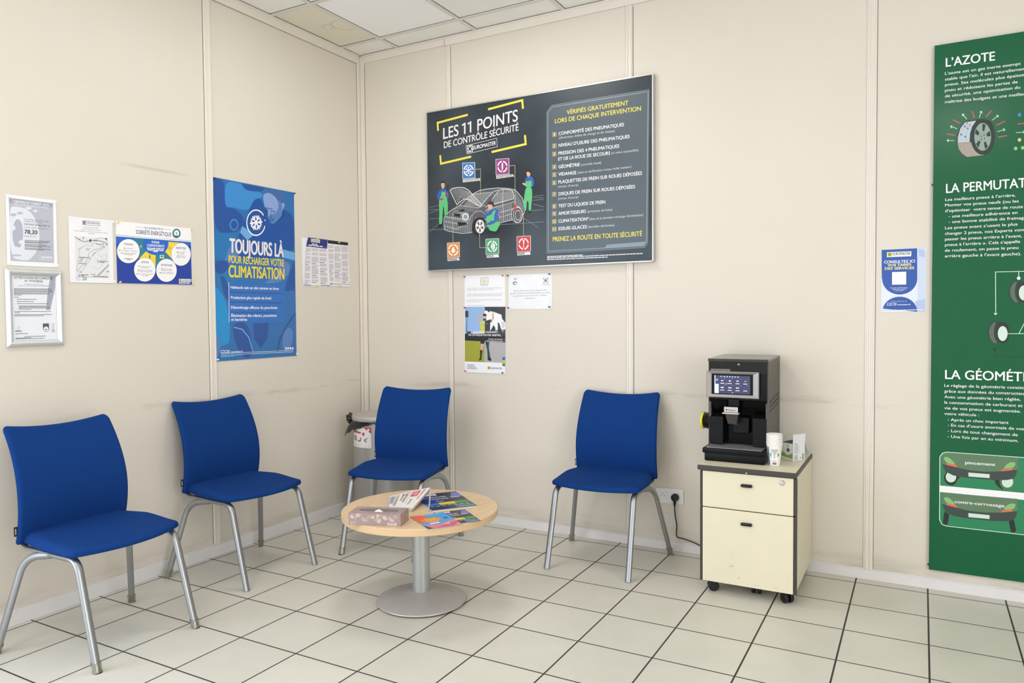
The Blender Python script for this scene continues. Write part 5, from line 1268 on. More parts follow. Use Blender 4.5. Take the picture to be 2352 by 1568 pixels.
ART['green']=('B',-0.018,(3.4, 0.085),[
["t",1,"white","L’AZOTE",43.6,2327.2,232.2,2324.3,43.2,2365.7,2],
["t",1,"white","L’azote est un gaz inerte exempt",41.1,2291.1,326.7,2288.2,40.9,2303.7,1],
["t",1,"white","stable que l’air, il est naturellement",41.3,2265.2,347.3,2263.5,41.2,2277.8,1],
["t",1,"white","pneus. Ses molécules plus épaisses",41.6,2240.3,348.0,2237.8,41.5,2253.0,1],
["t",1,"white","pneu et réduisent les pertes de",41.8,2215.2,316.6,2210.7,41.7,2227.9,1],
["t",1,"white","de sécurité, une optimisation du",42.1,2189.0,326.2,2185.9,42.0,2201.7,1],
["t",1,"white","maîtrise des budgets et une meilleure",42.4,2163.1,364.0,2153.8,42.2,2175.8,1],
["p",1,"g_black",[92.6,1978.1,92.2,2016.6,101.3,2045.6,122.3,2071.5,164.3,2073.2,194.4,2072.7,217.5,2060.1,231.6,2031.4,236.1,1990.5,231.4,1950.7,219.1,1922.5,198.6,1909.9,128.8,1909.5,109.7,1923.9,97.6,1950.0]],
["p",2,"tyre_gas",[94.2,1977.9,94.7,2005.3,103.7,2042.5,122.3,2067.4,164.4,2068.6,149.5,2044.8,141.7,2015.8,139.8,1975.1]],
["p",2,"tyre_mesh",[93.8,1976.5,139.8,1973.8,158.4,1981.1,172.7,1952.2,196.3,1911.5,131.1,1910.6,112.1,1926.4,98.8,1949.9]],
["e",2,"g_dark2",189.6,1993.5,45.9,-5.6,-0.9,80.0,0,0,360],
["e",3,"tyre_rim",189.6,1993.5,31.7,-3.9,-0.7,61.8,0,0,360],
["p",4,"g_dark2",[193.6,2007.9,200.2,2046.1,187.9,2051.9,188.7,2009.9]],
["p",4,"g_dark2",[181.4,2004.8,165.1,2031.7,160.0,2010.3,179.3,1997.9]],
["p",4,"g_dark2",[180.7,1986.3,164.6,1964.8,173.7,1946.5,184.4,1980.2]],
["p",4,"g_dark2",[192.6,1977.6,199.5,1937.0,210.1,1947.9,196.9,1981.0]],
["p",4,"g_dark2",[199.9,1992.5,219.4,1992.9,215.9,2016.6,198.6,2000.3]],
["e",5,"tyre_rim",189.6,1993.5,16.1,-1.9,-0.3,25.8,0,0,360],
["e",6,"g_dark2",194.8,2001.0,2.1,-0.2,-0.1,3.5,0,0,360],
["e",6,"g_dark2",196.6,1985.9,2.0,-0.2,-0.1,3.5,0,0,360],
["e",6,"g_dark2",185.1,1983.3,2.0,-0.3,-0.1,3.5,0,0,360],
["e",6,"g_dark2",183.7,1997.0,2.1,-0.3,0.0,3.5,0,0,360],
["e",6,"ball_o",129.4,2061.6,4.3,-0.6,0.0,4.9,0,0,360],
["e",6,"ball_o",140.1,2052.0,4.2,-0.6,-0.1,4.9,0,0,360],
["e",6,"ball_b",121.4,2048.4,4.2,-0.5,-0.1,4.9,0,0,360],
["e",6,"ball_b",132.1,2037.5,4.2,-0.6,-0.1,4.9,0,0,360],
["e",6,"ball_y",110.9,2036.1,4.2,-0.5,-0.1,4.9,0,0,360],
["e",6,"ball_y",129.4,2020.6,4.3,-0.5,0.0,4.9,0,0,360],
["e",6,"ball_b",107.1,2014.1,4.3,-0.5,0.0,5.0,0,0,360],
["e",6,"ball_b",123.5,2002.2,4.2,-0.5,0.0,5.0,0,0,360],
["e",6,"ball_y",103.5,1995.9,4.3,-0.5,0.0,5.0,0,0,360],
["e",6,"ball_y",129.1,1987.4,4.2,-0.6,-0.1,4.9,0,0,360],
["e",6,"ball_b",325.0,2072.3,6.6,-0.9,-0.1,7.9,0,0,360],
["e",6,"ball_y",326.3,1963.4,6.7,-0.8,-0.1,8.0,0,0,360],
["e",6,"ball_g",312.8,1927.8,6.7,-0.8,-0.1,8.0,0,0,360],
["e",6,"ball_g",338.3,1927.5,6.6,-0.8,-0.1,7.9,0,0,360],
["p",6,"ball_b",[324.9,2082.9,329.8,2074.3,320.1,2075.6]],
["l",1,"g_white",2.2,0,[128.1,2080.3,111.3,2105.0]],
["l",1,"g_white",2.2,0,[111.7,2095.1,111.3,2105.0,119.7,2102.0]],
["l",1,"g_white",2.2,0,[175.9,2080.6,183.6,2108.0]],
["l",1,"g_white",2.2,0,[176.7,2103.6,183.6,2108.0,186.6,2098.4]],
["l",1,"g_white",2.2,0,[224.8,2062.4,247.3,2080.3]],
["l",1,"g_white",2.2,0,[239.2,2081.5,247.3,2080.3,245.6,2071.2]],
["l",1,"g_white",2.2,0,[244.3,2008.8,272.5,2015.9]],
["l",1,"g_white",2.2,0,[264.9,2020.3,272.5,2015.9,268.1,2008.5]],
["l",1,"g_white",2.2,0,[91.4,2041.9,65.1,2056.3]],
["l",1,"g_white",2.2,0,[69.6,2047.3,65.1,2056.3,73.1,2058.4]],
["l",1,"g_white",2.2,0,[80.5,1990.5,51.8,1994.0]],
["l",1,"g_white",2.2,0,[58.6,1987.0,51.8,1994.0,58.5,1999.4]],
["l",1,"g_white",2.2,0,[312.6,1996.4,346.3,1995.4]],
["l",1,"g_white",2.2,0,[339.7,2001.5,346.3,1995.4,340.6,1989.6]],
["l",1,"g_red",5.5,0,[147.6,2114.4,157.7,2083.1]],
["l",1,"g_red",5.5,0,[220.4,2106.0,201.7,2079.8]],
["l",1,"g_red",5.5,0,[271.6,2051.6,240.6,2038.3]],
["l",1,"g_red",5.5,0,[280.7,1988.2,248.0,1985.0]],
["l",1,"g_red",5.5,0,[73.6,2084.9,102.3,2064.6]],
["l",1,"g_red",5.5,0,[51.5,2023.8,84.6,2013.4]],
["l",1,"g_red",5.5,0,[318.1,2034.0,345.8,2032.4]],
["t",1,"white","LA PERMUTATION",50.6,1756.1,438.6,1755.0,50.2,1796.7,2],
["t",1,"white","Les meilleurs pneus à l’arrière.",48.1,1719.7,315.4,1717.8,48.0,1732.5,1],
["t",1,"white","Monter vos pneus neufs (ou les",47.6,1694.7,326.9,1691.5,47.5,1707.5,1],
["t",1,"white","d’optimiser  votre tenue de route",47.9,1669.1,342.7,1665.7,47.8,1681.9,1],
["t",1,"white","- une meilleure adhérence en",62.1,1643.0,323.0,1641.6,62.0,1655.8,1],
["t",1,"white","- une bonne stabilité de freinage",62.4,1618.0,356.6,1616.7,62.3,1630.8,1],
["t",1,"white","Les pneus avant s’usent le plus",48.7,1591.1,323.7,1590.7,48.5,1603.9,1],
["t",1,"white","changer 2 pneus, nos Experts vont",48.5,1565.5,351.8,1564.3,48.3,1578.3,1],
["t",1,"white","passer les pneus arrière à l’avant,",48.7,1540.1,340.6,1538.3,48.6,1552.9,1],
["t",1,"white","pneus à l’arrière ». Cela s’appelle",49.0,1514.1,334.6,1514.0,48.8,1527.0,1],
["t",1,"white","de roulement, on passe le pneu",48.8,1488.5,328.3,1487.6,48.6,1501.3,1],
["t",1,"white","arrière gauche à l’avant gauche).",49.0,1462.8,338.7,1460.3,48.9,1475.6,1],
["l",1,"g_white",2.6,0,[376.1,1388.1,244.8,1389.6,247.7,1206.4]],
["l",1,"g_white",2.6,0,[330.6,1388.4,331.0,1364.3]],
["e",1,"white",331.0,1358.9,6.7,-0.2,-0.1,7.2,0,0,360],
["p",1,"white",[241.2,1207.2,247.5,1203.6,253.1,1207.1,253.2,1203.6,247.5,1197.4,241.3,1203.7]],
["q",1,"tyre_out",[218.1,1117.5,221.3,1142.2,230.3,1161.4,241.7,1166.3,274.8,1166.2,289.7,1155.8,300.1,1134.1,301.5,1115.1,299.5,1093.4,289.5,1075.7,279.4,1071.5,241.7,1071.1,228.9,1084.7,219.9,1103.8]],
["q",2,"tyre_gray",[222.7,1118.9,225.9,1142.2,239.4,1164.1,250.9,1165.4,243.1,1145.0,241.1,1119.0,244.9,1093.0,256.6,1071.8,241.7,1072.5,227.6,1092.9]],
["e",3,"g_black",275.4,1119.1,25.4,0.1,-0.6,46.8,0,0,360],
["e",4,"tyre_disc",274.8,1115.0,18.1,0.1,-0.4,33.2,0,0,360],
["q",1,"tyre_out",[294.8,1297.9,297.8,1322.2,306.6,1340.8,317.8,1345.3,350.1,1344.3,364.6,1333.8,374.8,1312.1,376.2,1293.4,374.3,1272.1,364.5,1254.8,354.6,1251.0,317.8,1251.6,305.3,1265.3,296.5,1284.4]],
["q",2,"tyre_gray",[299.2,1299.2,302.3,1322.0,315.6,1343.2,326.7,1344.2,319.2,1324.3,317.2,1298.7,320.9,1273.1,332.4,1251.9,317.8,1252.9,304.1,1273.4]],
["e",3,"g_black",350.7,1298.0,24.8,-0.6,-0.6,46.1,0,0,360],
["e",4,"tyre_disc",350.1,1294.0,17.7,-0.4,-0.4,32.7,0,0,360],
["l",5,"g_white",2.4,0,[283.4,1114.5,379.6,1114.9]],
["l",5,"g_white",2.4,0,[335.2,1115.8,356.8,1167.8]],
["e",1,"g_black",246.1,1044.4,6.0,0.0,-0.1,6.5,0,0,360],
["l",1,"g_black",2,0,[246.1,1043.8,246.5,1014.5,380.9,1011.7]],
["t",1,"white","LA GÉOMÉTRIE",55.7,905.9,424.0,904.2,55.2,946.5,2],
["t",1,"white","Le réglage de la géométrie consiste",52.9,869.1,366.1,870.6,52.7,882.1,1],
["t",1,"white","grâce aux données du constructeur",53.1,842.9,366.4,844.7,53.0,855.9,1],
["t",1,"white","Avec une géométrie bien réglée,",53.4,816.6,344.5,818.3,53.3,829.6,1],
["t",1,"white","la consommation de carburant et",53.7,791.2,352.7,790.8,53.5,804.2,1],
["t",1,"white","vie de vos pneus est augmentée.",53.9,765.2,346.3,765.2,53.8,778.2,1],
["t",1,"white","votre véhicule :",54.2,739.2,189.8,739.8,54.1,752.2,1],
["t",1,"white","- Après un choc important",67.8,712.3,301.9,712.5,67.7,725.3,1],
["t",1,"white","- En cas d’usure anormale de vos",68.1,686.8,358.4,688.2,68.0,699.8,1],
["t",1,"white","- Lors de tout changement de",68.4,660.8,336.4,660.3,68.2,673.8,1],
["t",1,"white","- Une fois par an au minimum.",68.6,634.6,338.9,634.3,68.5,647.6,1],
["p",1,"g_mid",[39.0,549.8,49.9,565.0,64.6,566.8,401.1,567.3,405.6,223.4,65.7,223.4,50.8,228.7,40.7,250.5]],
["l",2,"g_white",3,0,[401.1,567.3,64.6,567.4,48.7,560.6,38.5,542.5,40.0,250.4,49.6,229.9,66.9,223.6,405.6,223.4]],
["p",2,"white",[39.1,409.4,403.2,410.0,403.6,379.2,39.4,379.5]],
["e",2,"g_black",86.6,451.0,30.4,3.0,-0.3,35.7,0,0,360],
["p",2,"g_olive2",[95.5,417.6,112.5,425.1,132.7,455.6,126.6,457.8,112.2,447.8,100.3,423.8]],
["e",2,"g_olive2",298.6,447.1,30.2,3.1,-0.4,33.7,0,0,360],
["p",2,"g_black",[251.8,457.6,269.7,459.4,273.4,436.1,287.5,414.0,268.9,424.5,256.0,439.9]],
["e",3,"tyre_disc",83.7,453.6,20.7,2.0,-0.3,25.1,0,0,360],
["e",3,"tyre_disc",300.9,452.8,21.0,2.2,-0.3,25.5,0,0,360],
["p",4,"g_olive",[46.7,544.7,50.0,557.0,59.8,563.5,337.8,564.5,339.0,509.1,277.3,496.3,207.4,489.6,135.9,492.8,46.8,510.2]],
["p",4,"g_char",[47.5,510.9,111.7,499.0,159.9,490.8,219.1,490.8,277.3,498.3,337.1,511.1,332.4,486.4,321.3,468.7,296.2,460.7,231.3,455.5,141.1,456.4,92.6,461.6,60.6,477.1]],
["q",5,"g_light",[53.1,538.1,60.0,544.9,72.2,544.0,87.0,532.4,103.1,511.0,65.1,518.2]],
["q",5,"g_light",[282.9,510.7,297.6,532.9,311.2,542.4,326.0,543.7,330.9,535.9,321.8,517.1]],
["p",5,"g_coral",[63.9,518.1,103.1,511.0,109.2,500.2,67.7,507.8]],
["p",5,"g_coral",[276.1,499.0,281.8,508.7,321.1,516.2,316.7,507.0]],
["p",5,"tyre_disc",[151.6,480.9,233.3,480.9,233.1,463.3,152.3,462.6]],
["p",2,"g_black",[58.9,290.2,78.6,281.1,73.0,234.4,65.6,228.3,52.8,231.8]],
["p",2,"g_black",[307.6,280.2,325.8,289.4,335.5,240.8,331.1,229.2,319.7,227.6,315.0,235.3]],
["p",4,"g_olive",[47.3,378.1,340.1,381.0,339.0,324.3,279.5,311.5,209.5,305.7,137.9,308.3,48.6,325.0]],
["p",4,"g_char",[49.4,324.1,113.7,312.6,161.9,304.6,221.3,305.0,279.5,312.8,339.4,326.0,334.7,301.2,323.6,283.4,298.4,275.2,233.4,269.7,143.1,270.0,94.6,275.0,62.5,290.3]],
["q",5,"g_light",[55.0,351.4,61.9,358.4,74.1,357.5,89.0,346.0,105.0,324.6,67.0,331.6]],
["q",5,"g_light",[285.1,325.3,299.9,347.6,313.5,357.3,328.3,358.7,333.2,350.8,324.1,332.0]],
["p",5,"g_coral",[65.8,331.5,105.0,324.6,111.2,313.8,69.6,321.2]],
["p",5,"g_coral",[278.4,313.5,284.0,323.3,323.4,331.1,319.0,321.8]],
["p",5,"tyre_disc",[153.7,294.7,235.5,295.2,235.2,277.5,154.3,276.3]],
["t",6,"white","pincement",138.5,519.1,255.0,520.1,138.4,532.7,2],
["t",6,"white","contre-carrossage",98.8,335.1,291.2,337.4,98.7,348.8,2]])
# ---------------------------------------------------------------- printed matter
INK = dict(ball_b='3f86c8', ball_g='8cc47a', ball_o='c98a55', ball_y='dcc078', bl_band='6fa8dc', bl_box='2f6fbe', bl_cyan='1f8fd0', bl_dark='2a549c', bl_hair='466ba6', bl_light='3f8ccf',
 bl_mid2='2a77b4', bl_ring='4a84c0', bl_shade='274a8c', bl_shirt='23549f', bl_skin='8aa4d4', bl_skin2='5c82be', bl_teal='2f6fae', black='17181a', brown='6a4a30', car_fill='50575e', card_bg2='ccd6ea', card_bg3='b4c2e2',
 card_blue='2a55a8', cert_band='a4a6b2', cert_bg='b9bbc8', cert_cloud='dfe0e8', cert_hole='b0b3c2', cream_print='f1ecda', dgray='55585e', dslate='2f353c', et_black='1e2126', et_blue='2766c8', et_dark='3a3e44', et_floor='b2aeb0',
 et_gold='e8b53a', et_grass='a0a038', et_green='1f4a4c', et_sky='94b6e2', et_yellow='d2d058', g_black='1d2320', g_char='37433f', g_coral='ea6a55', g_dark2='22302a', g_light='83bd74', g_mid='1f8055', g_olive='5d7a5c', g_olive2='3f7a46',
 g_red='b05a5c', g_white='d8f2e0', gray='8d9196', green='2c8a4a', hair='3a2a2a', ic_blue='2f74b8', ic_green='4f9f6c', ic_orange='e89040', ic_purple='93407c', ic_red='cc3a3e', ink_dark='33343c', ink_gray='77787f', lgray='d3d3d6', map_area='c3c3c5',
 map_bg='e2e2e4', map_road='a7a7aa', navy='22307a', number_box='8f8884', offwhite='e9e3e2', olive_line='c9c79a', orange='e0863a', panel='4e5a62', panel_edge='87959c', panel_line='97a6ad', panel_tab='8190a0', red='c8343c', sk_blue='2a5fae', sk_green='5cba78',
 sk_skin='d8a890', slate_green='4a5a60', slate_text='566064', sob_blue='243f9c', sob_bright='2a66c4', sob_line='2b3a70', sob_teal='2f7f98', sob_text='34346a', txt_block='dcd6da', txt_line='b9b2b8', tyre_disc='cfe2d6', tyre_out='22302a', tyre_gas='b8c4d2', tyre_gray='56655c', tyre_mesh='a89a90',
 tyre_rim='8fa39a', white='f4f2f4', yellow='f0d43c', yellow_pale='f2e890', yellow_text='ecd94e')
FLAT = {}
def ink(k, rough):
    if k in ('et_grass', 'tyre_mesh'): return mat('print_%s_%d' % (k, int(rough*100)), INK[k], rough, noise=.35, nscale=260)
    return mat('print_%s_%d' % (k, int(rough*100)), INK[k], rough)
_txt = {}
BOLD = ((0,), (-.006, .006), (-.013, .013), (-.02, 0, .02), (-.026, 0, .026), (-.032, 0, .032))   # heavier lettering: side-by-side impressions
def glyphs(s, wt, res=3):
    wt = res
    if (s, wt) in _txt: return _txt[(s, wt)]
    cu = bpy.data.curves.new('lettering', 'FONT'); cu.body = s; cu.size = 1.0; cu.resolution_u = res
    cu.fill_mode = 'FRONT'; cu.dimensions = '2D'
    o = bpy.data.objects.new('lettering', cu)
    me = o.to_mesh(); vs = [(v.co.x, v.co.y) for v in me.vertices]; fs = [tuple(p.vertices) for p in me.polygons]
    o.to_mesh_clear(); bpy.data.objects.remove(o); bpy.data.curves.remove(cu)
    _txt[(s, wt)] = (vs, fs); return vs, fs
CAPH = max(y for x, y in glyphs('H', 0)[0])
class Sheet:
    'one printed board or paper: a thin slab plus its print, all in one mesh'
    def __init__(s, key, rough=0.55, dz=0.00022):
        s.plane, s.off, s.org, s.ops = ART[key]; s.rough = rough; s.dz = dz
        s.v = []; s.f = []; s.mi = []; s.mats = []; s.depth = 0.0001
    def slot(s, m):
        if m not in s.mats: s.mats.append(m)
        return s.mats.index(m)
    def W(s, u, v, lay):
        d = s.depth if lay else 0.0
        if s.plane == 'L': return (s.off+d, s.org[0]+u/1000, s.org[1]+v/1000)
        if s.plane == 'B': return (s.org[0]+u/1000, s.off-d, s.org[1]+v/1000)
        return (s.org[0]+u/1000, s.org[1]+v/1000, s.off+d)
    def face(s, pts, lay, m):
        n = len(s.v); s.v += [s.W(u, v, lay) for u, v in pts]; s.f.append(tuple(range(n, n+len(pts)))); s.mi.append(s.slot(m))
    def slab(s, pts, th, m, edge=None):
        'pts in mm, counter-clockwise as read; th metres behind the print plane'
        n = len(s.v); k = len(pts); a = [s.W(u, v, 0) for u, v in pts]
        nr = {'L': (-th, 0, 0), 'B': (0, th, 0), 'F': (0, 0, -th)}[s.plane]
        s.v += a+[tuple(p[i]+nr[i] for i in range(3)) for p in a]
        i0 = s.slot(m); i1 = s.slot(edge or m)
        s.f.append(tuple(range(n, n+k))); s.mi.append(i0)
        s.f.append(tuple(range(n+2*k-1, n+k-1, -1))); s.mi.append(i1)
        for j in range(k): s.f.append((n+j, n+k+j, n+k+(j+1) % k, n+(j+1) % k)); s.mi.append(i1)
    def stroke(s, pts, w, lay, m, closed):
        h = w/2; n = len(pts); P = [Vector(p) for p in pts]; Lh = []; Rh = []
        for i, p in enumerate(P):
            a = P[i-1] if (i or closed) else None; b = P[(i+1) % n] if (i < n-1 or closed) else None
            d1 = (p-a).normalized() if a is not None else None; d2 = (b-p).normalized() if b is not None else None
            if d1 is None: d1 = d2
            if d2 is None: d2 = d1
            n1 = Vector((-d1.y, d1.x)); n2 = Vector((-d2.y, d2.x)); q = n1+n2
            if q.length < 0.3: q = n2
            else: q = q/max(0.35, (q.length_squared/2))
            Lh.append(p+q*h); Rh.append(p-q*h)
        for i in range(n if closed else n-1):
            j = (i+1) % n; s.face([Rh[i], Rh[j], Lh[j], Lh[i]], lay, m)
    def draw(s):
        rnd = random.Random(7)
        for o in sorted(s.ops, key=lambda q: q[1]):
            k, lay, col = o[:3]; m = ink(col, s.rough); s.depth += 5e-6
            if k == 'p':
                c = o[3]; s.face([(c[i], c[i+1]) for i in range(0, len(c), 2)], lay, m)
            elif k == 'q':        # rounded outline: corner-cutting twice
                c = o[3]; q = [(c[i], c[i+1]) for i in range(0, len(c), 2)]
                for _ in range(2): q = [(p[0]*a_+r[0]*(1-a_), p[1]*a_+r[1]*(1-a_)) for p, r in zip(q, q[1:]+q[:1]) for a_ in (.78, .22)]
                s.face(q, lay, m)
            elif k == 'l':
                c = o[5]; s.stroke([(c[i], c[i+1]) for i in range(0, len(c), 2)], o[3], lay, m, o[4])
            elif k == 'e':
                cx, cy, ax, ay, bx, by, inner, a0, a1 = o[3:]
                n = max(6, int(abs(a1-a0)/(12 if max(abs(ax), abs(by)) > 8 else 24)))
                g = lambda t, f: (cx+f*(ax*math.cos(t)+bx*math.sin(t)), cy+f*(ay*math.cos(t)+by*math.sin(t)))
                T = [math.radians(a0+(a1-a0)*i/n) for i in range(n+1)]
                if inner:
                    for i in range(n): s.face([g(T[i], inner), g(T[i], 1), g(T[i+1], 1), g(T[i+1], inner)], lay, m)
                else: s.face([g(t, 1) for t in T[:-1]], lay, m)
            elif k == 'b':
                x0, y0, x1, y1, ux, uy, n = o[3:]; n = n or 5; pos = 0.0
                d = Vector((x1-x0, y1-y0)); up = Vector((ux-x0, uy-y0)); ws = [rnd.uniform(.5, 1.5) for _ in range(n)]; tot = sum(ws)
                for w in ws:
                    f0 = pos/tot; f1 = (pos+w*(.86 if n > 1 else 1))/tot; pos += w
                    a = Vector((x0, y0))+d*f0; b = Vector((x0, y0))+d*f1
                    s.face([a, b, b+up, a+up], lay, m)
            elif k == 't':
                txt, x0, y0, x1, y1, ux, uy, wt = o[3:]
                vs, fs = glyphs(txt, wt, 9 if math.hypot(ux-x0, uy-y0) > 22 else 4)
                xa = min(v[0] for v in vs); xb = max(v[0] for v in vs); i = s.slot(m); sh = BOLD[wt]; wide = sh[-1]*(1.4 if len(txt) < 12 else 1)
                a, c = (xa-wide, xb+wide) if wide else (xa, xb)
                # impressions: sideways, and for heavy weights also slightly up and down
                imp = [(dx*1.4 if len(txt) < 12 else dx, 0) for dx in sh]+([(0, wide*.5), (0, -wide*.5)] if wt > 1 else [])
                for dx, dy in imp:
                    n = len(s.v); s.depth += 5e-6
                    for x, y in vs:
                        f = (x+dx-a)/(c-a); g = (y+dy)/CAPH
                        s.v.append(s.W(x0+(x1-x0)*f+(ux-x0)*g, y0+(y1-y0)*f+(uy-y0)*g, lay))
                    for f in fs: s.f.append(tuple(n+q for q in f)); s.mi.append(i)
        return s
    def build(s, name, parent=None):
        me = bpy.data.meshes.new(name); me.from_pydata(s.v, [], s.f)
        for m in s.mats: me.materials.append(m)
        me.polygons.foreach_set('material_index', s.mi); me.update()
        o = bpy.data.objects.new(name, me); COL.objects.link(o)
        if parent: o.parent = parent
        return o
def sheet(key, pts, th, hexc, name, label, cat, rough=0.55, edge=None, group=None):
    s = Sheet(key, rough); s.slab(pts, th, mat('paper_'+hexc+str(int(rough*100)), hexc, rough) if isinstance(hexc, str) else hexc, edge); s.draw()
    return tag(s.build(name), label, cat, group)

# ---------------------------------------------------------------- materials of the room
SMEAR = (-1.791, -1.337, 0.0084, 2.0532)      # y from, y to, slope, offset
def wall_material(name, axis):
    'cream laminate partition with scuffs and a rubbed band behind the chairs'
    m = bpy.data.materials.new(name); m.use_nodes = True; nt = m.node_tree; b = nt.nodes['Principled BSDF']; N = nt.nodes.new; Lk = nt.links.new
    b.inputs['Roughness'].default_value = 0.5; b.inputs['Specular IOR Level'].default_value = 0.35
    tc = N('ShaderNodeTexCoord'); sp = N('ShaderNodeSeparateXYZ'); Lk(tc.outputs['Object'], sp.inputs[0])
    base = lin('ded2c0')
    n1 = N('ShaderNodeTexNoise'); n1.inputs['Scale'].default_value = 1.3; n1.inputs['Detail'].default_value = 6; Lk(tc.outputs['Object'], n1.inputs['Vector'])
    mx = N('ShaderNodeMix'); mx.data_type = 'RGBA'; mx.inputs[6].default_value = lin('d9d0c3'); mx.inputs[7].default_value = lin('e0d8cc'); Lk(n1.outputs['Fac'], mx.inputs[0])
    # grime towards the skirting and a scuff band at chair-back height, both broken up by noise
    mp = N('ShaderNodeMapping'); Lk(tc.outputs['Object'], mp.inputs[0]); mp.inputs['Scale'].default_value = (2.2, 2.2, 14)
    n2 = N('ShaderNodeTexNoise'); n2.inputs['Scale'].default_value = 1.2; n2.inputs['Detail'].default_value = 7; n2.inputs['Roughness'].default_value = .62; Lk(mp.outputs[0], n2.inputs['Vector'])
    def band(z0, w, lo, hi):
        s_ = N('ShaderNodeMath'); s_.operation = 'SUBTRACT'; Lk(sp.outputs['Z'], s_.inputs[0]); s_.inputs[1].default_value = z0
        a_ = N('ShaderNodeMath'); a_.operation = 'ABSOLUTE'; Lk(s_.outputs[0], a_.inputs[0])
        r_ = N('ShaderNodeMapRange'); r_.inputs[1].default_value = 0; r_.inputs[2].default_value = w; r_.inputs[3].default_value = 1; r_.inputs[4].default_value = 0; Lk(a_.outputs[0], r_.inputs[0])
        q_ = N('ShaderNodeMapRange'); q_.inputs[1].default_value = lo; q_.inputs[2].default_value = hi; Lk(n2.outputs['Fac'], q_.inputs[0])
        p_ = N('ShaderNodeMath'); p_.operation = 'MULTIPLY'; Lk(r_.outputs[0], p_.inputs[0]); Lk(q_.outputs[0], p_.inputs[1]); return p_
    g1 = band(0.05, 0.10, .42, .75); g2 = band(0.86, 0.03, .5, .72)
    ad = N('ShaderNodeMath'); ad.operation = 'MAXIMUM'; Lk(g1.outputs[0], ad.inputs[0]); Lk(g2.outputs[0], ad.inputs[1])
    # thin scratches
    mp3 = N('ShaderNodeMapping'); Lk(tc.outputs['Object'], mp3.inputs[0]); mp3.inputs['Scale'].default_value = (1.6, 1.6, 9); mp3.inputs['Rotation'].default_value = (.25, .2, 0)
    n3 = N('ShaderNodeTexNoise'); n3.inputs['Scale'].default_value = 2.1; n3.inputs['Detail'].default_value = 9; n3.inputs['Roughness'].default_value = .72; Lk(mp3.outputs[0], n3.inputs['Vector'])
    r3 = N('ShaderNodeMapRange'); r3.inputs[1].default_value = .68; r3.inputs[2].default_value = .78; r3.inputs[4].default_value = .35; Lk(n3.outputs['Fac'], r3.inputs[0])
    ad2 = N('ShaderNodeMath'); ad2.operation = 'MAXIMUM'; Lk(ad.outputs[0], ad2.inputs[0]); Lk(r3.outputs[0], ad2.inputs[1])
    # one long rub mark above the papers on the left wall
    z1 = N('ShaderNodeMath'); z1.operation = 'MULTIPLY_ADD'; Lk(sp.outputs['Y'], z1.inputs[0]); z1.inputs[1].default_value = -SMEAR[2]; Lk(sp.outputs['Z'], z1.inputs[2])
    z2 = N('ShaderNodeMath'); z2.operation = 'SUBTRACT'; Lk(z1.outputs[0], z2.inputs[0]); z2.inputs[1].default_value = SMEAR[3]
    z3 = N('ShaderNodeMath'); z3.operation = 'ABSOLUTE'; Lk(z2.outputs[0], z3.inputs[0])
    z4 = N('ShaderNodeMapRange'); z4.inputs[1].default_value = 0; z4.inputs[2].default_value = .012; z4.inputs[3].default_value = .55; z4.inputs[4].default_value = 0; Lk(z3.outputs[0], z4.inputs[0])
    y1 = N('ShaderNodeMapRange'); y1.inputs[1].default_value = SMEAR[0]; y1.inputs[2].default_value = SMEAR[0]+.15; Lk(sp.outputs['Y'], y1.inputs[0])
    y2 = N('ShaderNodeMapRange'); y2.inputs[1].default_value = SMEAR[1]; y2.inputs[2].default_value = SMEAR[1]-.15; Lk(sp.outputs['Y'], y2.inputs[0])
    z5 = N('ShaderNodeMath'); z5.operation = 'MULTIPLY'; Lk(z4.outputs[0], z5.inputs[0]); Lk(y1.outputs[0], z5.inputs[1])
    z6 = N('ShaderNodeMath'); z6.operation = 'MULTIPLY'; Lk(z5.outputs[0], z6.inputs[0]); Lk(y2.outputs[0], z6.inputs[1])
    ad3 = N('ShaderNodeMath'); ad3.operation = 'MAXIMUM'; Lk(ad2.outputs[0], ad3.inputs[0]); Lk(z6.outputs[0], ad3.inputs[1])
    sc = N('ShaderNodeMath'); sc.operation = 'MULTIPLY'; Lk(ad3.outputs[0], sc.inputs[0]); sc.inputs[1].default_value = .55
    m2 = N('ShaderNodeMix'); m2.data_type = 'RGBA'; Lk(sc.outputs[0], m2.inputs[0]); Lk(mx.outputs[2], m2.inputs[6]); m2.inputs[7].default_value = lin('8d8272')
    Lk(m2.outputs[2], b.inputs['Base Color'])
    n4 = N('ShaderNodeTexNoise'); n4.inputs['Scale'].default_value = 350; Lk(tc.outputs['Object'], n4.inputs['Vector'])
    bp = N('ShaderNodeBump'); bp.inputs['Strength'].default_value = .06; bp.inputs['Distance'].default_value = .001; Lk(n4.outputs['Fac'], bp.inputs['Height']); Lk(bp.outputs[0], b.inputs['Normal'])
    return m
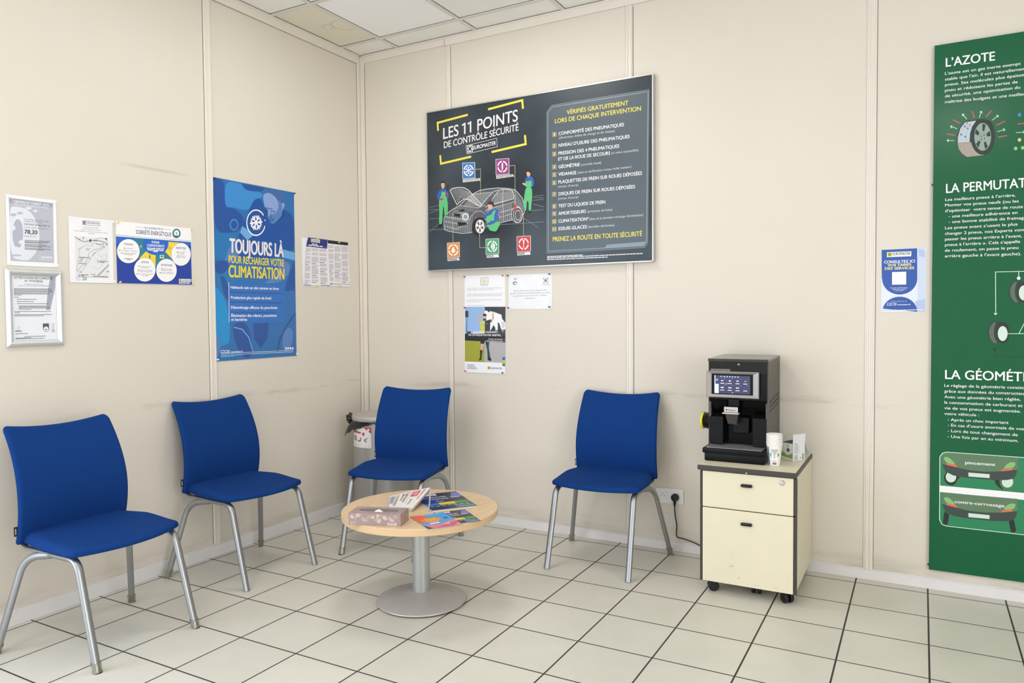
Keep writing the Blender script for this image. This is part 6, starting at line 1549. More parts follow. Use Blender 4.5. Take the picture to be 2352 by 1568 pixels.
def floor_material():
    m = bpy.data.materials.new('floor_tiles'); m.use_nodes = True; nt = m.node_tree; b = nt.nodes['Principled BSDF']; N = nt.nodes.new; Lk = nt.links.new
    tc = N('ShaderNodeTexCoord'); mp = N('ShaderNodeMapping'); Lk(tc.outputs['Object'], mp.inputs[0])
    T = 0.305
    mp.inputs['Location'].default_value = (-0.0406/T, 0.0767/T, 0); mp.inputs['Scale'].default_value = (1/T, 1/T, 1)
    sp = N('ShaderNodeSeparateXYZ'); Lk(mp.outputs[0], sp.inputs[0])
    def edge(o):
        a = N('ShaderNodeMath'); a.operation = 'PINGPONG'; Lk(o, a.inputs[0]); a.inputs[1].default_value = 0.5; return a
    ex, ey = edge(sp.outputs['X']), edge(sp.outputs['Y'])
    mn = N('ShaderNodeMath'); mn.operation = 'MINIMUM'; Lk(ex.outputs[0], mn.inputs[0]); Lk(ey.outputs[0], mn.inputs[1])
    g = N('ShaderNodeMapRange'); g.inputs[1].default_value = 0.0095; g.inputs[2].default_value = 0.0125; Lk(mn.outputs[0], g.inputs[0])   # 0 = grout
    fl = N('ShaderNodeVectorMath'); fl.operation = 'FLOOR'; Lk(mp.outputs[0], fl.inputs[0])
    wn = N('ShaderNodeTexWhiteNoise'); Lk(fl.outputs[0], wn.inputs['Vector'])
    n1 = N('ShaderNodeTexNoise'); n1.inputs['Scale'].default_value = 3.5; n1.inputs['Detail'].default_value = 7; n1.inputs['Roughness'].default_value = .6; Lk(tc.outputs['Object'], n1.inputs['Vector'])
    n2 = N('ShaderNodeTexNoise'); n2.inputs['Scale'].default_value = 60; n2.inputs['Detail'].default_value = 4; Lk(tc.outputs['Object'], n2.inputs['Vector'])
    ma = N('ShaderNodeMix'); ma.data_type = 'RGBA'; ma.inputs[6].default_value = lin('c6c2b5'); ma.inputs[7].default_value = lin('d9d5ca')
    s1 = N('ShaderNodeMath'); s1.operation = 'MULTIPLY_ADD'; Lk(wn.outputs['Value'], s1.inputs[0]); s1.inputs[1].default_value = .22; Lk(n1.outputs['Fac'], s1.inputs[2])
    s2 = N('ShaderNodeMath'); s2.operation = 'MULTIPLY_ADD'; Lk(n2.outputs['Fac'], s2.inputs[0]); s2.inputs[1].default_value = .3; Lk(s1.outputs[0], s2.inputs[2])
    s3 = N('ShaderNodeMath'); s3.operation = 'SUBTRACT'; Lk(s2.outputs[0], s3.inputs[0]); s3.inputs[1].default_value = .26; Lk(s3.outputs[0], ma.inputs[0])
    mb = N('ShaderNodeMix'); mb.data_type = 'RGBA'; Lk(g.outputs[0], mb.inputs[0]); mb.inputs[6].default_value = lin('3c3434'); Lk(ma.outputs[2], mb.inputs[7]); Lk(mb.outputs[2], b.inputs['Base Color'])
    rr = N('ShaderNodeMapRange'); rr.inputs[3].default_value = .75; rr.inputs[4].default_value = .36; Lk(g.outputs[0], rr.inputs[0]); Lk(rr.outputs[0], b.inputs['Roughness'])
    b.inputs['Specular IOR Level'].default_value = .45
    ad = N('ShaderNodeMath'); ad.operation = 'MULTIPLY_ADD'; Lk(n2.outputs['Fac'], ad.inputs[0]); ad.inputs[1].default_value = .08; Lk(g.outputs[0], ad.inputs[2])
    bp = N('ShaderNodeBump'); bp.inputs['Strength'].default_value = .35; bp.inputs['Distance'].default_value = .0015; Lk(ad.outputs[0], bp.inputs['Height']); Lk(bp.outputs[0], b.inputs['Normal'])
    return m
trim_m = mat('white_trim', 'e6ded3', .3, noise=.03, nscale=3)
skirt_m = mat('skirting_white', 'e4e0e0', .3, noise=.05, nscale=6)
RX, FY, H = 6.0, -6.3, 3.06          # right wall, shop front, ceiling height

# ---------------------------------------------------------------- room
def structure(o): o['kind'] = 'structure'; return o
b = BM(); box2(b, (-.2, FY-.2, -.1), (RX+.2, .2, 0)); structure(obj('floor', b, floor_material()))
wl = wall_material('wall_laminate', 0)
b = BM()
box2(b, (-.12, -2.95, 0), (0, .12, H+.2)); box2(b, (-.12, FY, 2.55), (0, -2.95, H+.2)); box2(b, (-.12, FY, 0), (0, -5.5, 2.55)); box2(b, (-.12, -5.5, 0), (0, -2.95, .08))
structure(obj('wall_left', b, wl))
b = BM(); box2(b, (-.12, 0, 0), (RX+.12, .12, H+.2)); structure(obj('wall_back', b, wl))
b = BM(); box2(b, (RX, FY, 0), (RX+.12, -5.35, H+.2)); box2(b, (RX, -2.75, 0), (RX+.12, 0, H+.2)); box2(b, (RX, -5.35, 2.75), (RX+.12, -2.75, H+.2)); box2(b, (RX, -5.35, 0), (RX+.12, -2.75, .1)); structure(obj('wall_right', b, wl))
b = BM()
for a, c in (((-.12, 0), (.25, H+.2)), ((2.75, 0), (4.65, H+.2)), ((5.8, 0), (RX+.12, H+.2))): box2(b, (a[0], FY-.12, a[1]), (c[0], FY, c[1]))
for x0, x1 in ((.25, 2.75), (4.65, 5.8)): box2(b, (x0, FY-.12, 2.75), (x1, FY, H+.2)); box2(b, (x0, FY-.12, 0), (x1, FY, .12))
structure(obj('wall_front', b, wl))
# window frames of the glazed openings behind the camera, and of the one added on the right
def win(name, a, c, axis):
    b = BM(); w = .06
    lo = list(a); hi = list(c)
    i = axis
    for z0, z1 in ((lo[2], lo[2]+w), (hi[2]-w, hi[2])): p = lo[:]; q = hi[:]; p[2] = z0; q[2] = z1; box2(b, p, q)
    n = 3
    for k in range(n+1):
        t = lo[i]+(hi[i]-lo[i]-w)*k/n; p = lo[:]; q = hi[:]; p[i] = t; q[i] = t+w; box2(b, p, q)
    structure(obj(name, b, mat('window_frame_grey', 'c9cccc', .35)))
win('window_1', (-.09, -5.5, .08), (-.04, -2.95, 2.55), 1)
win('window_2', (.25, FY-.09, .12), (2.75, FY-.04, 2.75), 0)
win('window_3', (4.65, FY-.09, .12), (5.8, FY-.04, 2.75), 0)
win('added_window_right', (RX+.04, -5.35, .1), (RX+.09, -2.75, 2.75), 1)  # made-up window, added to go with the fill light on the right
# suspended ceiling: 600 mm tiles lying in a white grid
tile_m = mat('ceiling_tile', 'f4f2ec', .8, noise=.035, nscale=5, bump=.15, bscale=140)
tile_new = mat('ceiling_tile_new', 'fbfaf8', .8, noise=.01, nscale=30, bump=.12, bscale=160)
def stained():
    m = mat('ceiling_tile_stained', 'e8e2d0', .8, noise=.05, nscale=4)
    nt = m.node_tree; N = nt.nodes.new; Lk = nt.links.new; b = nt.nodes['Principled BSDF']
    src = b.inputs['Base Color'].links[0].from_socket
    tc = N('ShaderNodeTexCoord'); mp = N('ShaderNodeMapping'); Lk(tc.outputs['Object'], mp.inputs[0])
    nz = N('ShaderNodeTexNoise'); nz.inputs['Scale'].default_value = 9; Lk(tc.outputs['Object'], nz.inputs['Vector'])
    def ring(cx, cy, r):
        d = N('ShaderNodeVectorMath'); d.operation = 'DISTANCE'; Lk(tc.outputs['Object'], d.inputs[0]); d.inputs[1].default_value = (cx, cy, H+.006)
        a = N('ShaderNodeMath'); a.operation = 'MULTIPLY_ADD'; Lk(nz.outputs['Fac'], a.inputs[0]); a.inputs[1].default_value = .10; Lk(d.outputs['Value'], a.inputs[2])
        s = N('ShaderNodeMath'); s.operation = 'SUBTRACT'; Lk(a.outputs[0], s.inputs[0]); s.inputs[1].default_value = r+.05
        q = N('ShaderNodeMath'); q.operation = 'ABSOLUTE'; Lk(s.outputs[0], q.inputs[0])
        k = N('ShaderNodeMapRange'); k.inputs[1].default_value = 0; k.inputs[2].default_value = .008; k.inputs[3].default_value = 1; k.inputs[4].default_value = 0; Lk(q.outputs[0], k.inputs[0]); return k
    r1, r2 = ring(.17, -.50, .035), ring(.27, -.47, .07)
    mx = N('ShaderNodeMath'); mx.operation = 'MAXIMUM'; Lk(r1.outputs[0], mx.inputs[0]); Lk(r2.outputs[0], mx.inputs[1])
    sc = N('ShaderNodeMath'); sc.operation = 'MULTIPLY'; Lk(mx.outputs[0], sc.inputs[0]); sc.inputs[1].default_value = .4
    mi = N('ShaderNodeMix'); mi.data_type = 'RGBA'; Lk(sc.outputs[0], mi.inputs[0]); Lk(src, mi.inputs[6]); mi.inputs[7].default_value = lin('a79c7c'); Lk(mi.outputs[2], b.inputs['Base Color'])
    return m
grid_m = mat('ceiling_grid', 'dedad2', .45)
gap_m = mat('ceiling_gap', '4a4540', .9)
b = BM()
gx = [0]+[.33+.6*k for k in range(10)]+[RX]; gy = [0]+[-.197-.6*k for k in range(11)]+[FY]
LAMPS = [(2, 2), (2, 6), (6, 7), (9, 5)]        # tiles that are light fittings
for i in range(len(gx)-1):
    for j in range(len(gy)-1):
        if (i, j) in LAMPS: continue
        x0, x1 = gx[i], gx[i+1]; y1, y0 = gy[j], gy[j+1]
        if x1-x0 < .03 or y1-y0 < .03: continue
        mi = 1 if (i, j) == (1, 1) else 2 if i == 0 and j == 1 else 0
        g0 = .0145 if i else .003; g1 = .0145 if i < len(gx)-2 else .003; h1 = .0145 if j else .003
        box2(b, (x0+g0, y0+.0145, H+.006), (x1-g1, y1-h1, H+.022), mi=mi)
for x in gx[1:-1]: box2(b, (x-.012, FY, H), (x+.012, 0, H+.004), mi=3)
for y in gy[1:-1]: box2(b, (0, y-.012, H-.0004), (RX, y+.012, H+.0036), mi=3)
box2(b, (-.12, FY-.1, H+.03), (RX+.1, .12, H+.2), mi=4)
structure(obj('ceiling', b, [tile_m, tile_new, stained(), grid_m, gap_m]))
led_m = mat('light_diffuser', 'ffffff', .5, emit='fffdfa', estr=LED)
for (i, j), lb in zip(LAMPS, ('nearest the corner', 'in the middle of the room', 'over the camera', 'near the right wall')):
    x0, x1 = gx[i], gx[i+1]; y1, y0 = gy[j], gy[j+1]
    t = thing('ceiling_light', 'square white ceiling light panel '+lb, 'light', ((x0+x1)/2, (y0+y1)/2, H+.004), 0, 'ceiling light panels')
    b = BM(); w = (x1-x0)/2-.014; d = (y1-y0)/2-.014
    for s_ in (-1, 1): box2(b, (-w, s_*d, 0), (w, s_*(d-.02), .02)); box2(b, (s_*w, -d+.02, 0), (s_*(w-.02), d-.02, .02))
    obj('frame', b, mat('light_frame', 'e4e4e2', .4), t)
    b = BM(); box2(b, (-w+.021, -d+.021, .006), (w-.021, d-.021, .012)); obj('diffuser', b, led_m, t)
# wall trims
def trim(name, boxes, m=None, bev=.0015):
    b = BM()
    for a, c in boxes: box2(b, a, c, bev)
    structure(obj(name, b, m or trim_m))
trim('trim_1', [((0, FY, 3.008), (.012, -.034, H)), ((0, FY, 3.052), (.022, -.034, H))])
trim('trim_2', [((.036, -.010, 3.012), (.70, 0, H)), ((.702, -.013, 3.008), (RX, 0, H)), ((.036, -.020, 3.052), (RX, 0, H))])
trim('trim_3', [((0, -.036, .0), (.010, -.010, H)), ((0, -.010, 0), (.013, 0, H)), ((.013, -.013, 0), (.030, 0, H)), ((.030, -.008, 0), (.040, 0, H))])
trim('trim_4', [((0, -1.262, .066), (.006, -1.220, 3.008)), ((.004, -1.2575, .066), (.010, -1.2515, 3.008)), ((.004, -1.2285, .066), (.009, -1.2235, 3.008))])
trim('trim_5', [((.708, -.005, .05), (.738, 0, 3.008)), ((.711, -.009, .05), (.716, -.003, 3.008)), ((.727, -.009, .05), (.733, -.003, 3.008))])
trim('trim_6', [((1.906, -.006, .05), (1.946, 0, 3.008)), ((1.911, -.011, .05), (1.919, -.003, 3.008)), ((1.932, -.011, .05), (1.940, -.003, 3.008))])
trim('trim_7', [((3.120, -.006, .05), (3.162, 0, 3.008)), ((3.128, -.010, .05), (3.135, -.003, 3.008)), ((3.146, -.010, .05), (3.153, -.003, 3.008))])
gap = mat('trim_gap', '857c70', .8)
trim('trim_8', [((.7385, -.0016, .05), (.7405, 0, 3.0)), ((1.9465, -.0016, .05), (1.949, 0, 3.0)), ((3.1625, -.0016, .05), (3.1645, 0, 3.0)), ((.7, -.0125, 3.01), (.702, 0, H)), ((.041, -.0016, .05), (.0425, 0, 3.0))], gap, 0)
trim('trim_9', [((0, -1.2645, .066), (.0016, -1.2625, 3.0)), ((0, -.0385, .066), (.0016, -.037, 3.0)), ((0, FY, 3.0062), (.0016, -.036, 3.0078))], gap, 0)
trim('baseboard_left', [((0, -2.95, .0), (.010, -.0, .060)), ((0, -2.95, .060), (.006, -.0, .066))], skirt_m)
trim('baseboard_back', [((.0, -.010, .0), (RX, 0, .046)), ((.0, -.006, .046), (RX, 0, .052))], skirt_m)

# ---------------------------------------------------------------- things on the walls
dark_edge = mat('board_edge', '2b3036', .4); alu = mat('alu_profile', 'c6c4c0', .3, metal=.6)
def sign_face():
    m = mat('sign_slate', '3b444c', .3, spec=.3)
    nt = m.node_tree; N = nt.nodes.new; Lk = nt.links.new; b = nt.nodes['Principled BSDF']
    tc = N('ShaderNodeTexCoord'); n = N('ShaderNodeTexNoise'); n.inputs['Scale'].default_value = 1.6; n.inputs['Detail'].default_value = 2; Lk(tc.outputs['Object'], n.inputs['Vector'])
    mx = N('ShaderNodeMix'); mx.data_type = 'RGBA'; mx.inputs[6].default_value = lin('232930'); mx.inputs[7].default_value = lin('444e56')
    r = N('ShaderNodeMapRange'); r.inputs[1].default_value = .35; r.inputs[2].default_value = .65; Lk(n.outputs['Fac'], r.inputs[0]); Lk(r.outputs[0], mx.inputs[0]); Lk(mx.outputs[2], b.inputs['Base Color'])
    return m
s = Sheet('sign', .32); s.slab([(22, 0), (1513, -4), (1513, 998), (22, 998)], .022, sign_face(), alu); s.draw(); sg = s.build('safety_board')
tag(sg, 'large dark grey landscape board listing 11 safety checks beside a wireframe car', 'sign')
b = BM()
for x0, x1, z0, z1 in ((.567, .575, 1.591, 2.605), (2.066, 2.0725, 1.591, 2.605), (.575, 2.066, 2.5985, 2.605), (.575, 2.066, 1.5875, 1.594)): box2(b, (x0, -.034, z0), (x1, -.004, z1))
obj('frame', b, alu, sg)
P_ = lambda *a: list(a)
o = sheet('poster', P_((-3, 1), (592, 3), (593, 998), (0, 998)), .0012, '3070b0', 'air_conditioning_poster', 'tall blue poster of a mechanic with a white snowflake on the left wall', 'poster', .32)
o = sheet('certificate', P_((-2, 3), (205, 5), (206, 301), (0, 300)), .0012, 'eeeef2', 'climate_certificate', 'grey printed certificate showing a pale tyre in clouds, pinned above the silver frame', 'certificate', .45)
o = sheet('map', P_((-3, 1), (204, 4), (204, 301), (-3, 297)), .0012, 'eeedf1', 'route_map_sheet', 'white sheet printed with a grey route map, left of the blue and white energy poster', 'paper')
o = sheet('sobriety', P_((-1, -1), (414, 6), (416, 302), (-1, 296)), .0012, 'f0eff4', 'energy_saving_poster', 'landscape poster with four white circles on blue under a white heading', 'poster', .4)
# framed attestation: snap frame with rounded mitred profile
fr = thing('document_frame', 'silver snap frame holding a printed attestation, lowest at the left of the left wall', 'picture frame', (0, -2.156, 1.345))
b = BM(); prof = [(0, .001), (.0, .010), (.006, .016), (.014, .018), (.022, .015), (.028, .009), (.028, .001)]
ox, oz = .1185, .1655; ring = []
for sx, sz in ((-1, -1), (1, -1), (1, 1), (-1, 1)):
    ring.append([b.verts.new((d, sx*(ox-i), sz*(oz-i))) for i, d in prof])
for k in range(4):
    a, c = ring[k], ring[(k+1) % 4]
    for q in range(len(prof)): q2 = (q+1) % len(prof); b.faces.new((a[q], c[q], c[q2], a[q2]))
obj('frame', b, mat('silver_frame', 'd5d8da', .3, metal=.55), fr)
s = Sheet('attestation', .5); s.off = .0045; s.slab([(20, 22), (211, 22), (211, 308), (20, 308)], .003, mat('paper_frame', 'e6e7ee', .5)); s.draw(); at = s.build('attestation_sheet')
at.parent = fr; at.matrix_parent_inverse = Matrix.Translation(-Vector(fr.location))
bk = sheet('notice_right', P_((14, 10), (226, 10), (212, 306), (8, 306)), .0012, 'ece8ee', 'notice_sheet', 'white notice sheet of small print with a black header, right of the blue-headed sheet', 'paper')
# the sheet below and the sheet on top
b = BM(); prism(b, [(.0012, -.573, 1.791), (.0012, -.36, 1.797), (.0012, -.352, 1.492), (.0012, -.563, 1.490)], (.0008, 0, 0)); tag(obj('backing_sheet', b, mat('paper_white', 'ecebf0', .55)), 'blank white sheet peeping out behind the blue-headed notice', 'paper')
o = sheet('notice_left', P_((-2, 7), (229, 12), (215, 306), (42, 306)), .0012, 'eeebf0', 'notice_sheet', 'white notice sheet of small print with a navy header, hanging askew', 'paper')
o = sheet('ac_notice', P_((-1, -12), (294, -12), (295, 201), (-1, 203)), .0006, 'f0eff3', 'air_conditioning_notice', 'white printed notice with a small framed sun emblem, under the dark board', 'paper')
o = sheet('ethics', P_((-2, 8), (294, 5), (297, 420), (0, 424)), .0012, 'eff0f6', 'ethics_poster', 'portrait poster of a man with raised arms, half yellow shirt and half black', 'poster', .35)
o = sheet('wifi', P_((1, -1), (295, -2), (296, 208), (1, 208)), .0008, 'eeeef2', 'wifi_notice', 'white landscape notice with a wireless emblem in a shiny plastic sleeve', 'paper', .5)
b = BM(); n, k_ = 24, 16; g = []
rnd = random.Random(4)
for j in range(k_+1):
    row = []
    for i in range(n+1):
        x = 1.142+.302*i/n; z = 1.334+.218*j/k_
        d = .0035+.0016*math.sin(9*x*6.1+4*math.sin(z*31))+.0014*math.sin(z*70+x*40)+.0008*math.sin(x*190+z*120)
        row.append(b.verts.new((x, -max(.0028, d), z)))
    g.append(row)
for j in range(k_):
    for i in range(n): b.faces.new((g[j][i], g[j][i+1], g[j+1][i+1], g[j+1][i]))
sl = obj('plastic_sleeve', b, mat('clear_sleeve', 'ffffff', .12, alpha=.16, spec=.9, bump=.3, bscale=30), o, 180)
o = sheet('tariff', P_((-2, 0), (185, 0), (184, 297), (-2, 298)), .0012, 'dfe4f0', 'tariff_card', 'small blue and white price information card, left of the green board', 'sign', .3)
gb = mat('board_green', '0a5c39', .2, spec=.35)
s = Sheet('green', .4); s.slab([(-1, 10), (1200, 10), (1200, 2430), (-1, 2430)], .008, gb, mat('green_edge', '1c5a44', .4)); s.draw(); gbo = s.build('tyre_information_board')
tag(gbo, 'tall green information board about tyres, running out at the right edge', 'sign')
for i_, z in enumerate((.115, 1.885)):
    b = BM(); lathe(b, [(0, 0), (.0045, .0), (.0045, .006), (.002, .009), (0, .009)], 12); bmesh.ops.rotate(b, verts=b.verts, cent=(0, 0, 0), matrix=Matrix.Rotation(PI/2, 3, 'X')); bmesh.ops.translate(b, verts=b.verts, vec=(3.397, -.003, z)); obj('fixing_screw', b, mat('screw_dark', '4a4a48', .4, metal=.5), gbo)
# push pins
def pin_mesh(hexc):
    b = BM(); lathe(b, [(0, 0), (.0006, 0), (.0006, .004), (.0045, .0045), (.0045, .0055), (.0024, .0065), (.0024, .012), (.0042, .0135), (.0042, .0155), (0, .0158)], 14)
    me = bpy.data.meshes.new('push_pin'); bmesh.ops.recalc_face_normals(b, faces=b.faces); b.to_mesh(me); b.free()
    me.polygons.foreach_set('use_smooth', [True]*len(me.polygons)); me.set_sharp_from_angle(angle=.7)
    me.materials.append(mat('pin_'+hexc, hexc, .3)); return me
PINS = {}
def pin(plane, u, z, hexc, colour, where, off=.004):
    if hexc not in PINS: PINS[hexc] = pin_mesh(hexc)
    o = bpy.data.objects.new('push_pin', PINS[hexc]); COL.objects.link(o)
    o.location = (off, u, z) if plane == 'L' else (u, -off, z)
    d = Vector((1, -.15, .12)) if plane == 'L' else Vector((-.12, -1, .12))
    o.rotation_euler = d.to_track_quat('Z', 'Y').to_euler()
    tag(o, colour+' push pin at the '+where, 'pin', colour+' push pins')
cor = ('top left', 'top right', 'bottom left', 'bottom right')
for (u, z), c in zip(((-2.252, 1.812), (-2.061, 1.812), (-2.251, 1.532), (-2.060, 1.532)), cor): pin('L', u, z, 'f2f1f0', 'white', c+' corner of the grey certificate')
for (u, z), c in zip(((-1.992, 1.750), (-1.797, 1.752), (-1.797, 1.472)), ('top left', 'top right', 'bottom right')): pin('L', u, z, 'f2f1f0', 'white', c+' corner of the route map')
for (u, z), c in zip(((-1.769, 1.752), (-1.364, 1.758), (-1.767, 1.470), (-1.359, 1.474)), cor): pin('L', u, z, 'e8cf5a', 'yellow', c+' corner of the energy poster')
for (u, z), c in zip(((-1.213, 2.048), (-.633, 2.050)), cor): pin('L', u, z, '243238', 'dark', c+' corner of the tall blue poster')
for (u, z), c in zip(((-1.218, 1.070), (-.635, 1.074)), cor[2:]): pin('L', u, z, 'f2f1f0', 'white', c+' corner of the tall blue poster')
for (u, z), c in zip(((-.448, 1.790), (-.452, 1.494)), ('top', 'bottom')): pin('L', u, z, 'e2c95e', 'yellow', c+' edge of the blue-headed notice', .0075)
for (u, z), c in zip(((-.245, 1.786), (-.245, 1.502)), ('top', 'bottom')): pin('L', u, z, 'e2c95e', 'yellow', c+' edge of the black-headed notice', .0045)
for (u, z), c in zip(((.836, 1.545), (1.112, 1.543)), cor): pin('B', u, z, 'c4404a', 'red', c+' corner of the sun emblem notice')
for (u, z), c in zip(((.835, 1.351), (1.107, 1.349), (.835, .950)), cor): pin('B', u, z, 'c4404a' if z > 1 else 'd4583c', 'red', c+' corner of the man poster')
pin('B', 1.106, .946, '2c3c66', 'blue', 'bottom right corner of the man poster')
for (u, z), c in zip(((1.150, 1.541), (1.433, 1.541), (1.152, 1.345), (1.431, 1.347)), cor): pin('B', u, z, '31435f', 'blue', c+' corner of the wireless notice', .007)

# ---------------------------------------------------------------- chairs
def fabric():
    m = mat('blue_upholstery', '0f3878', .85, spec=.12, noise=.07, nscale=5, bump=.5, bscale=900)
    return m
fab = fabric(); steel = mat('satin_chrome', 'a3a5a8', .36, metal=.9, bump=.05, bscale=60); capm = mat('clear_foot', 'f4f1e2', .08, trans=.96); tagm = mat('black_label', '15161c', .5)
def loft(bm, F, ns, nt):
    'closed two-sided pad: F(s,t,side) with s,t in grid; both sides share the rim'
    sv = [math.sin(PI/2*(-1+2*i/ns)) for i in range(ns+1)]; tv = [.5-.5*math.cos(PI*j/nt) for j in range(nt+1)]
    A = {}; B = {}
    for j, t in enumerate(tv):
        for i, s in enumerate(sv):
            rim = i in (0, ns) or j in (0, nt)
            A[i, j] = bm.verts.new(F(s, t, 1)); B[i, j] = A[i, j] if rim else bm.verts.new(F(s, t, -1))
    for j in range(nt):
        for i in range(ns):
            bm.faces.new((A[i, j], A[i+1, j], A[i+1, j+1], A[i, j+1]))
            bm.faces.new((B[i, j], B[i, j+1], B[i+1, j+1], B[i+1, j]))
def sm(a, b, x):
    x = min(1, max(0, (x-a)/(b-a))); return x*x*(3-2*x)
def back_F(s, t, side):
    hw = .232-.010*sm(.30, 1.05, t)
    if t > .95: hw -= .022*(1-math.sqrt(max(0, 1-((t-.95)/.05)**2)))
    if t < .03: hw -= .010*(1-math.sqrt(max(0, 1-((.03-t)/.03)**2)))
    z = .414+t*.458-.018*(1-s*s)*t**4
    y = -.050-.153*t+.243*t*t+.008*(1-s*s)
    e = min((1-abs(s))*hw, (1-t)*.452, t*.452); h = .0135*math.sqrt(max(0, 1-(1-min(1, e/.0135))**2))
    return (s*hw, y-side*h, z)
def seat_F(s, t, side):
    # t = 0 rear, 1 front
    hw = .210+.031*sm(0, .5, t)
    if t > .90: hw -= .020*(1-math.sqrt(max(0.0, 1-((t-.90)/.10)**2)))
    yf = -.466+.062*s*s; yr = -.052
    y = yr+(yf-yr)*t
    top = .459-.010*(1-s*s)*math.sin(PI*t)-.019*sm(.40, 1.0, t)
    e = min((1-abs(s))*hw, (1-t)*.39, .05); k = math.sqrt(max(0, 1-(1-min(1, e/.032))**2))
    bot = .408; mid = (top*.35+bot*.65)
    z = mid+(top-mid)*k if side > 0 else mid+(bot-mid)*k
    return (s*hw, y, z)
def leg_front(sx):
    b = BM()
    pts = fillet([(sx*.2175, -.507, 0), (sx*.2105, -.396, .397), (sx*.205, -.23, .397)], .045, 10)
    tube(b, pts, .0155, .0122, 18); return b
def leg_rear(sx):
    b = BM()
    pts = fillet([(sx*.291, -.004, 0), (sx*.222, -.088, .372), (sx*.192, -.21, .388)], .07, 12)
    tube(b, pts, .0122, .0155, 18); return b
def foot(p, d):
    b = BM(); lathe(b, [(0, 0), (.0165, 0), (.0175, .003), (.0175, .034), (.0170, .036), (.0160, .036), (.0160, .004), (0, .004)], 20, p); 
    for v in b.verts: v.co.x += d[0]*(v.co.z); v.co.y += d[1]*(v.co.z)
    return b
def frame_bm():
    b = BM()
    for sx in (-1, 1):
        tube(b, fillet([(sx*.205, -.37, .400), (sx*.203, -.055, .400), (sx*.203, -.030, .428), (sx*.198, -.046, .55)], [.03, .02], 8), .012, .007, 12)
    box2(b, (-.205, -.30, .390), (.205, -.27, .396)); box2(b, (-.2, -.15, .390), (.2, -.12, .396))
    return b
def mk(bm, name, m, smooth=60):
    o = obj(name, bm, m, None, smooth); return o
bb = BM(); loft(bb, back_F, 40, 44); sbm = BM(); loft(sbm, seat_F, 40, 36)
tb = BM(); box2(tb, (-.2425, -.062, .452), (-.228, -.058, .488))
for z in (.459, .463, .467, .471, .475, .479): box2(tb, (-.2400, -.0624, z), (-.2355, -.0620, z+.0025), mi=1)
def build_chair(loc, rot, label, caps):
    t = thing('waiting_room_chair', label, 'chair', (loc[0], loc[1], 0), rot, 'blue upholstered waiting chairs')
    parts = []
    for nm, me in (('backrest', bb_me), ('seat', seat_me), ('seat_frame', frame_me), ('label_tab', tab_me)):
        o = bpy.data.objects.new(nm, me); COL.objects.link(o); o.parent = t; parts.append(o)
    for key in ('FL', 'FR', 'RL', 'RR'):
        o = bpy.data.objects.new('leg', leg_me[key]); COL.objects.link(o); o.parent = t
        if key in caps:
            c = bpy.data.objects.new('foot_cap', cap_me[key]); COL.objects.link(c); c.parent = o; c['label'] = 'clear plastic foot cap'
    return t, parts
def to_me(bm, name, m, smooth=60):
    o = obj(name, bm, m, None, smooth); me = o.data; bpy.data.objects.remove(o); return me
bb_me = to_me(bb, 'backrest', fab, 50); seat_me = to_me(sbm, 'seat', fab, 50); frame_me = to_me(frame_bm(), 'seat_frame', steel, 50)
tab_me = to_me(tb, 'label_tab', [tagm, mat('label_white', 'd8d8d8', .5)])
leg_me = dict(FL=to_me(leg_front(-1), 'leg', steel), FR=to_me(leg_front(1), 'leg', steel), RL=to_me(leg_rear(-1), 'leg', steel), RR=to_me(leg_rear(1), 'leg', steel))
cap_me = dict(FL=to_me(foot((-.2175, -.507, 0), (.018, .29)), 'foot_cap', capm), FR=to_me(foot((.2175, -.507, 0), (-.018, .29)), 'foot_cap', capm), RL=to_me(foot((-.291, -.004, 0), (.185, -.225)), 'foot_cap', capm), RR=to_me(foot((.291, -.004, 0), (-.185, -.225)), 'foot_cap', capm))
DEG = PI/180
build_chair((.2145, -2.168), 92.5*DEG, 'blue chair on the left wall nearest the front, under the silver frame', ('FL', 'FR', 'RL', 'RR'))
build_chair((.070, -1.300), 88*DEG, 'blue chair on the left wall under the tall blue poster', ('RL', 'RR'))
build_chair((.700, -.366), 12*DEG, 'blue chair turned in the corner in front of the grey bin', ('FL', 'FR', 'RL', 'RR'))
ch4, parts4 = build_chair((1.893, -.082), 1.5*DEG, 'blue chair against the back wall beside the power socket', ('RL', 'RR'))

# the seat of that chair carries a small round water mark
stain_m = fab.copy(); stain_m.name = 'blue_upholstery_marked'
def stain_nodes():
    nt = stain_m.node_tree; N = nt.nodes.new; Lk = nt.links.new; bs = nt.nodes['Principled BSDF']; src = bs.inputs['Base Color'].links[0].from_socket
    tc = N('ShaderNodeTexCoord'); mp = N('ShaderNodeMapping'); mp.inputs['Scale'].default_value = (1, 1, 0); Lk(tc.outputs['Object'], mp.inputs[0])
    d = N('ShaderNodeVectorMath'); d.operation = 'DISTANCE'; Lk(mp.outputs[0], d.inputs[0]); d.inputs[1].default_value = (0.044, -0.564, 0)
    k = N('ShaderNodeMapRange'); k.inputs[1].default_value = .018; k.inputs[2].default_value = .024; k.inputs[3].default_value = .16; k.inputs[4].default_value = 0; Lk(d.outputs['Value'], k.inputs[0])
    mx = N('ShaderNodeMix'); mx.data_type = 'RGBA'; Lk(k.outputs[0], mx.inputs[0]); Lk(src, mx.inputs[6]); mx.inputs[7].default_value = lin('7f94ad'); Lk(mx.outputs[2], bs.inputs['Base Color'])
stain_nodes()
sm4 = parts4[1].data.copy(); sm4.materials[0] = stain_m; parts4[1].data = sm4

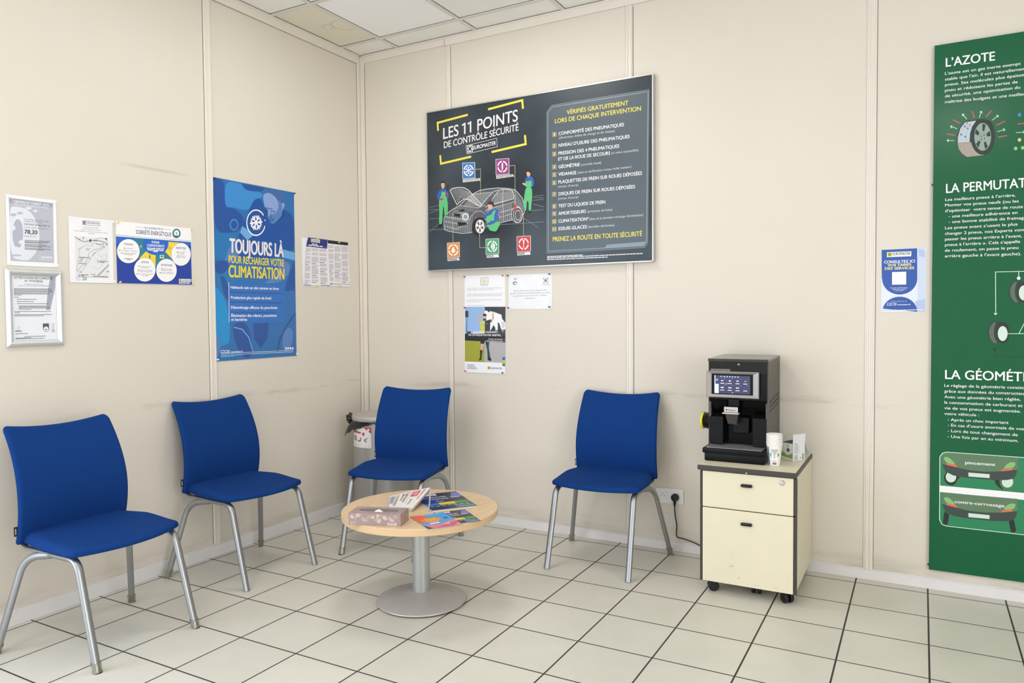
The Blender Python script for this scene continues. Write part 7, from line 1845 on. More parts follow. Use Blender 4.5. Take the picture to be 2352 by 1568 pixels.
# ---------------------------------------------------------------- round table
TX, TY, TZ = 1.376, -1.246, .43
wood = bpy.data.materials.new('beech_laminate'); wood.use_nodes = True
def wood_nodes():
    nt = wood.node_tree; N = nt.nodes.new; Lk = nt.links.new; b = nt.nodes['Principled BSDF']
    tc = N('ShaderNodeTexCoord'); mp = N('ShaderNodeMapping'); mp.inputs['Scale'].default_value = (50, 3, 50); mp.inputs['Rotation'].default_value = (0, 0, .35); Lk(tc.outputs['Object'], mp.inputs[0])
    n = N('ShaderNodeTexNoise'); n.inputs['Scale'].default_value = 2.2; n.inputs['Detail'].default_value = 7; n.inputs['Distortion'].default_value = .4; Lk(mp.outputs[0], n.inputs['Vector'])
    cr = N('ShaderNodeValToRGB'); cr.color_ramp.elements[0].position = .3; cr.color_ramp.elements[0].color = lin('cdac84'); cr.color_ramp.elements[1].position = .7; cr.color_ramp.elements[1].color = lin('dec29e')
    Lk(n.outputs['Fac'], cr.inputs[0]); Lk(cr.outputs[0], b.inputs['Base Color']); b.inputs['Roughness'].default_value = .42
wood_nodes()
rim = mat('beech_edge', 'd3b48e', .42, noise=.08, nscale=3, stretch=(2, 2, 55))
t = thing('coffee_table', 'low round beech coffee table on a silver pedestal', 'table', (TX, TY, 0))
b = BM(); lathe(b, [(0, TZ-.032), (.349, TZ-.032), (.352, TZ-.029), (.352, TZ-.003), (.349, TZ), (0, TZ)], 128); tt = obj('tabletop', b, [wood, rim], t, 40)
for f in tt.data.polygons:
    if abs(f.normal.z) < .9: f.material_index = 1
silver = mat('silver_paint', 'b4b6b6', .32, metal=.6); base_m = mat('base_paint', 'b5b0ad', .45, metal=.35, noise=.06, nscale=14)
b = BM(); lathe(b, [(0, .030), (.040, .030), (.040, TZ-.032), (0, TZ-.032)], 48); obj('column', b, silver, t, 40)
b = BM(); lathe(b, [(.041, .052), (.044, .050), (.09, .043), (.15, .031), (.19, .019), (.2015, .013), (.2035, .009), (.2015, .006), (.0, .006)], 96); obj('pedestal_base', b, base_m, t, 35)
b = BM(); lathe(b, [(0, 0), (.185, 0), (.196, .002), (.196, .006), (0, .006)], 64); obj('base_ring', b, mat('black_rubber', '1b1b1b', .6), t, 40)
b = BM(); lathe(b, [(0, TZ-.032), (.13, TZ-.032), (.13, TZ-.036), (0, TZ-.036)], 40); obj('mounting_plate', b, silver, t, 40)
b = BM(); lathe(b, [(0, TZ-.05), (.010, TZ-.05), (.012, TZ-.046), (.012, TZ-.032), (0, TZ-.032)], 16, (.22, -.055, 0)); obj('dowel_knob', b, wood, t, 40)

# things on the table
# tissue box
ang = math.atan2(.076, .212)
tb_ = thing('tissue_box', 'flat mauve tissue box printed with pale bubbles', 'tissue box', (1.276, -1.615, TZ), ang)
Lx, Ly, Lz = .226, .110, .050
mauve = mat('box_mauve', '9c8682', .45); 
b = BM()
cx, cy, rx, ry = Lx*.5, Ly*.52, .088, .026; n = 48
# top with an oval opening
top_o = [(0, 0), (Lx, 0), (Lx, Ly), (0, Ly)]
inner = [b.verts.new((cx+rx*math.cos(2*PI*k/n), cy+ry*math.sin(2*PI*k/n), Lz)) for k in range(n)]
outer = []
for k in range(n):
    a = 2*PI*k/n; dx, dy = math.cos(a), math.sin(a)
    ts = []
    if abs(dx) > 1e-9: ts.append(((Lx if dx > 0 else 0)-cx)/dx)
    if abs(dy) > 1e-9: ts.append(((Ly if dy > 0 else 0)-cy)/dy)
    q = min(v for v in ts if v > 0); outer.append((cx+dx*q, cy+dy*q))
for c in top_o:
    k = min(range(n), key=lambda i: (outer[i][0]-c[0])**2+(outer[i][1]-c[1])**2); outer[k] = c
ot = [b.verts.new((x, y, Lz)) for x, y in outer]; ob = [b.verts.new((x, y, 0)) for x, y in outer]
lip = [b.verts.new((v.co.x, v.co.y, Lz-.002)) for v in inner]
for k in range(n):
    j = (k+1) % n; b.faces.new((ot[k], ot[j], inner[j], inner[k])); b.faces.new((ob[k], ob[j], ot[j], ot[k])); b.faces.new((inner[k], inner[j], lip[j], lip[k]))
b.faces.new(ob[::-1])
mi_w = 1
rnd = random.Random(11)
def disc(c, r, face, mi, k=18, off=.0003, inner_r=0):
    vs = []
    for i in range(k):
        a = 2*PI*i/k; x, y = c[0]+r*math.cos(a), c[1]+r*math.sin(a)
        vs.append(b.verts.new((x, -off, y) if face == 'f' else (Lx+off, x, y) if face == 'r' else (x, y, Lz+off)))
    f = b.faces.new(vs); f.material_index = mi
for q in range(44):
    r = rnd.uniform(.003, .0088); x = .012+(Lx-.024)*((q*.618) % 1); z = .034-.05*abs(x-.11)+rnd.gauss(0, .010); z = min(Lz-r-.001, max(r+.002, z)); disc((x, z), r, 'f', 1+q % 3, off=.0001+.00001*q)
for q in range(12):
    r = rnd.uniform(.003, .007); disc((rnd.uniform(.01, Ly-.01), rnd.uniform(.012, Lz-.01)), r, 'r', 1+q % 3, off=.0001+.00001*q)
for q in range(26):
    r = rnd.uniform(.003, .006); x = rnd.uniform(.008, Lx-.008); y = rnd.choice((rnd.uniform(.008, .024), rnd.uniform(Ly-.018, Ly-.008))); disc((x, y), r, 't', 1+q % 3, off=.0001+.00001*q)
vs, fs = glyphs('Kleenex', 4); xa, xb = min(v[0] for v in vs), max(v[0] for v in vs)
base_n = [b.verts.new((.168+.042*(x-xa)/(xb-xa)+.004*y, -.0016, .006+.010*y/CAPH)) for x, y in vs]
for f in fs:
    try: b.faces.new([base_n[i] for i in f]).material_index = 4
    except ValueError: pass
for k in range(10):
    x = .168+.042*k/10; v4 = [b.verts.new(p) for p in ((x, -.0016, .003), (x+.0035, -.0016, .003), (x+.0035, -.0016, .0045), (x, -.0016, .0045))]; b.faces.new(v4).material_index = 4
me = bpy.data.meshes.new('carton'); b.to_mesh(me); b.free(); link('carton', me, tb_, [mauve, mat('bubble_a', 'b49e99', .45), mat('bubble_b', 'c3afa9', .45), mat('bubble_c', 'ab948f', .45), mat('print_white', 'f0ecec', .5)])
b = BM(); lathe(b, [(0, 0), (.98, 0), (1, .0003), (1, .0006), (.93, .0006), (.93, 0.0)], 48); bmesh.ops.scale(b, vec=(rx*1.12, ry*1.22, 1), verts=b.verts); bmesh.ops.translate(b, vec=(cx, cy, Lz-.0030), verts=b.verts)
bmesh.ops.delete(b, geom=[f for f in b.faces if all(abs(v.co.z-(Lz-.003)) < 1e-6 for v in f.verts) and len(f.verts) > 4], context='FACES_ONLY')
obj('opening_film', b, mat('clear_film', 'f2eeea', .2, alpha=.22), tb_)
b = BM(); g = []
for j in range(9):
    g.append([b.verts.new((.03+.166*i/24, .03+.055*j/8, .030+.012*math.sin(i*.5+j*.35)*math.sin(PI*i/24)+.006*math.sin(j*1.1))) for i in range(25)])
for j in range(8):
    for i in range(24): b.faces.new((g[j][i], g[j][i+1], g[j+1][i+1], g[j+1][i]))
obj('tissue', b, mat('tissue_paper', 'ffffff', .8), tb_, 180)

# magazines and flyers: local frame u along the long edge, v along the short edge
def flyer(name, label, cat, o, ux, length, width, th, z, layout, hexc, rough=.3, group=None, curl=0.0):
    t_ = thing(name, label, cat, (o[0], o[1], z), math.atan2(ux[1], ux[0]), group)
    b = BM(); n = 16; g = []
    for j in (0, 1):
        row = []
        for i in range(n+1):
            x = length*i/n; zz = curl*(x/length)**2
            row.append([b.verts.new((x, width*j, zz+th)), b.verts.new((x, width*j, zz*.6))])
        g.append(row)
    for i in range(n):
        a, c = g[0], g[1]
        b.faces.new((a[i][0], a[i+1][0], c[i+1][0], c[i][0])); b.faces.new((a[i][1], c[i][1], c[i+1][1], a[i+1][1])); b.faces.new((a[i][1], a[i+1][1], a[i+1][0], a[i][0])); b.faces.new((c[i][0], c[i+1][0], c[i+1][1], c[i][1]))
    for i in (0, n): b.faces.new((g[0][i][0], g[0][i][1], g[1][i][1], g[1][i][0]))
    obj('pages', b, mat('pages_'+hexc, hexc, .6), t_)
    b = BM(); ms = []
    def sl(k):
        m_ = ink(k, rough) if k in INK else mat('cover_'+k, k, rough)
        if m_ not in ms: ms.append(m_)
        return ms.index(m_)
    cnt = [0]
    def put(pts, lay, k):
        cnt[0] += 1
        f = b.faces.new([b.verts.new((x*length, y*width, th+curl*(max(0, min(1, x)))**2+.0002*lay+.000008*cnt[0])) for x, y in pts]); f.material_index = sl(k)
    for it in layout:
        if it[0] == 'p': put(it[3], it[1], it[2])
        elif it[0] == 'g':    # subdivided rectangle following the curl
            _, lay, k, x0, y0, x1, y1 = it
            for i in range(8): xa_, xb_ = x0+(x1-x0)*i/8, x0+(x1-x0)*(i+1)/8; put([(xa_, y0), (xb_, y0), (xb_, y1), (xa_, y1)], lay, k)
        else:                 # text reads along +x if dir=='x' else along -y
            _, lay, k, txt, x0, y0, w, h, wt = it
            vs, fs = glyphs(txt, wt); xa_, xb_ = min(v[0] for v in vs), max(v[0] for v in vs); i0 = sl(k); L_ = []
            for x, y in vs:
                px, py = x0+w*(x-xa_)/(xb_-xa_), y0+h*y/CAPH
                L_.append(b.verts.new((px*length, py*width, th+curl*max(0, min(1, px))**2+.0012)))
            for f in fs:
                try: b.faces.new([L_[q] for q in f]).material_index = i0
                except ValueError: pass
    bmesh.ops.recalc_face_normals(b, faces=b.faces)
    me = bpy.data.meshes.new('cover'); b.to_mesh(me); b.free(); link('cover', me, t_, ms)
    return t_
def garage_cover(full):
    L = [('g', 1, '1f3480', 0, 0, 1, 1), ('p', 2, '2a2e3c', [(.42, .30), (1, .30), (1, 1), (.42, 1)]), ('p', 3, '6a6fb4', [(.70, .62), (.86, .95), (1, .95), (1, .66)]),
         ('p', 3, 'white', [(.06, .86), (.48, .86), (.48, .97), (.06, .97)]), ('t', 4, 'navy', 'MASTER', .10, .88, .34, .07, 3),
         ('t', 4, 'white', 'EQUIPEMENTIER', .08, .70, .56, .07, 3), ('t', 4, 'white', 'AUTOMOBILE', .2, .58, .44, .07, 3), ('t', 4, 'white', 'Pneus', .30, .45, .16, .06, 4), ('t', 4, 'white', 'Cobra', .72, .62, .2, .09, 4),
         ('p', 3, '2f6fc0', [(0, .26), (.30, .26), (.30, .38), (0, .38)]), ('p', 3, 'd8c038', [(.30, .26), (.66, .26), (.66, .40), (.30, .40)]), ('p', 3, '3a8a48', [(.66, .26), (1, .26), (1, .42), (.66, .42)]),
         ('p', 2, '16203c', [(0, 0), (1, 0), (1, .25), (0, .25)]), ('p', 3, '4a6670', [(.55, .02), (1, .02), (1, .22), (.6, .22)])]
    for k in range(7): L.append(('p', 4, 'lgray', [(.05+.13*k, .195), (.05+.13*k+.09, .195), (.05+.13*k+.09, .215), (.05+.13*k, .215)]))
    for k in range(5): L.append(('p', 4, 'lgray', [(.62+.07*k, .06), (.62+.07*k+.05, .06), (.62+.07*k+.05, .08), (.62+.07*k, .08)]))
    return L
def unit(a, b): v = Vector(b)-Vector(a); return (v.normalized().x, v.normalized().y)
# portrait covers: u runs along the lower edge, v up the cover
a52 = (math.cos(52*DEG), math.sin(52*DEG)); a56 = (math.cos(56.5*DEG), math.sin(56.5*DEG))
flyer('car_parts_magazine', 'large dark blue car parts magazine, rearmost of the papers right of the newspaper', 'magazine', (1.472, -1.290), a52, .212, .305, .006, TZ, garage_cover(1), 'cfcdc8')
flyer('car_parts_leaflet', 'small dark blue and green leaflet half under the orange and blue leaflet', 'leaflet', (1.650, -1.432), a52, .148, .210, .001, TZ, garage_cover(0), 'c9c9cc')
tva = [('g', 1, '3f9fdc', 0, 0, 1, 1), ('p', 2, 'e8622c', [(0, .42), (.42, .50), (.36, 1), (0, 1)]), ('p', 2, 'e27a7a', [(0, 0), (1, 0), (1, .40), (.4, .22), (0, .28)]), ('p', 3, 'c84a86', [(.2, 0), (.75, 0), (1, .22), (1, .3), (.5, .10)]), ('p', 3, 'f0a07a', [(.55, .18), (.8, .34), (.7, .12)]),
       ('p', 2, '26306e', [(0, .30), (.10, .12), (.16, 0), (0, 0)]), ('p', 3, 'e88a30', [(.12, .62), (.3, .72), (.56, .74), (.72, .62), (.62, .46), (.34, .38), (.16, .46)]), ('t', 4, 'yellow', 'TVA', .22, .50, .34, .17, 4), ('t', 4, 'white', 'OFFERTE', .26, .41, .3, .05, 3), ('p', 3, 'white', [(.22, .28), (.52, .32), (.52, .38), (.22, .34)]),
       ('t', 4, 'white', 'EUROMASTER', .30, .90, .52, .05, 3), ('p', 3, '1d2a50', [(.80, .52), (.83, .52), (.83, .66), (.80, .66)]), ('p', 3, '1d2a50', [(.86, .52), (.89, .52), (.89, .66), (.86, .66)])]
flyer('vat_offer_leaflet', 'bright orange, blue and pink leaflet jutting over the front edge of the table', 'leaflet', (1.617, -1.524), a56, .152, .216, .001, TZ+.0016, tva, 'd2cfd0')
# newspaper: a thick folded paper, its far right corner propped up
np_ = thing('newspaper', 'folded newspaper with a red masthead, propped behind the tissue box', 'newspaper', (1.300, -1.240, TZ))
c00, c10, c11, c01 = Vector((1.265, -1.345, .437)), Vector((1.392, -1.330, .446)), Vector((1.330, -1.100, .486)), Vector((1.165, -1.208, .447))
def news_pt(s, t, d): 
    p = c00*(1-s)*(1-t)+c10*s*(1-t)+c11*s*t+c01*(1-s)*t
    p = p+Vector((0, 0, .005*math.sin(PI*s)*(1-.4*t)))
    return p-Vector((1.300, -1.240, TZ))+Vector((0, 0, -d*1.0))
for q, (d0, d1, inset, shade) in enumerate(((0, .0035, 0, 'dad4cd'), (.0045, .008, .012, 'bdb7b1'), (.009, .0125, -.01, 'cfc9c3'), (.0135, .0165, .018, 'b9b3ae'))):
    b = BM(); n = 14; T = {}
    for i in range(n+1):
        for j in (0, 1):
            for k, d in enumerate((d0, d1)):
                s_ = i/n*(1-abs(inset)*2)+(inset if inset > 0 else 0); p = news_pt(s_, j*(1-abs(inset)), d); p.z = max(p.z, .0006+.0011*(3-q)*1.0+(.0009 if k == 0 else 0)); T[i, j, k] = b.verts.new(p)
    for i in range(n):
        for k in (0, 1): b.faces.new((T[i, 0, k], T[i+1, 0, k], T[i+1, 1, k], T[i, 1, k]))
        for j in (0, 1): b.faces.new((T[i, j, 0], T[i+1, j, 0], T[i+1, j, 1], T[i, j, 1]))
    for i in (0, n): b.faces.new((T[i, 0, 0], T[i, 1, 0], T[i, 1, 1], T[i, 0, 1]))
    obj('front_page' if q == 0 else 'inner_pages', b, mat('newsprint_'+shade, shade, .75), np_, 30)
b = BM(); ms = [ink('ink_dark', .7), ink('red', .7), ink('gray', .7), ink('white', .7), ink('navy', .7)]
def newsp(pts, mi, lift=.0006): b.faces.new([b.verts.new(news_pt(x, y, -lift)) for x, y in pts]).material_index = mi
def newst(txt, o, du, dv, mi, wt):
    vs, fs = glyphs(txt, wt); xa, xb = min(v[0] for v in vs), max(v[0] for v in vs)
    L_ = [b.verts.new(news_pt(o[0]+du[0]*(x-xa)/(xb-xa)+dv[0]*y/CAPH, o[1]+du[1]*(x-xa)/(xb-xa)+dv[1]*y/CAPH, -.0009)) for x, y in vs]
    for f in fs:
        try: b.faces.new([L_[i] for i in f]).material_index = mi
        except ValueError: pass
newsp([(.62, .60), (.80, .60), (.80, .92), (.62, .92)], 1)
newst("L'EST", (.66, .90), (0, -.26), (.10, 0), 3, 3); newst('REPUBLICAIN', (.86, .93), (0, -.5), (.05, 0), 1, 4)
newst("L'aéronau", (.46, .92), (0, -.62), (.09, 0), 0, 1); newst('dérive', (.36, .88), (0, -.46), (.08, 0), 0, 2)
newsp([(.06, .30), (.16, .30), (.16, .88), (.06, .88)], 2)
for x in (.18, .22, .26): newsp([(x, .1), (x+.02, .1), (x+.012, .9), (x, .9)], 0 if x > .2 else 2)
for x in (.58, .605): newsp([(x, .2), (x+.004, .2), (x+.004, .9), (x, .9)], 2)
newst('sports', (.70, .45), (0, -.3), (.07, 0), 4, 2)
for k in range(14): newsp([(.012+.004*(k % 2), .05+.065*k), (.04, .05+.065*k), (.04, .085+.065*k), (.012, .085+.065*k)], 0)
bmesh.ops.recalc_face_normals(b, faces=b.faces); me = bpy.data.meshes.new('print'); b.to_mesh(me); b.free(); link('print', me, np_, ms)
b = BM(); e = Vector((1.300, -1.240, TZ)); tube(b, [Vector((1.457, -1.300, TZ+.0035))-e, Vector((1.425, -1.245, TZ+.018))-e, Vector((1.372, -1.165, TZ+.041))-e, Vector((1.342, -1.112, TZ+.052))-e], .003, .0015, 8); obj('binding_strip', b, mat('strip_white', 'b5b0ae', .35), np_, 60)

# ---------------------------------------------------------------- waste bin in the corner
BX, BY, BR = .335, -.232, .178
t = thing('waste_bin', 'round silver grey waste bin with a flat lid, behind the corner chair', 'bin', (BX, BY, 0))
binm = mat('bin_grey', 'a9a8a6', .36, metal=.45); lidm = mat('lid_grey', 'b8b3ad', .38, metal=.25)
b = BM(); lathe(b, [(0, .012), (BR-.004, .012), (BR, .016), (BR, .640), (BR-.006, .645), (0, .645)], 72); obj('body', b, binm, t, 40)
b = BM(); lathe(b, [(0, 0), (BR+.004, 0), (BR+.004, .03), (BR, .034), (0, .034)], 72); obj('base_ring', b, mat('bin_base', '4c4c4c', .5), t, 40)
b = BM(); lathe(b, [(BR-.01, .647), (BR+.007, .647), (BR+.009, .650), (BR+.009, .672), (BR+.005, .678), (BR-.01, .680), (0, .682)], 72); obj('lid', b, lidm, t, 35)
# bin liner: crumpled black film hanging out under the lid, deepest on the left and tapering to the right
b = BM(); rnd = random.Random(3); n = 72; g = []
a0, a1 = 150*DEG, 318*DEG
for i in range(n+1):
    f = i/n; a = a0+(a1-a0)*f
    hang = .010+.085*sm(.12, .42, f)*(1-min(1, max(0, (f-.42)/.42))**.8*.98)+.007*math.sin(f*31)*(1-f)+.012*sm(.36, .42, f)*(1-sm(.42, .48, f))
    out = .004+.042*math.exp(-((f-.40)/.10)**2)+.010*(1-f); row = []
    for j in range(11):
        q = j/10
        r = BR+.004+out*(q**.8)+.006*math.sin(i*1.1+j*1.7)*math.sin(PI*min(1, q+.08))*(1-.6*f)
        row.append(b.verts.new((r*math.cos(a), r*math.sin(a), .648-hang*q+.003*math.sin(i*.9+j))))
    g.append(row)
for i in range(n):
    for j in range(10): b.faces.new((g[i][j], g[i+1][j], g[i+1][j+1], g[i][j+1]))
# knot of gathered film
kd = Vector((math.cos(206*DEG), math.sin(206*DEG), 0))
sph = bmesh.ops.create_icosphere(b, subdivisions=4, radius=.03)['verts']
for v in sph:
    d = v.co.normalized(); w = 1+.16*math.sin(5*d.x+3*d.z)*math.sin(4*d.y+1)+.09*math.sin(9*d.z+5*d.x)+.03*math.sin(15*d.y+11*d.x)
    v.co = Vector((d.x*.026*w, d.y*.026*w, d.z*.032*w))+kd*(BR+.024)+Vector((0, 0, .648))
obj('bin_liner', b, mat('black_film', '121315', .22, spec=.6), t, 180)
# curved sticker on the drum, printed white and red
def patch(bm, a0_, a1_, z0, z1, r, mi, n=12, pts=None):
    lo = [bm.verts.new((r*math.cos(a0_+(a1_-a0_)*i/n), r*math.sin(a0_+(a1_-a0_)*i/n), z0)) for i in range(n+1)]
    hi = [bm.verts.new((r*math.cos(a0_+(a1_-a0_)*i/n), r*math.sin(a0_+(a1_-a0_)*i/n), z1)) for i in range(n+1)]
    for i in range(n): bm.faces.new((lo[i], lo[i+1], hi[i+1], hi[i])).material_index = mi
b = BM(); A0, A1 = 229*DEG, 288*DEG; r0 = BR+.0007
patch(b, A0, A1, .485, .612, r0, 0, 20)
def on(f, z, lay=1): a = A0+(A1-A0)*f; r = r0+.0004*lay; return (r*math.cos(a), r*math.sin(a), .485+.127*z)
def pp(pts, mi, lay=1): b.faces.new([b.verts.new(on(f, z, lay)) for f, z in pts]).material_index = mi
for k in range(10):
    f0, f1 = .70+.03*k, .73+.03*k; pp([(f0, 1-(f0-.70)*.93), (f1, 1-(f1-.70)*.93), (f1, 1), (f0, 1)], 1)
for k in range(8):
    f0, f1 = .12+.0575*k, .1775+.0575*k; pp([(f0, .72-.005*k), (f1, .715-.005*k), (f1, .80-.005*k), (f0, .805-.005*k)], 1)
pp([(.65, .75), (.74, .75), (.74, .6), (.65, .6)], 1); pp([(.86, .95), (.94, .95), (.94, .84), (.86, .84)], 0, 2)
for f in (.06, .24): pp([(f, .55), (f+.08, .56), (f+.10, .32), (f+.01, .30)], 2)
pp([(.42, .28), (.56, .28), (.60, .5), (.55, .5), (.53, .36), (.42, .34)], 2); pp([(.70, .40), (.80, .48), (.86, .5), (.80, .36), (.84, .26), (.74, .30)], 3); pp([(.8, .45), (.88, .48), (.88, .5), (.8, .47)], 1)
pp([(.76, .06), (.92, .06), (.92, .09), (.76, .09)], 3); pp([(.04, .2), (.09, .2), (.09, .12), (.04, .12)], 2)
for k in range(5): pp([(.18+.08*k, .10), (.24+.08*k, .10), (.24+.08*k, .12), (.18+.08*k, .12)], 3)
me = bpy.data.meshes.new('sticker'); bmesh.ops.recalc_face_normals(b, faces=b.faces); b.to_mesh(me); b.free(); link('sticker', me, t, [mat('sticker_white', 'e9e4e3', .4), ink('red', .4), ink('dgray', .4), ink('gray', .4)])

# ---------------------------------------------------------------- pedestal cabinet
CX0, CX1, CYF, CYB, CT = 2.462, 2.888, -.538, -.022, .598
t = thing('pedestal_cabinet', 'cream two-drawer pedestal cabinet on castors under the coffee machine', 'cabinet', ((CX0+CX1)/2, (CYF+CYB)/2, 0))
ex, ey = (CX0+CX1)/2, (CYF+CYB)/2
L_ = lambda x, y, z: (x-ex, y-ey, z)
cream = mat('cabinet_cream', 'dfd6bb', .42, noise=.03, nscale=6); brown = mat('edge_brown', '3e3735', .45); blackp = mat('black_plastic', '17181a', .4, spec=.35)
b = BM(); box2(b, L_(CX0+.006, CYF+.020, .062), L_(CX1-.004, CYB, .572)); obj('carcass', b, cream, t)
b = BM(); box2(b, L_(CX0-.010, CYF-.012, .5745), L_(CX1, CYB+.002, CT), .004); 
o = obj('top_edge', b, brown, t)
b = BM(); box2(b, L_(CX0-.006, CYF-.007, CT-.001), L_(CX1-.005, CYB-.003, CT+.0008)); obj('top_panel', b, cream, t)
for x0, x1 in ((CX0, CX0+.011), (CX1-.013, CX1)):
    b = BM(); box2(b, L_(x0, CYF-.002, .055), L_(x1, CYF+.018, .403), .003); box2(b, L_(x0, CYF-.002, .406), L_(x1, CYF+.018, .570), .003); obj('corner_edging', b, brown, t)
b = BM(); box2(b, L_(CX0+.012, CYF+.004, .38), L_(CX1-.014, CYF+.019, .43)); obj('drawer_gap', b, blackp, t)
SCRATCHES = ((((2.612, .215), (2.609, .19), (2.605, .175), (2.6045, .165)), .0022), (((2.597, .137), (2.606, .142), (2.616, .140)), .002), (((2.606, .1435), (2.611, .150)), .0015), (((2.633, .089), (2.641, .094), (2.646, .0955)), .0017), (((2.70, .070), (2.73, .074)), .0006), (((2.79, .075), (2.81, .077)), .0006))
def drawer(z0, z1, hz, lock):
    b = BM(); box2(b, L_(CX0+.012, CYF-.001, z0), L_(CX1-.0145, CYF+.017, z1), .0015)
    d = obj('drawer', b, cream, t)
    if not lock:      # scuffs on the lower front belong to its surface
        b = BM(); b.from_mesh(d.data)
        for pts, w in SCRATCHES:
            for (x0, z0_), (x1, z1_) in zip(pts, pts[1:]):
                b.faces.new([b.verts.new(L_(x, CYF-.0014, z)) for x, z in ((x0, z0_-w/2), (x1, z1_-w/2), (x1, z1_+w/2), (x0, z0_+w/2))]).material_index = 1
        d.data.materials.append(mat('scuff_grey', '8b8272', .7)); b.to_mesh(d.data); b.free()
    b = BM(); vs = box(b, L_(2.674, CYF-.008, hz), (.050, .018, .014), .006, seg=4); h = obj('handle', b, blackp, d, 50)
    if lock:
        b = BM(); lathe(b, [(0, 0), (.0115, 0), (.0115, .004), (.0095, .007), (.0075, .0075), (.0072, .006), (0, .006)], 28); bmesh.ops.rotate(b, verts=b.verts, cent=(0, 0, 0), matrix=Matrix.Rotation(PI/2, 3, 'X')); bmesh.ops.translate(b, verts=b.verts, vec=L_(2.826, CYF-.001, .549)); lk = obj('lock', b, mat('chrome', 'c8c8c8', .18, metal=.95), d, 40)
    return d
drawer(.4045, .571, .520, True); d2 = drawer(.056, .4005, .344, False)
b = BM(); lathe(b, [(0, 0), (.004, 0), (.003, .002), (0, .0025)], 12); bmesh.ops.rotate(b, verts=b.verts, cent=(0, 0, 0), matrix=Matrix.Rotation(PI/2, 3, 'X')); bmesh.ops.translate(b, verts=b.verts, vec=L_(2.674, CYF-.012, .5785)); obj('top_stud', b, mat('chrome', 'c8c8c8', .2), t, 40)
def castor(x, y, a):
    M = Matrix.Translation(L_(x, y, 0)) @ Matrix.Rotation(a, 4, 'Z')
    b = BM(); vs = []
    for s_ in (-1, 1):
        b2 = BM(); lathe(b2, [(0, -.008), (.021, -.008), (.0245, -.005), (.0245, .005), (.021, .008), (0, .008)], 28); bmesh.ops.rotate(b2, verts=b2.verts, cent=(0, 0, 0), matrix=Matrix.Rotation(PI/2, 3, 'Y')); bmesh.ops.translate(b2, verts=b2.verts, vec=(s_*.0135, 0, .0245)); me = bpy.data.meshes.new('t'); b2.to_mesh(me); b2.free(); b.from_mesh(me); bpy.data.meshes.remove(me)
    bmesh.ops.transform(b, matrix=M, verts=b.verts); w = obj('castor', b, blackp, t, 40)
    b = BM(); box(b, (0, .006, .040), (.016, .030, .024), .006); lathe(b, [(.0, .045), (.008, .045), (.008, .064), (0, .064)], 14); bmesh.ops.transform(b, matrix=M, verts=b.verts); obj('fork', b, blackp, w, 50)
castor(2.512, -.490, -1.15); castor(2.842, -.492, .75); castor(2.700, -.440, .1); castor(2.520, -.075, .3); castor(2.840, -.075, -.3)

# ---------------------------------------------------------------- coffee machine
MX0, MX1, MF, MB, MZ0, MZ1 = 2.452, 2.732, -.352, -.025, CT+.001, 1.083
t = thing('coffee_machine', 'black bean-to-cup coffee machine with a lit screen on the cabinet', 'coffee machine', ((MX0+MX1)/2, (MF+MB)/2, MZ0))
ex, ey = (MX0+MX1)/2, (MF+MB)/2; ez = MZ0
Q = lambda x, y, z: (x-ex, y-ey, z-ez)
gloss = mat('gloss_black', '040506', .14, spec=.12); satin = mat('satin_black', '0c0e10', .4, spec=.18); side = mat('side_panel', '4b4640', .4); frame_m = mat('screen_frame', 'a39d9b', .33, metal=.45); grille = mat('drip_grille', 'b7b0b4', .3, metal=.6)
b = BM(); prism(b, [Q(MX1-.012, MF+.05, MZ0), Q(MX1-.012, MB, MZ0), Q(MX1-.012, MB, MZ1-.004), Q(MX1-.012, MF+.010, MZ1-.010), Q(MX1-.012, MF+.010, MZ0+.03)], (.012, 0, 0)); obj('side_panel', b, side, t); b = BM()
prism(b, [Q(MX0, MF+.05, MZ0), Q(MX0, MB, MZ0), Q(MX0, MB, MZ1-.004), Q(MX0, MF+.010, MZ1-.010), Q(MX0, MF+.010, MZ0+.03)], (.012, 0, 0)); obj('side_panel', b, side, t)
b = BM(); box2(b, Q(MX0+.012, MF+.09, MZ0), Q(MX1-.012, MB, MZ1-.010)); obj('chassis', b, satin, t)
b = BM()
prism(b, [Q(MX0-.001, MF+.000, MZ1-.014), Q(MX0-.001, MB, MZ1-.003), Q(MX0-.001, MB, MZ1+.004), Q(MX0-.001, MF+.006, MZ1-.002), Q(MX0-.001, MF-.002, MZ1-.009)], (MX1-MX0+.002, 0, 0)); obj('top_cover', b, mat('top_cover', '3a3836', .16, spec=.7), t)
b = BM(); box2(b, Q(MX0+.004, MF+.002, 1.012), Q(MX1-.006, MF+.012, MZ1-.014)); obj('hopper_window', b, mat('smoked_window', '0b0a09', .08, spec=.16), t)
b = BM(); rnd = random.Random(2)
for q in range(46):
    x, z = MX0+.02+.085*rnd.random(), 1.036+.018*rnd.random(); r = bmesh.ops.create_icosphere(b, subdivisions=1, radius=.0035)['verts']; bmesh.ops.translate(b, verts=r, vec=Q(x, MF+.0015, z))
hb = obj('coffee_beans', b, mat('bean_brown', '2c211b', .4), t, 180); hb['kind'] = 'stuff'
b = BM(); box2(b, Q(MX0+.012, MF+.0008, 1.014), Q(MX0+.105, MF+.002, 1.032)); obj('hopper_label', b, mat('hopper_label', '77736a', .5), t)
b = BM(); box2(b, Q(2.592, MF-.0002, 1.052), Q(2.602, MF+.002, 1.060)); obj('badge', b, mat('badge_red', 'b08080', .4), t)
# upper front body
b = BM()
prism(b, [Q(MX0+.004, MF+.004, 1.012), Q(MX0+.004, MF+.004, .885), Q(MX0+.004, MF+.045, .80), Q(MX0+.004, MF+.09, .80), Q(MX0+.004, MF+.09, 1.012)], (MX1-MX0-.010, 0, 0)); obj('front_panel', b, gloss, t)
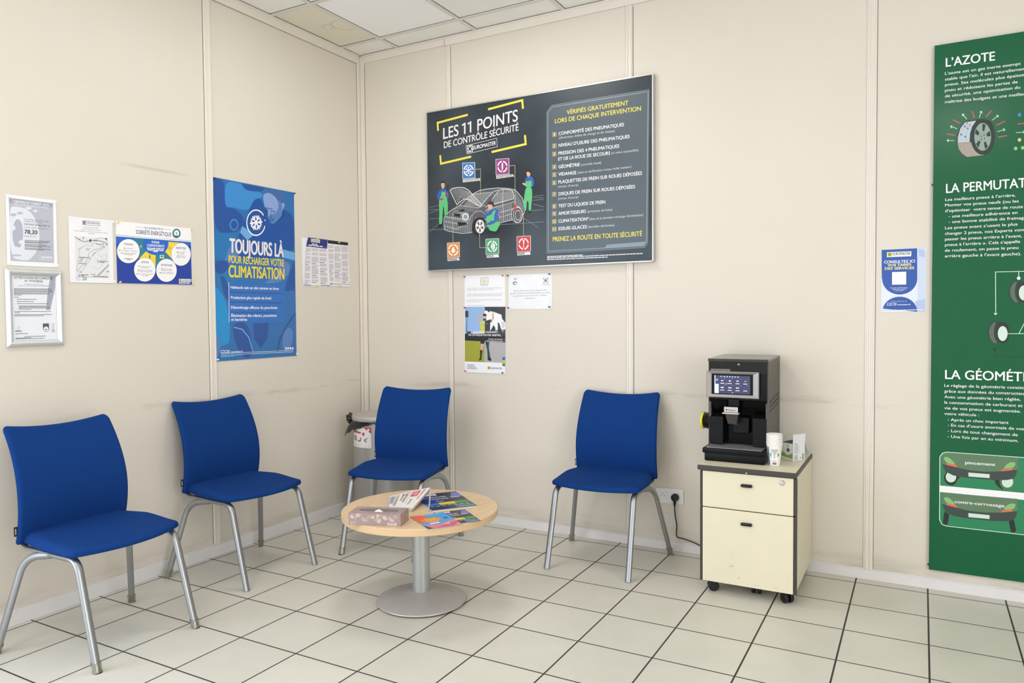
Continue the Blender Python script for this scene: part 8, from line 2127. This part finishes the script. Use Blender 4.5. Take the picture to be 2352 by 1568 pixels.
# screen in a silver bevelled frame
SX0, SX1, SZ0, SZ1, SY = 2.449, 2.694, .896, 1.022, MF-.022
b = BM()
of = [(SX0, SZ0), (SX1, SZ0), (SX1, SZ1), (SX0, SZ1)]; inn = [(SX0+.026, SZ0+.018), (SX1-.030, SZ0+.018), (SX1-.030, SZ1-.014), (SX0+.026, SZ1-.014)]
O0 = [b.verts.new(Q(x, SY+.020, z)) for x, z in of]; O1 = [b.verts.new(Q(x, SY+.003, z)) for x, z in of]; O2 = [b.verts.new(Q(x+(.003 if i in (0, 3) else -.003), SY, z+(.003 if i < 2 else -.003))) for i, (x, z) in enumerate(of)]; I1 = [b.verts.new(Q(x, SY+.008, z)) for x, z in inn]
for a, c in ((O0, O1), (O1, O2), (O2, I1)):
    for k in range(4): b.faces.new((a[k], a[(k+1) % 4], c[(k+1) % 4], c[k]))
b.faces.new(O0); b.faces.new(I1); sf = obj('screen_frame', b, frame_m, t)
b = BM(); box2(b, Q(SX0+.024, SY+.0055, SZ0+.016), Q(SX1-.028, SY+.0078, SZ1-.012)); scr = obj('screen', b, gloss, t)
b = BM(); ms = [mat('screen_glow', '22264a', .3, emit='32355e', estr=.55), mat('screen_white', 'd8dcff', .3, emit='d4daff', estr=.85), mat('screen_gray', '8f90b4', .3, emit='8e90ba', estr=.5), mat('screen_orange', 'b05a30', .3, emit='b05a30', estr=.6), mat('screen_blue', 'b8c8ff', .3, emit='b4c6ff', estr=.9)]
X0, X1, Z0, Z1 = SX0+.038, SX1-.040, SZ0+.0205, SZ1-.0195; DY = SY+.0052
def sp_(x0, z0, x1, z1, mi, lay=1): b.faces.new([b.verts.new(Q(X0+(X1-X0)*x, DY-.00015*lay, Z1-(Z1-Z0)*z)) for x, z in ((x0, z1), (x1, z1), (x1, z0), (x0, z0))]).material_index = mi
def sd_(x, z, r, mi, lay=2):
    k = 14; b.faces.new([b.verts.new(Q(X0+(X1-X0)*x+r*math.cos(2*PI*i/k), DY-.00015*lay, Z1-(Z1-Z0)*z+r*math.sin(2*PI*i/k))) for i in range(k)]).material_index = mi
sp_(0, 0, 1, 1, 0); sp_(0, 0, .025, 1, 4, 2); sp_(0, .48, .12, 1, 4, 3)
sp_(.16, .03, .23, .09, 2, 2)
for k in range(6): sd_(.285+.075*k, .065, .0027, 1)
sd_(.072, .24, .0032, 1); sp_(.05, .29, .1, .31, 2, 2)
for r_ in range(2):
    for c_ in range(4):
        x = .22+.215*c_; z = .27+.38*r_
        if (r_, c_) != (1, 3): sp_(x-.03*(1+.4*r_), z, x+.03*(1+.4*r_), z+.05, 1 if c_ < 3 else 2, 2)
        sp_(x-.055, z+.155, x+.055, z+.185, 1, 2); sp_(x+.05, z-.11, x+.09, z-.095, 2, 2)
k = 12; b.faces.new([b.verts.new(Q(X0+(X1-X0)*.335+.0065*math.cos(2*PI*i/k)+.003*math.sin(2*PI*i/k), DY-.0004, Z1-(Z1-Z0)*.46+.0045*math.sin(2*PI*i/k))) for i in range(k)]).material_index = 3
sd_(.51, .95, .002, 1); sd_(.062, .70, .0012, 0, 4); sd_(.88, .70, .003, 0, 2)
bmesh.ops.recalc_face_normals(b, faces=b.faces); me = bpy.data.meshes.new('display'); b.to_mesh(me); b.free(); link('display', me, scr, ms)
# dispensing niche: side cheeks, back wall, spout carriage
for x0, x1 in ((MX0+.004, MX0+.070), (2.662, MX1-.008)):
    b = BM(); prism(b, [Q(x0, MF+.008, .668), Q(x0, MF+.008, .800), Q(x0, MF+.09, .840), Q(x0, MF+.09, .668)], (x1-x0, 0, 0))
    box2(b, Q(x0+.001, MF+.006, .668), Q(x1-.001, MF+.009, .706)); obj('side_column', b, satin, t)
b = BM(); box2(b, Q(MX0+.070, MF+.070, .664), Q(2.662, MF+.09, .880)); obj('niche_wall', b, gloss, t)
b = BM(); box2(b, Q(2.548, MF-.004, .845), Q(2.600, MF+.07, .892), .003); obj('spout_guide', b, satin, t); b = BM(); box2(b, Q(2.560, MF+.03, .72), Q(2.640, MF+.071, .80), .006); obj('niche_cover', b, satin, t)
spo = BM(); box2(spo, Q(2.536, MF-.030, .828), Q(2.600, MF+.03, .856), .003); so = obj('spout', spo, satin, t)
b = BM(); box2(b, Q(2.536, MF-.0335, .828), Q(2.601, MF-.029, .854), .001); obj('name_plate', b, mat('plate_silver', 'b9b4b2', .3, metal=.5), so)
b = BM(); box2(b, Q(2.528, MF-.040, .820), Q(2.606, MF-.005, .827), .002); obj('spout_lip', b, mat('plate_silver', 'b9b4b2', .3, metal=.5), so)
b = BM(); prism(b, [Q(2.540, MF-.028, .820), Q(2.600, MF-.028, .820), Q(2.592, MF-.020, .772), Q(2.552, MF-.020, .772)], (0, .045, 0)); obj('spout_nozzle', b, mat('nozzle_brown', '3a3230', .3), so)
b = BM(); vs, fs = glyphs('Saeco', 4); xa, xb = min(v[0] for v in vs), max(v[0] for v in vs)
vv = [b.verts.new(Q(2.556+.038*(x-xa)/(xb-xa), MF-.0340, .835+.0095*y/CAPH)) for x, y in vs]
for f in fs:
    try: b.faces.new([vv[i] for i in f])
    except ValueError: pass
k = 12; b.faces.new([b.verts.new(Q(2.548+.004*math.cos(2*PI*i/k), MF-.0340, .840+.004*math.sin(2*PI*i/k))) for i in range(k)]); obj('lettering', b, mat('letter_black', '18181a', .5), so)
b = BM()
for x in (2.585, 2.594): r = bmesh.ops.create_icosphere(b, subdivisions=2, radius=.0016)['verts']; bmesh.ops.translate(b, verts=r, vec=Q(x, MF-.016, .7712))
obj('cup_light', b, mat('blue_led', '2a30ff', .3, emit='3038ff', estr=3), so)
# drip tray
b = BM(); box2(b, Q(MX0+.004, MF-.088, MZ0), Q(MX1+.002, MF+.10, .640), .006); box2(b, Q(MX0-.004, MF-.094, .637), Q(MX1+.002, MF+.09, .6615), .004); tr = obj('drip_tray', b, satin, t, 40)
b = BM(); box2(b, Q(MX0+.012, MF-.080, .661), Q(MX1-.012, MF+.066, .6635)); 
gr = obj('drip_grille', b, grille, tr)
b = BM()
for i in range(30): x = MX0+.018+.0083*i; box2(b, Q(x, MF-.072, .6632), Q(x+.0022, MF+.06, .6640))
obj('grille_slots', b, mat('slot_grey', 'a39da1', .4, metal=.4), gr)
# side grooves and side door seam
b = BM()
for k_ in range(3): prism(b, [Q(MX1+.0004, -.300, .872-.023*k_), Q(MX1+.0004, -.060, .895-.023*k_), Q(MX1+.0004, -.060, .902-.023*k_), Q(MX1+.0004, -.300, .879-.023*k_)], (.0008, 0, 0))
obj('side_vent', b, blackp, t)
b = BM(); box2(b, Q(MX1, -.33, .79), Q(MX1+.001, MB-.002, .7925)); box2(b, Q(MX1, -.33, .70), Q(MX1+.001, MB-.002, .702)); obj('panel_seam', b, mat('seam_grey', '6a655e', .4), t)
# knob with a yellow rim on the left flank
b = BM(); lathe(b, [(0, 0), (.062, 0), (.066, .006), (.060, .024), (.05, .030), (0, .030)], 40); bmesh.ops.scale(b, vec=(.62, .9, 1), verts=b.verts); bmesh.ops.rotate(b, verts=b.verts, cent=(0, 0, 0), matrix=Matrix.Rotation(-PI/2, 3, 'Y')); bmesh.ops.translate(b, verts=b.verts, vec=Q(MX0, -.300, .772)); kn = obj('side_tank', b, satin, t, 40)
b = BM(); lathe(b, [(.048, .030), (.060, .028), (.067, .031), (.067, .037), (.060, .040), (.048, .040)], 40); bmesh.ops.scale(b, vec=(.62, .9, 1), verts=b.verts); bmesh.ops.rotate(b, verts=b.verts, cent=(0, 0, 0), matrix=Matrix.Rotation(-PI/2, 3, 'Y')); bmesh.ops.translate(b, verts=b.verts, vec=Q(MX0, -.300, .772)); obj('tank_rim', b, mat('rim_yellow', 'e6de2e', .4), kn, 40)

# ---------------------------------------------------------------- cups and carton on the cabinet
cupw = mat('paper_cup', 'eeeae4', .5); UX, UY = 2.771, -.408
cz = CT+.0015
def cup_mesh(first):
    b = BM(); lathe(b, [(0, .002), (.0225, .002), (.0225, 0), (.0238, 0), (.0338, .0898), (.0358, .0908), (.0362, .0925), (.0358, .0945), (.0342, .0950), (.0328, .0940), (.0228, .004), (0, .004)], 48)
    if first: pass
    me = bpy.data.meshes.new('paper_cup'); bmesh.ops.recalc_face_normals(b, faces=b.faces); b.to_mesh(me); b.free(); me.polygons.foreach_set('use_smooth', [True]*len(me.polygons)); me.set_sharp_from_angle(angle=.6); me.materials.append(cupw); return me
cm = cup_mesh(0)
NC = 9; places = ('lowest', 'second from the bottom', 'third from the bottom', 'fourth from the bottom', 'middle one', 'fourth from the top', 'third from the top', 'second from the top', 'topmost')
for k in range(NC):
    o = bpy.data.objects.new('paper_cup', cm); COL.objects.link(o); o.location = (UX+.0005*math.sin(k*2.1), UY+.0005*math.cos(k*1.3), cz+.0062*k)
    tag(o, 'white paper cup, '+places[k]+' of the stack beside the coffee machine' if k else 'printed white paper cup, lowest of the stack beside the coffee machine', 'cup', 'stacked paper cups')
    if k == 0:
        b = BM(); ms = [ink('slate_green', .5), ink('red', .5), mat('print_teal', '2f6f8c', .5), ink('ic_blue', .5)]
        def cr(z): return .0238+(.0345-.0238)*z/.0905+.0003
        def cpt(a, z, lay=0): r = cr(z)+.0002*lay; return (r*math.cos(a), r*math.sin(a), z)
        def cband(a0_, a1_, z0, z1, mi, lay=0):
            n = max(2, int(abs(a1_-a0_)/.12))
            for i in range(n):
                p, q = a0_+(a1_-a0_)*i/n, a0_+(a1_-a0_)*(i+1)/n; b.faces.new([b.verts.new(cpt(x, z, lay)) for x, z in ((p, z0), (q, z0), (q, z1), (p, z1))]).material_index = mi
        fa = math.atan2(-3.9577-UY, 3.3603-UX)
        cband(fa-1.15, fa-.85, .004, .086, 2)
        for R_a, cz_ in ((.50, .078), (.34, .078), (.18, .078)):
            n = 22
            for i in range(n):
                t0, t1 = PI+PI*i/n, PI+PI*(i+1)/n
                if i % 2 and R_a > .4: continue
                P4 = [(fa+R_a*math.cos(t0), cz_+R_a*.024*1.9*math.sin(t0)), (fa+R_a*math.cos(t1), cz_+R_a*.024*1.9*math.sin(t1)), (fa+(R_a-.06)*math.cos(t1), cz_+(R_a-.06)*.024*1.9*math.sin(t1)), (fa+(R_a-.06)*math.cos(t0), cz_+(R_a-.06)*.024*1.9*math.sin(t0))]
                b.faces.new([b.verts.new(cpt(a, z)) for a, z in P4]).material_index = 2
        for s_ in (-1, 1):
            for q in range(5): cband(fa+s_*(.45+.09*q), fa+s_*(.50+.09*q), .040+.004*q, .060-.002*q, 0)
        cband(fa-.04, fa+.04, .036, .060, 2)
        cband(fa-.30, fa+.02, .006, .016, 1); cband(fa+.05, fa+.36, .006, .016, 3)
        for q in range(4): cband(fa-.3+.16*q, fa-.2+.16*q, .0215, .0245, 0)
        bmesh.ops.recalc_face_normals(b, faces=b.faces); me = bpy.data.meshes.new('print'); b.to_mesh(me); b.free(); link('print', me, o, ms)
# printed dash on two rims
# open carton behind the cups, flaps up
ba = math.atan2(-.224+.282, 2.880-2.836)
t = thing('tea_carton', 'open white and green carton with raised flaps behind the paper cups', 'box', (2.833, -.282, CT+.001), 0)
card = mat('carton_white', 'e4e3e6', .5)
U = Vector((2.880-2.836, -.224+.282, 0)).normalized(); V = Vector((2.776-2.836, -.239+.282, 0)).normalized()
w1, w2, hb = .076, .074, .082
b = BM(); th = .0012
def panel(bm, p, a, c, n_, mi=0):
    pts = [Vector(p), Vector(p)+Vector(a), Vector(p)+Vector(a)+Vector(c), Vector(p)+Vector(c)]; prism(bm, pts, Vector(n_)*th, mi)
Z = Vector((0, 0, 1)); o0 = Vector((0, 0, 0))
panel(b, o0, U*w1, Z*hb, V); panel(b, o0, V*w2, Z*hb, U); panel(b, U*w1, V*w2, Z*hb, -U); panel(b, V*w2, U*w1, Z*hb, -V); panel(b, o0, U*w1, V*w2, Z)
obj('carton_walls', b, card, t)
b = BM(); panel(b, Z*hb, U*w1, Z*.045+V*-.003, V); panel(b, Z*hb+V*w2, U*w1, V*-.052+Z*.016, Z); panel(b, Z*hb+U*w1, V*w2*.9, U*.03-Z*.05, Z); obj('flap', b, card, t)
b = BM(); ms = [mat('print_lime', '8bb53c', .5), ink('gray', .5), ink('dgray', .5), mat('print_lime_pale', 'a9cf78', .5)]
def cf(axis, pts, mi, lay=1):
    d = (V if axis == 'r' else U)*(-.0003*lay); A = U if axis == 'r' else V
    b.faces.new([b.verts.new(A*x+Z*z+d) for x, z in pts]).material_index = mi
cf('l', [(.002, .012), (.072, .018), (.072, .040), (.050, .034), (.040, .024), (.030, .026), (.002, .038)], 0)
k = 18
cf('l', [(.030+.0085*math.cos(2*PI*i/k), .070+.0085*math.sin(2*PI*i/k)) for i in range(k)], 3); cf('l', [(.029+.009*math.cos(2*PI*i/k), .050+.009*math.sin(2*PI*i/k)) for i in range(k)], 2)
for q in range(10): cf('r', [(.010, .074-.0042*q), (.030+.012*((q*7) % 3)/2, .074-.0042*q), (.030+.012*((q*7) % 3)/2, .0755-.0042*q), (.010, .0755-.0042*q)], 1)
cf('r', [(.010, .080), (.026, .080), (.026, .0825), (.010, .0825)], 2)
for q in range(4): cf('r', [(.010, .006+.006*q), (.030, .006+.006*q), (.030, .009+.006*q), (.010, .009+.006*q)], 1)
for q in range(9): cf('r', [(.058, .005+.0032*q), (.070, .005+.0032*q), (.070, .0068+.0032*q), (.058, .0068+.0032*q)], 2)
cf('r', [(.046, .012), (.051, .012), (.051, .017), (.046, .017)], 2)
me = bpy.data.meshes.new('print'); bmesh.ops.recalc_face_normals(b, faces=b.faces); b.to_mesh(me); b.free(); link('print', me, t, ms)
t2 = thing('green_carton', 'green and white carton end showing behind the open white carton', 'box', (2.842, -.150, CT+.001), 20*DEG)
b = BM(); prism(b, [(-.03, 0, 0), (.045, 0, 0), (.012, 0, .075), (-.02, 0, .078)], (0, .03, 0)); obj('carton_walls', b, mat('carton_green', 'a8b7a0', .5), t2)
b = BM(); b.faces.new([b.verts.new(p) for p in ((.0, -.0004, .010), (.039, -.0004, .012), (.029, -.0004, .034), (.0, -.0004, .030))]); obj('print', b, mat('print_lime', '8bb53c', .5), t2)

# ---------------------------------------------------------------- power socket and the cord
t = thing('double_socket', 'white double power socket on the back wall, right of the last chair', 'socket', (2.154, 0, .299))
wp = mat('socket_white', 'eceaea', .3)
b = BM(); box2(b, (-.078, -.010, -.042), (.078, 0, .042), .004); obj('cover_plate', b, wp, t)
for s_ in (-1, 1):
    b = BM(); x = s_*.035; box2(b, (x-.0225, -.0125, -.0225), (x+.0225, -.009, .0225), .0012)
    lathe_b = BM(); lathe(lathe_b, [(.0195, .0128), (.0205, .0136), (.0185, .0136), (.0180, .0128)], 30, close=False); bmesh.ops.rotate(lathe_b, verts=lathe_b.verts, cent=(0, 0, 0), matrix=Matrix.Rotation(PI/2, 3, 'X')); bmesh.ops.translate(lathe_b, verts=lathe_b.verts, vec=(x, 0, 0)); me = bpy.data.meshes.new('t'); lathe_b.to_mesh(me); lathe_b.free(); b.from_mesh(me); bpy.data.meshes.remove(me)
    so_ = obj('outlet', b, wp, t)
    b = BM()
    for dx, dz in ((-.0095, 0), (.0095, 0), (0, .0105)):
        k = 12; b.faces.new([b.verts.new((x+dx+.0025*math.cos(2*PI*i/k), -.0129, dz+.0025*math.sin(2*PI*i/k))) for i in range(k)])
    obj('contact_hole', b, mat('hole_dark', '1c1c1c', .6), so_)
pc = thing('power_cord', 'black plug and cord running from the socket behind the cabinet', 'cord', (2.190, -.012, .299))
b = BM(); lathe(b, [(0, .0012), (.0195, .0012), (.021, .004), (.021, .020), (.017, .030), (.0, .032)], 36); bmesh.ops.rotate(b, verts=b.verts, cent=(0, 0, 0), matrix=Matrix.Rotation(PI/2, 3, 'X')); tube(b, [(0, -.018, -.008), (0, -.020, -.022), (0, -.020, -.044)], [.011, .008, .005], [.010, .008, .005], 14); obj('plug', b, blackp, pc, 40)
b = BM(); pts = smooth_path([(2.190, -.032, .255), (2.193, -.030, .20), (2.200, -.026, .15), (2.197, -.022, .105), (2.203, -.024, .083), (2.24, -.030, .080), (2.30, -.035, .068), (2.36, -.040, .047), (2.42, -.040, .025), (2.47, -.035, .010), (2.52, -.03, .0045)], 8)
tube(b, [Vector(p)-Vector((2.190, -.012, .299)) for p in pts], .0034, None, 10); obj('cable', b, mat('cable_black', '1c1c1d', .45), pc, 60)
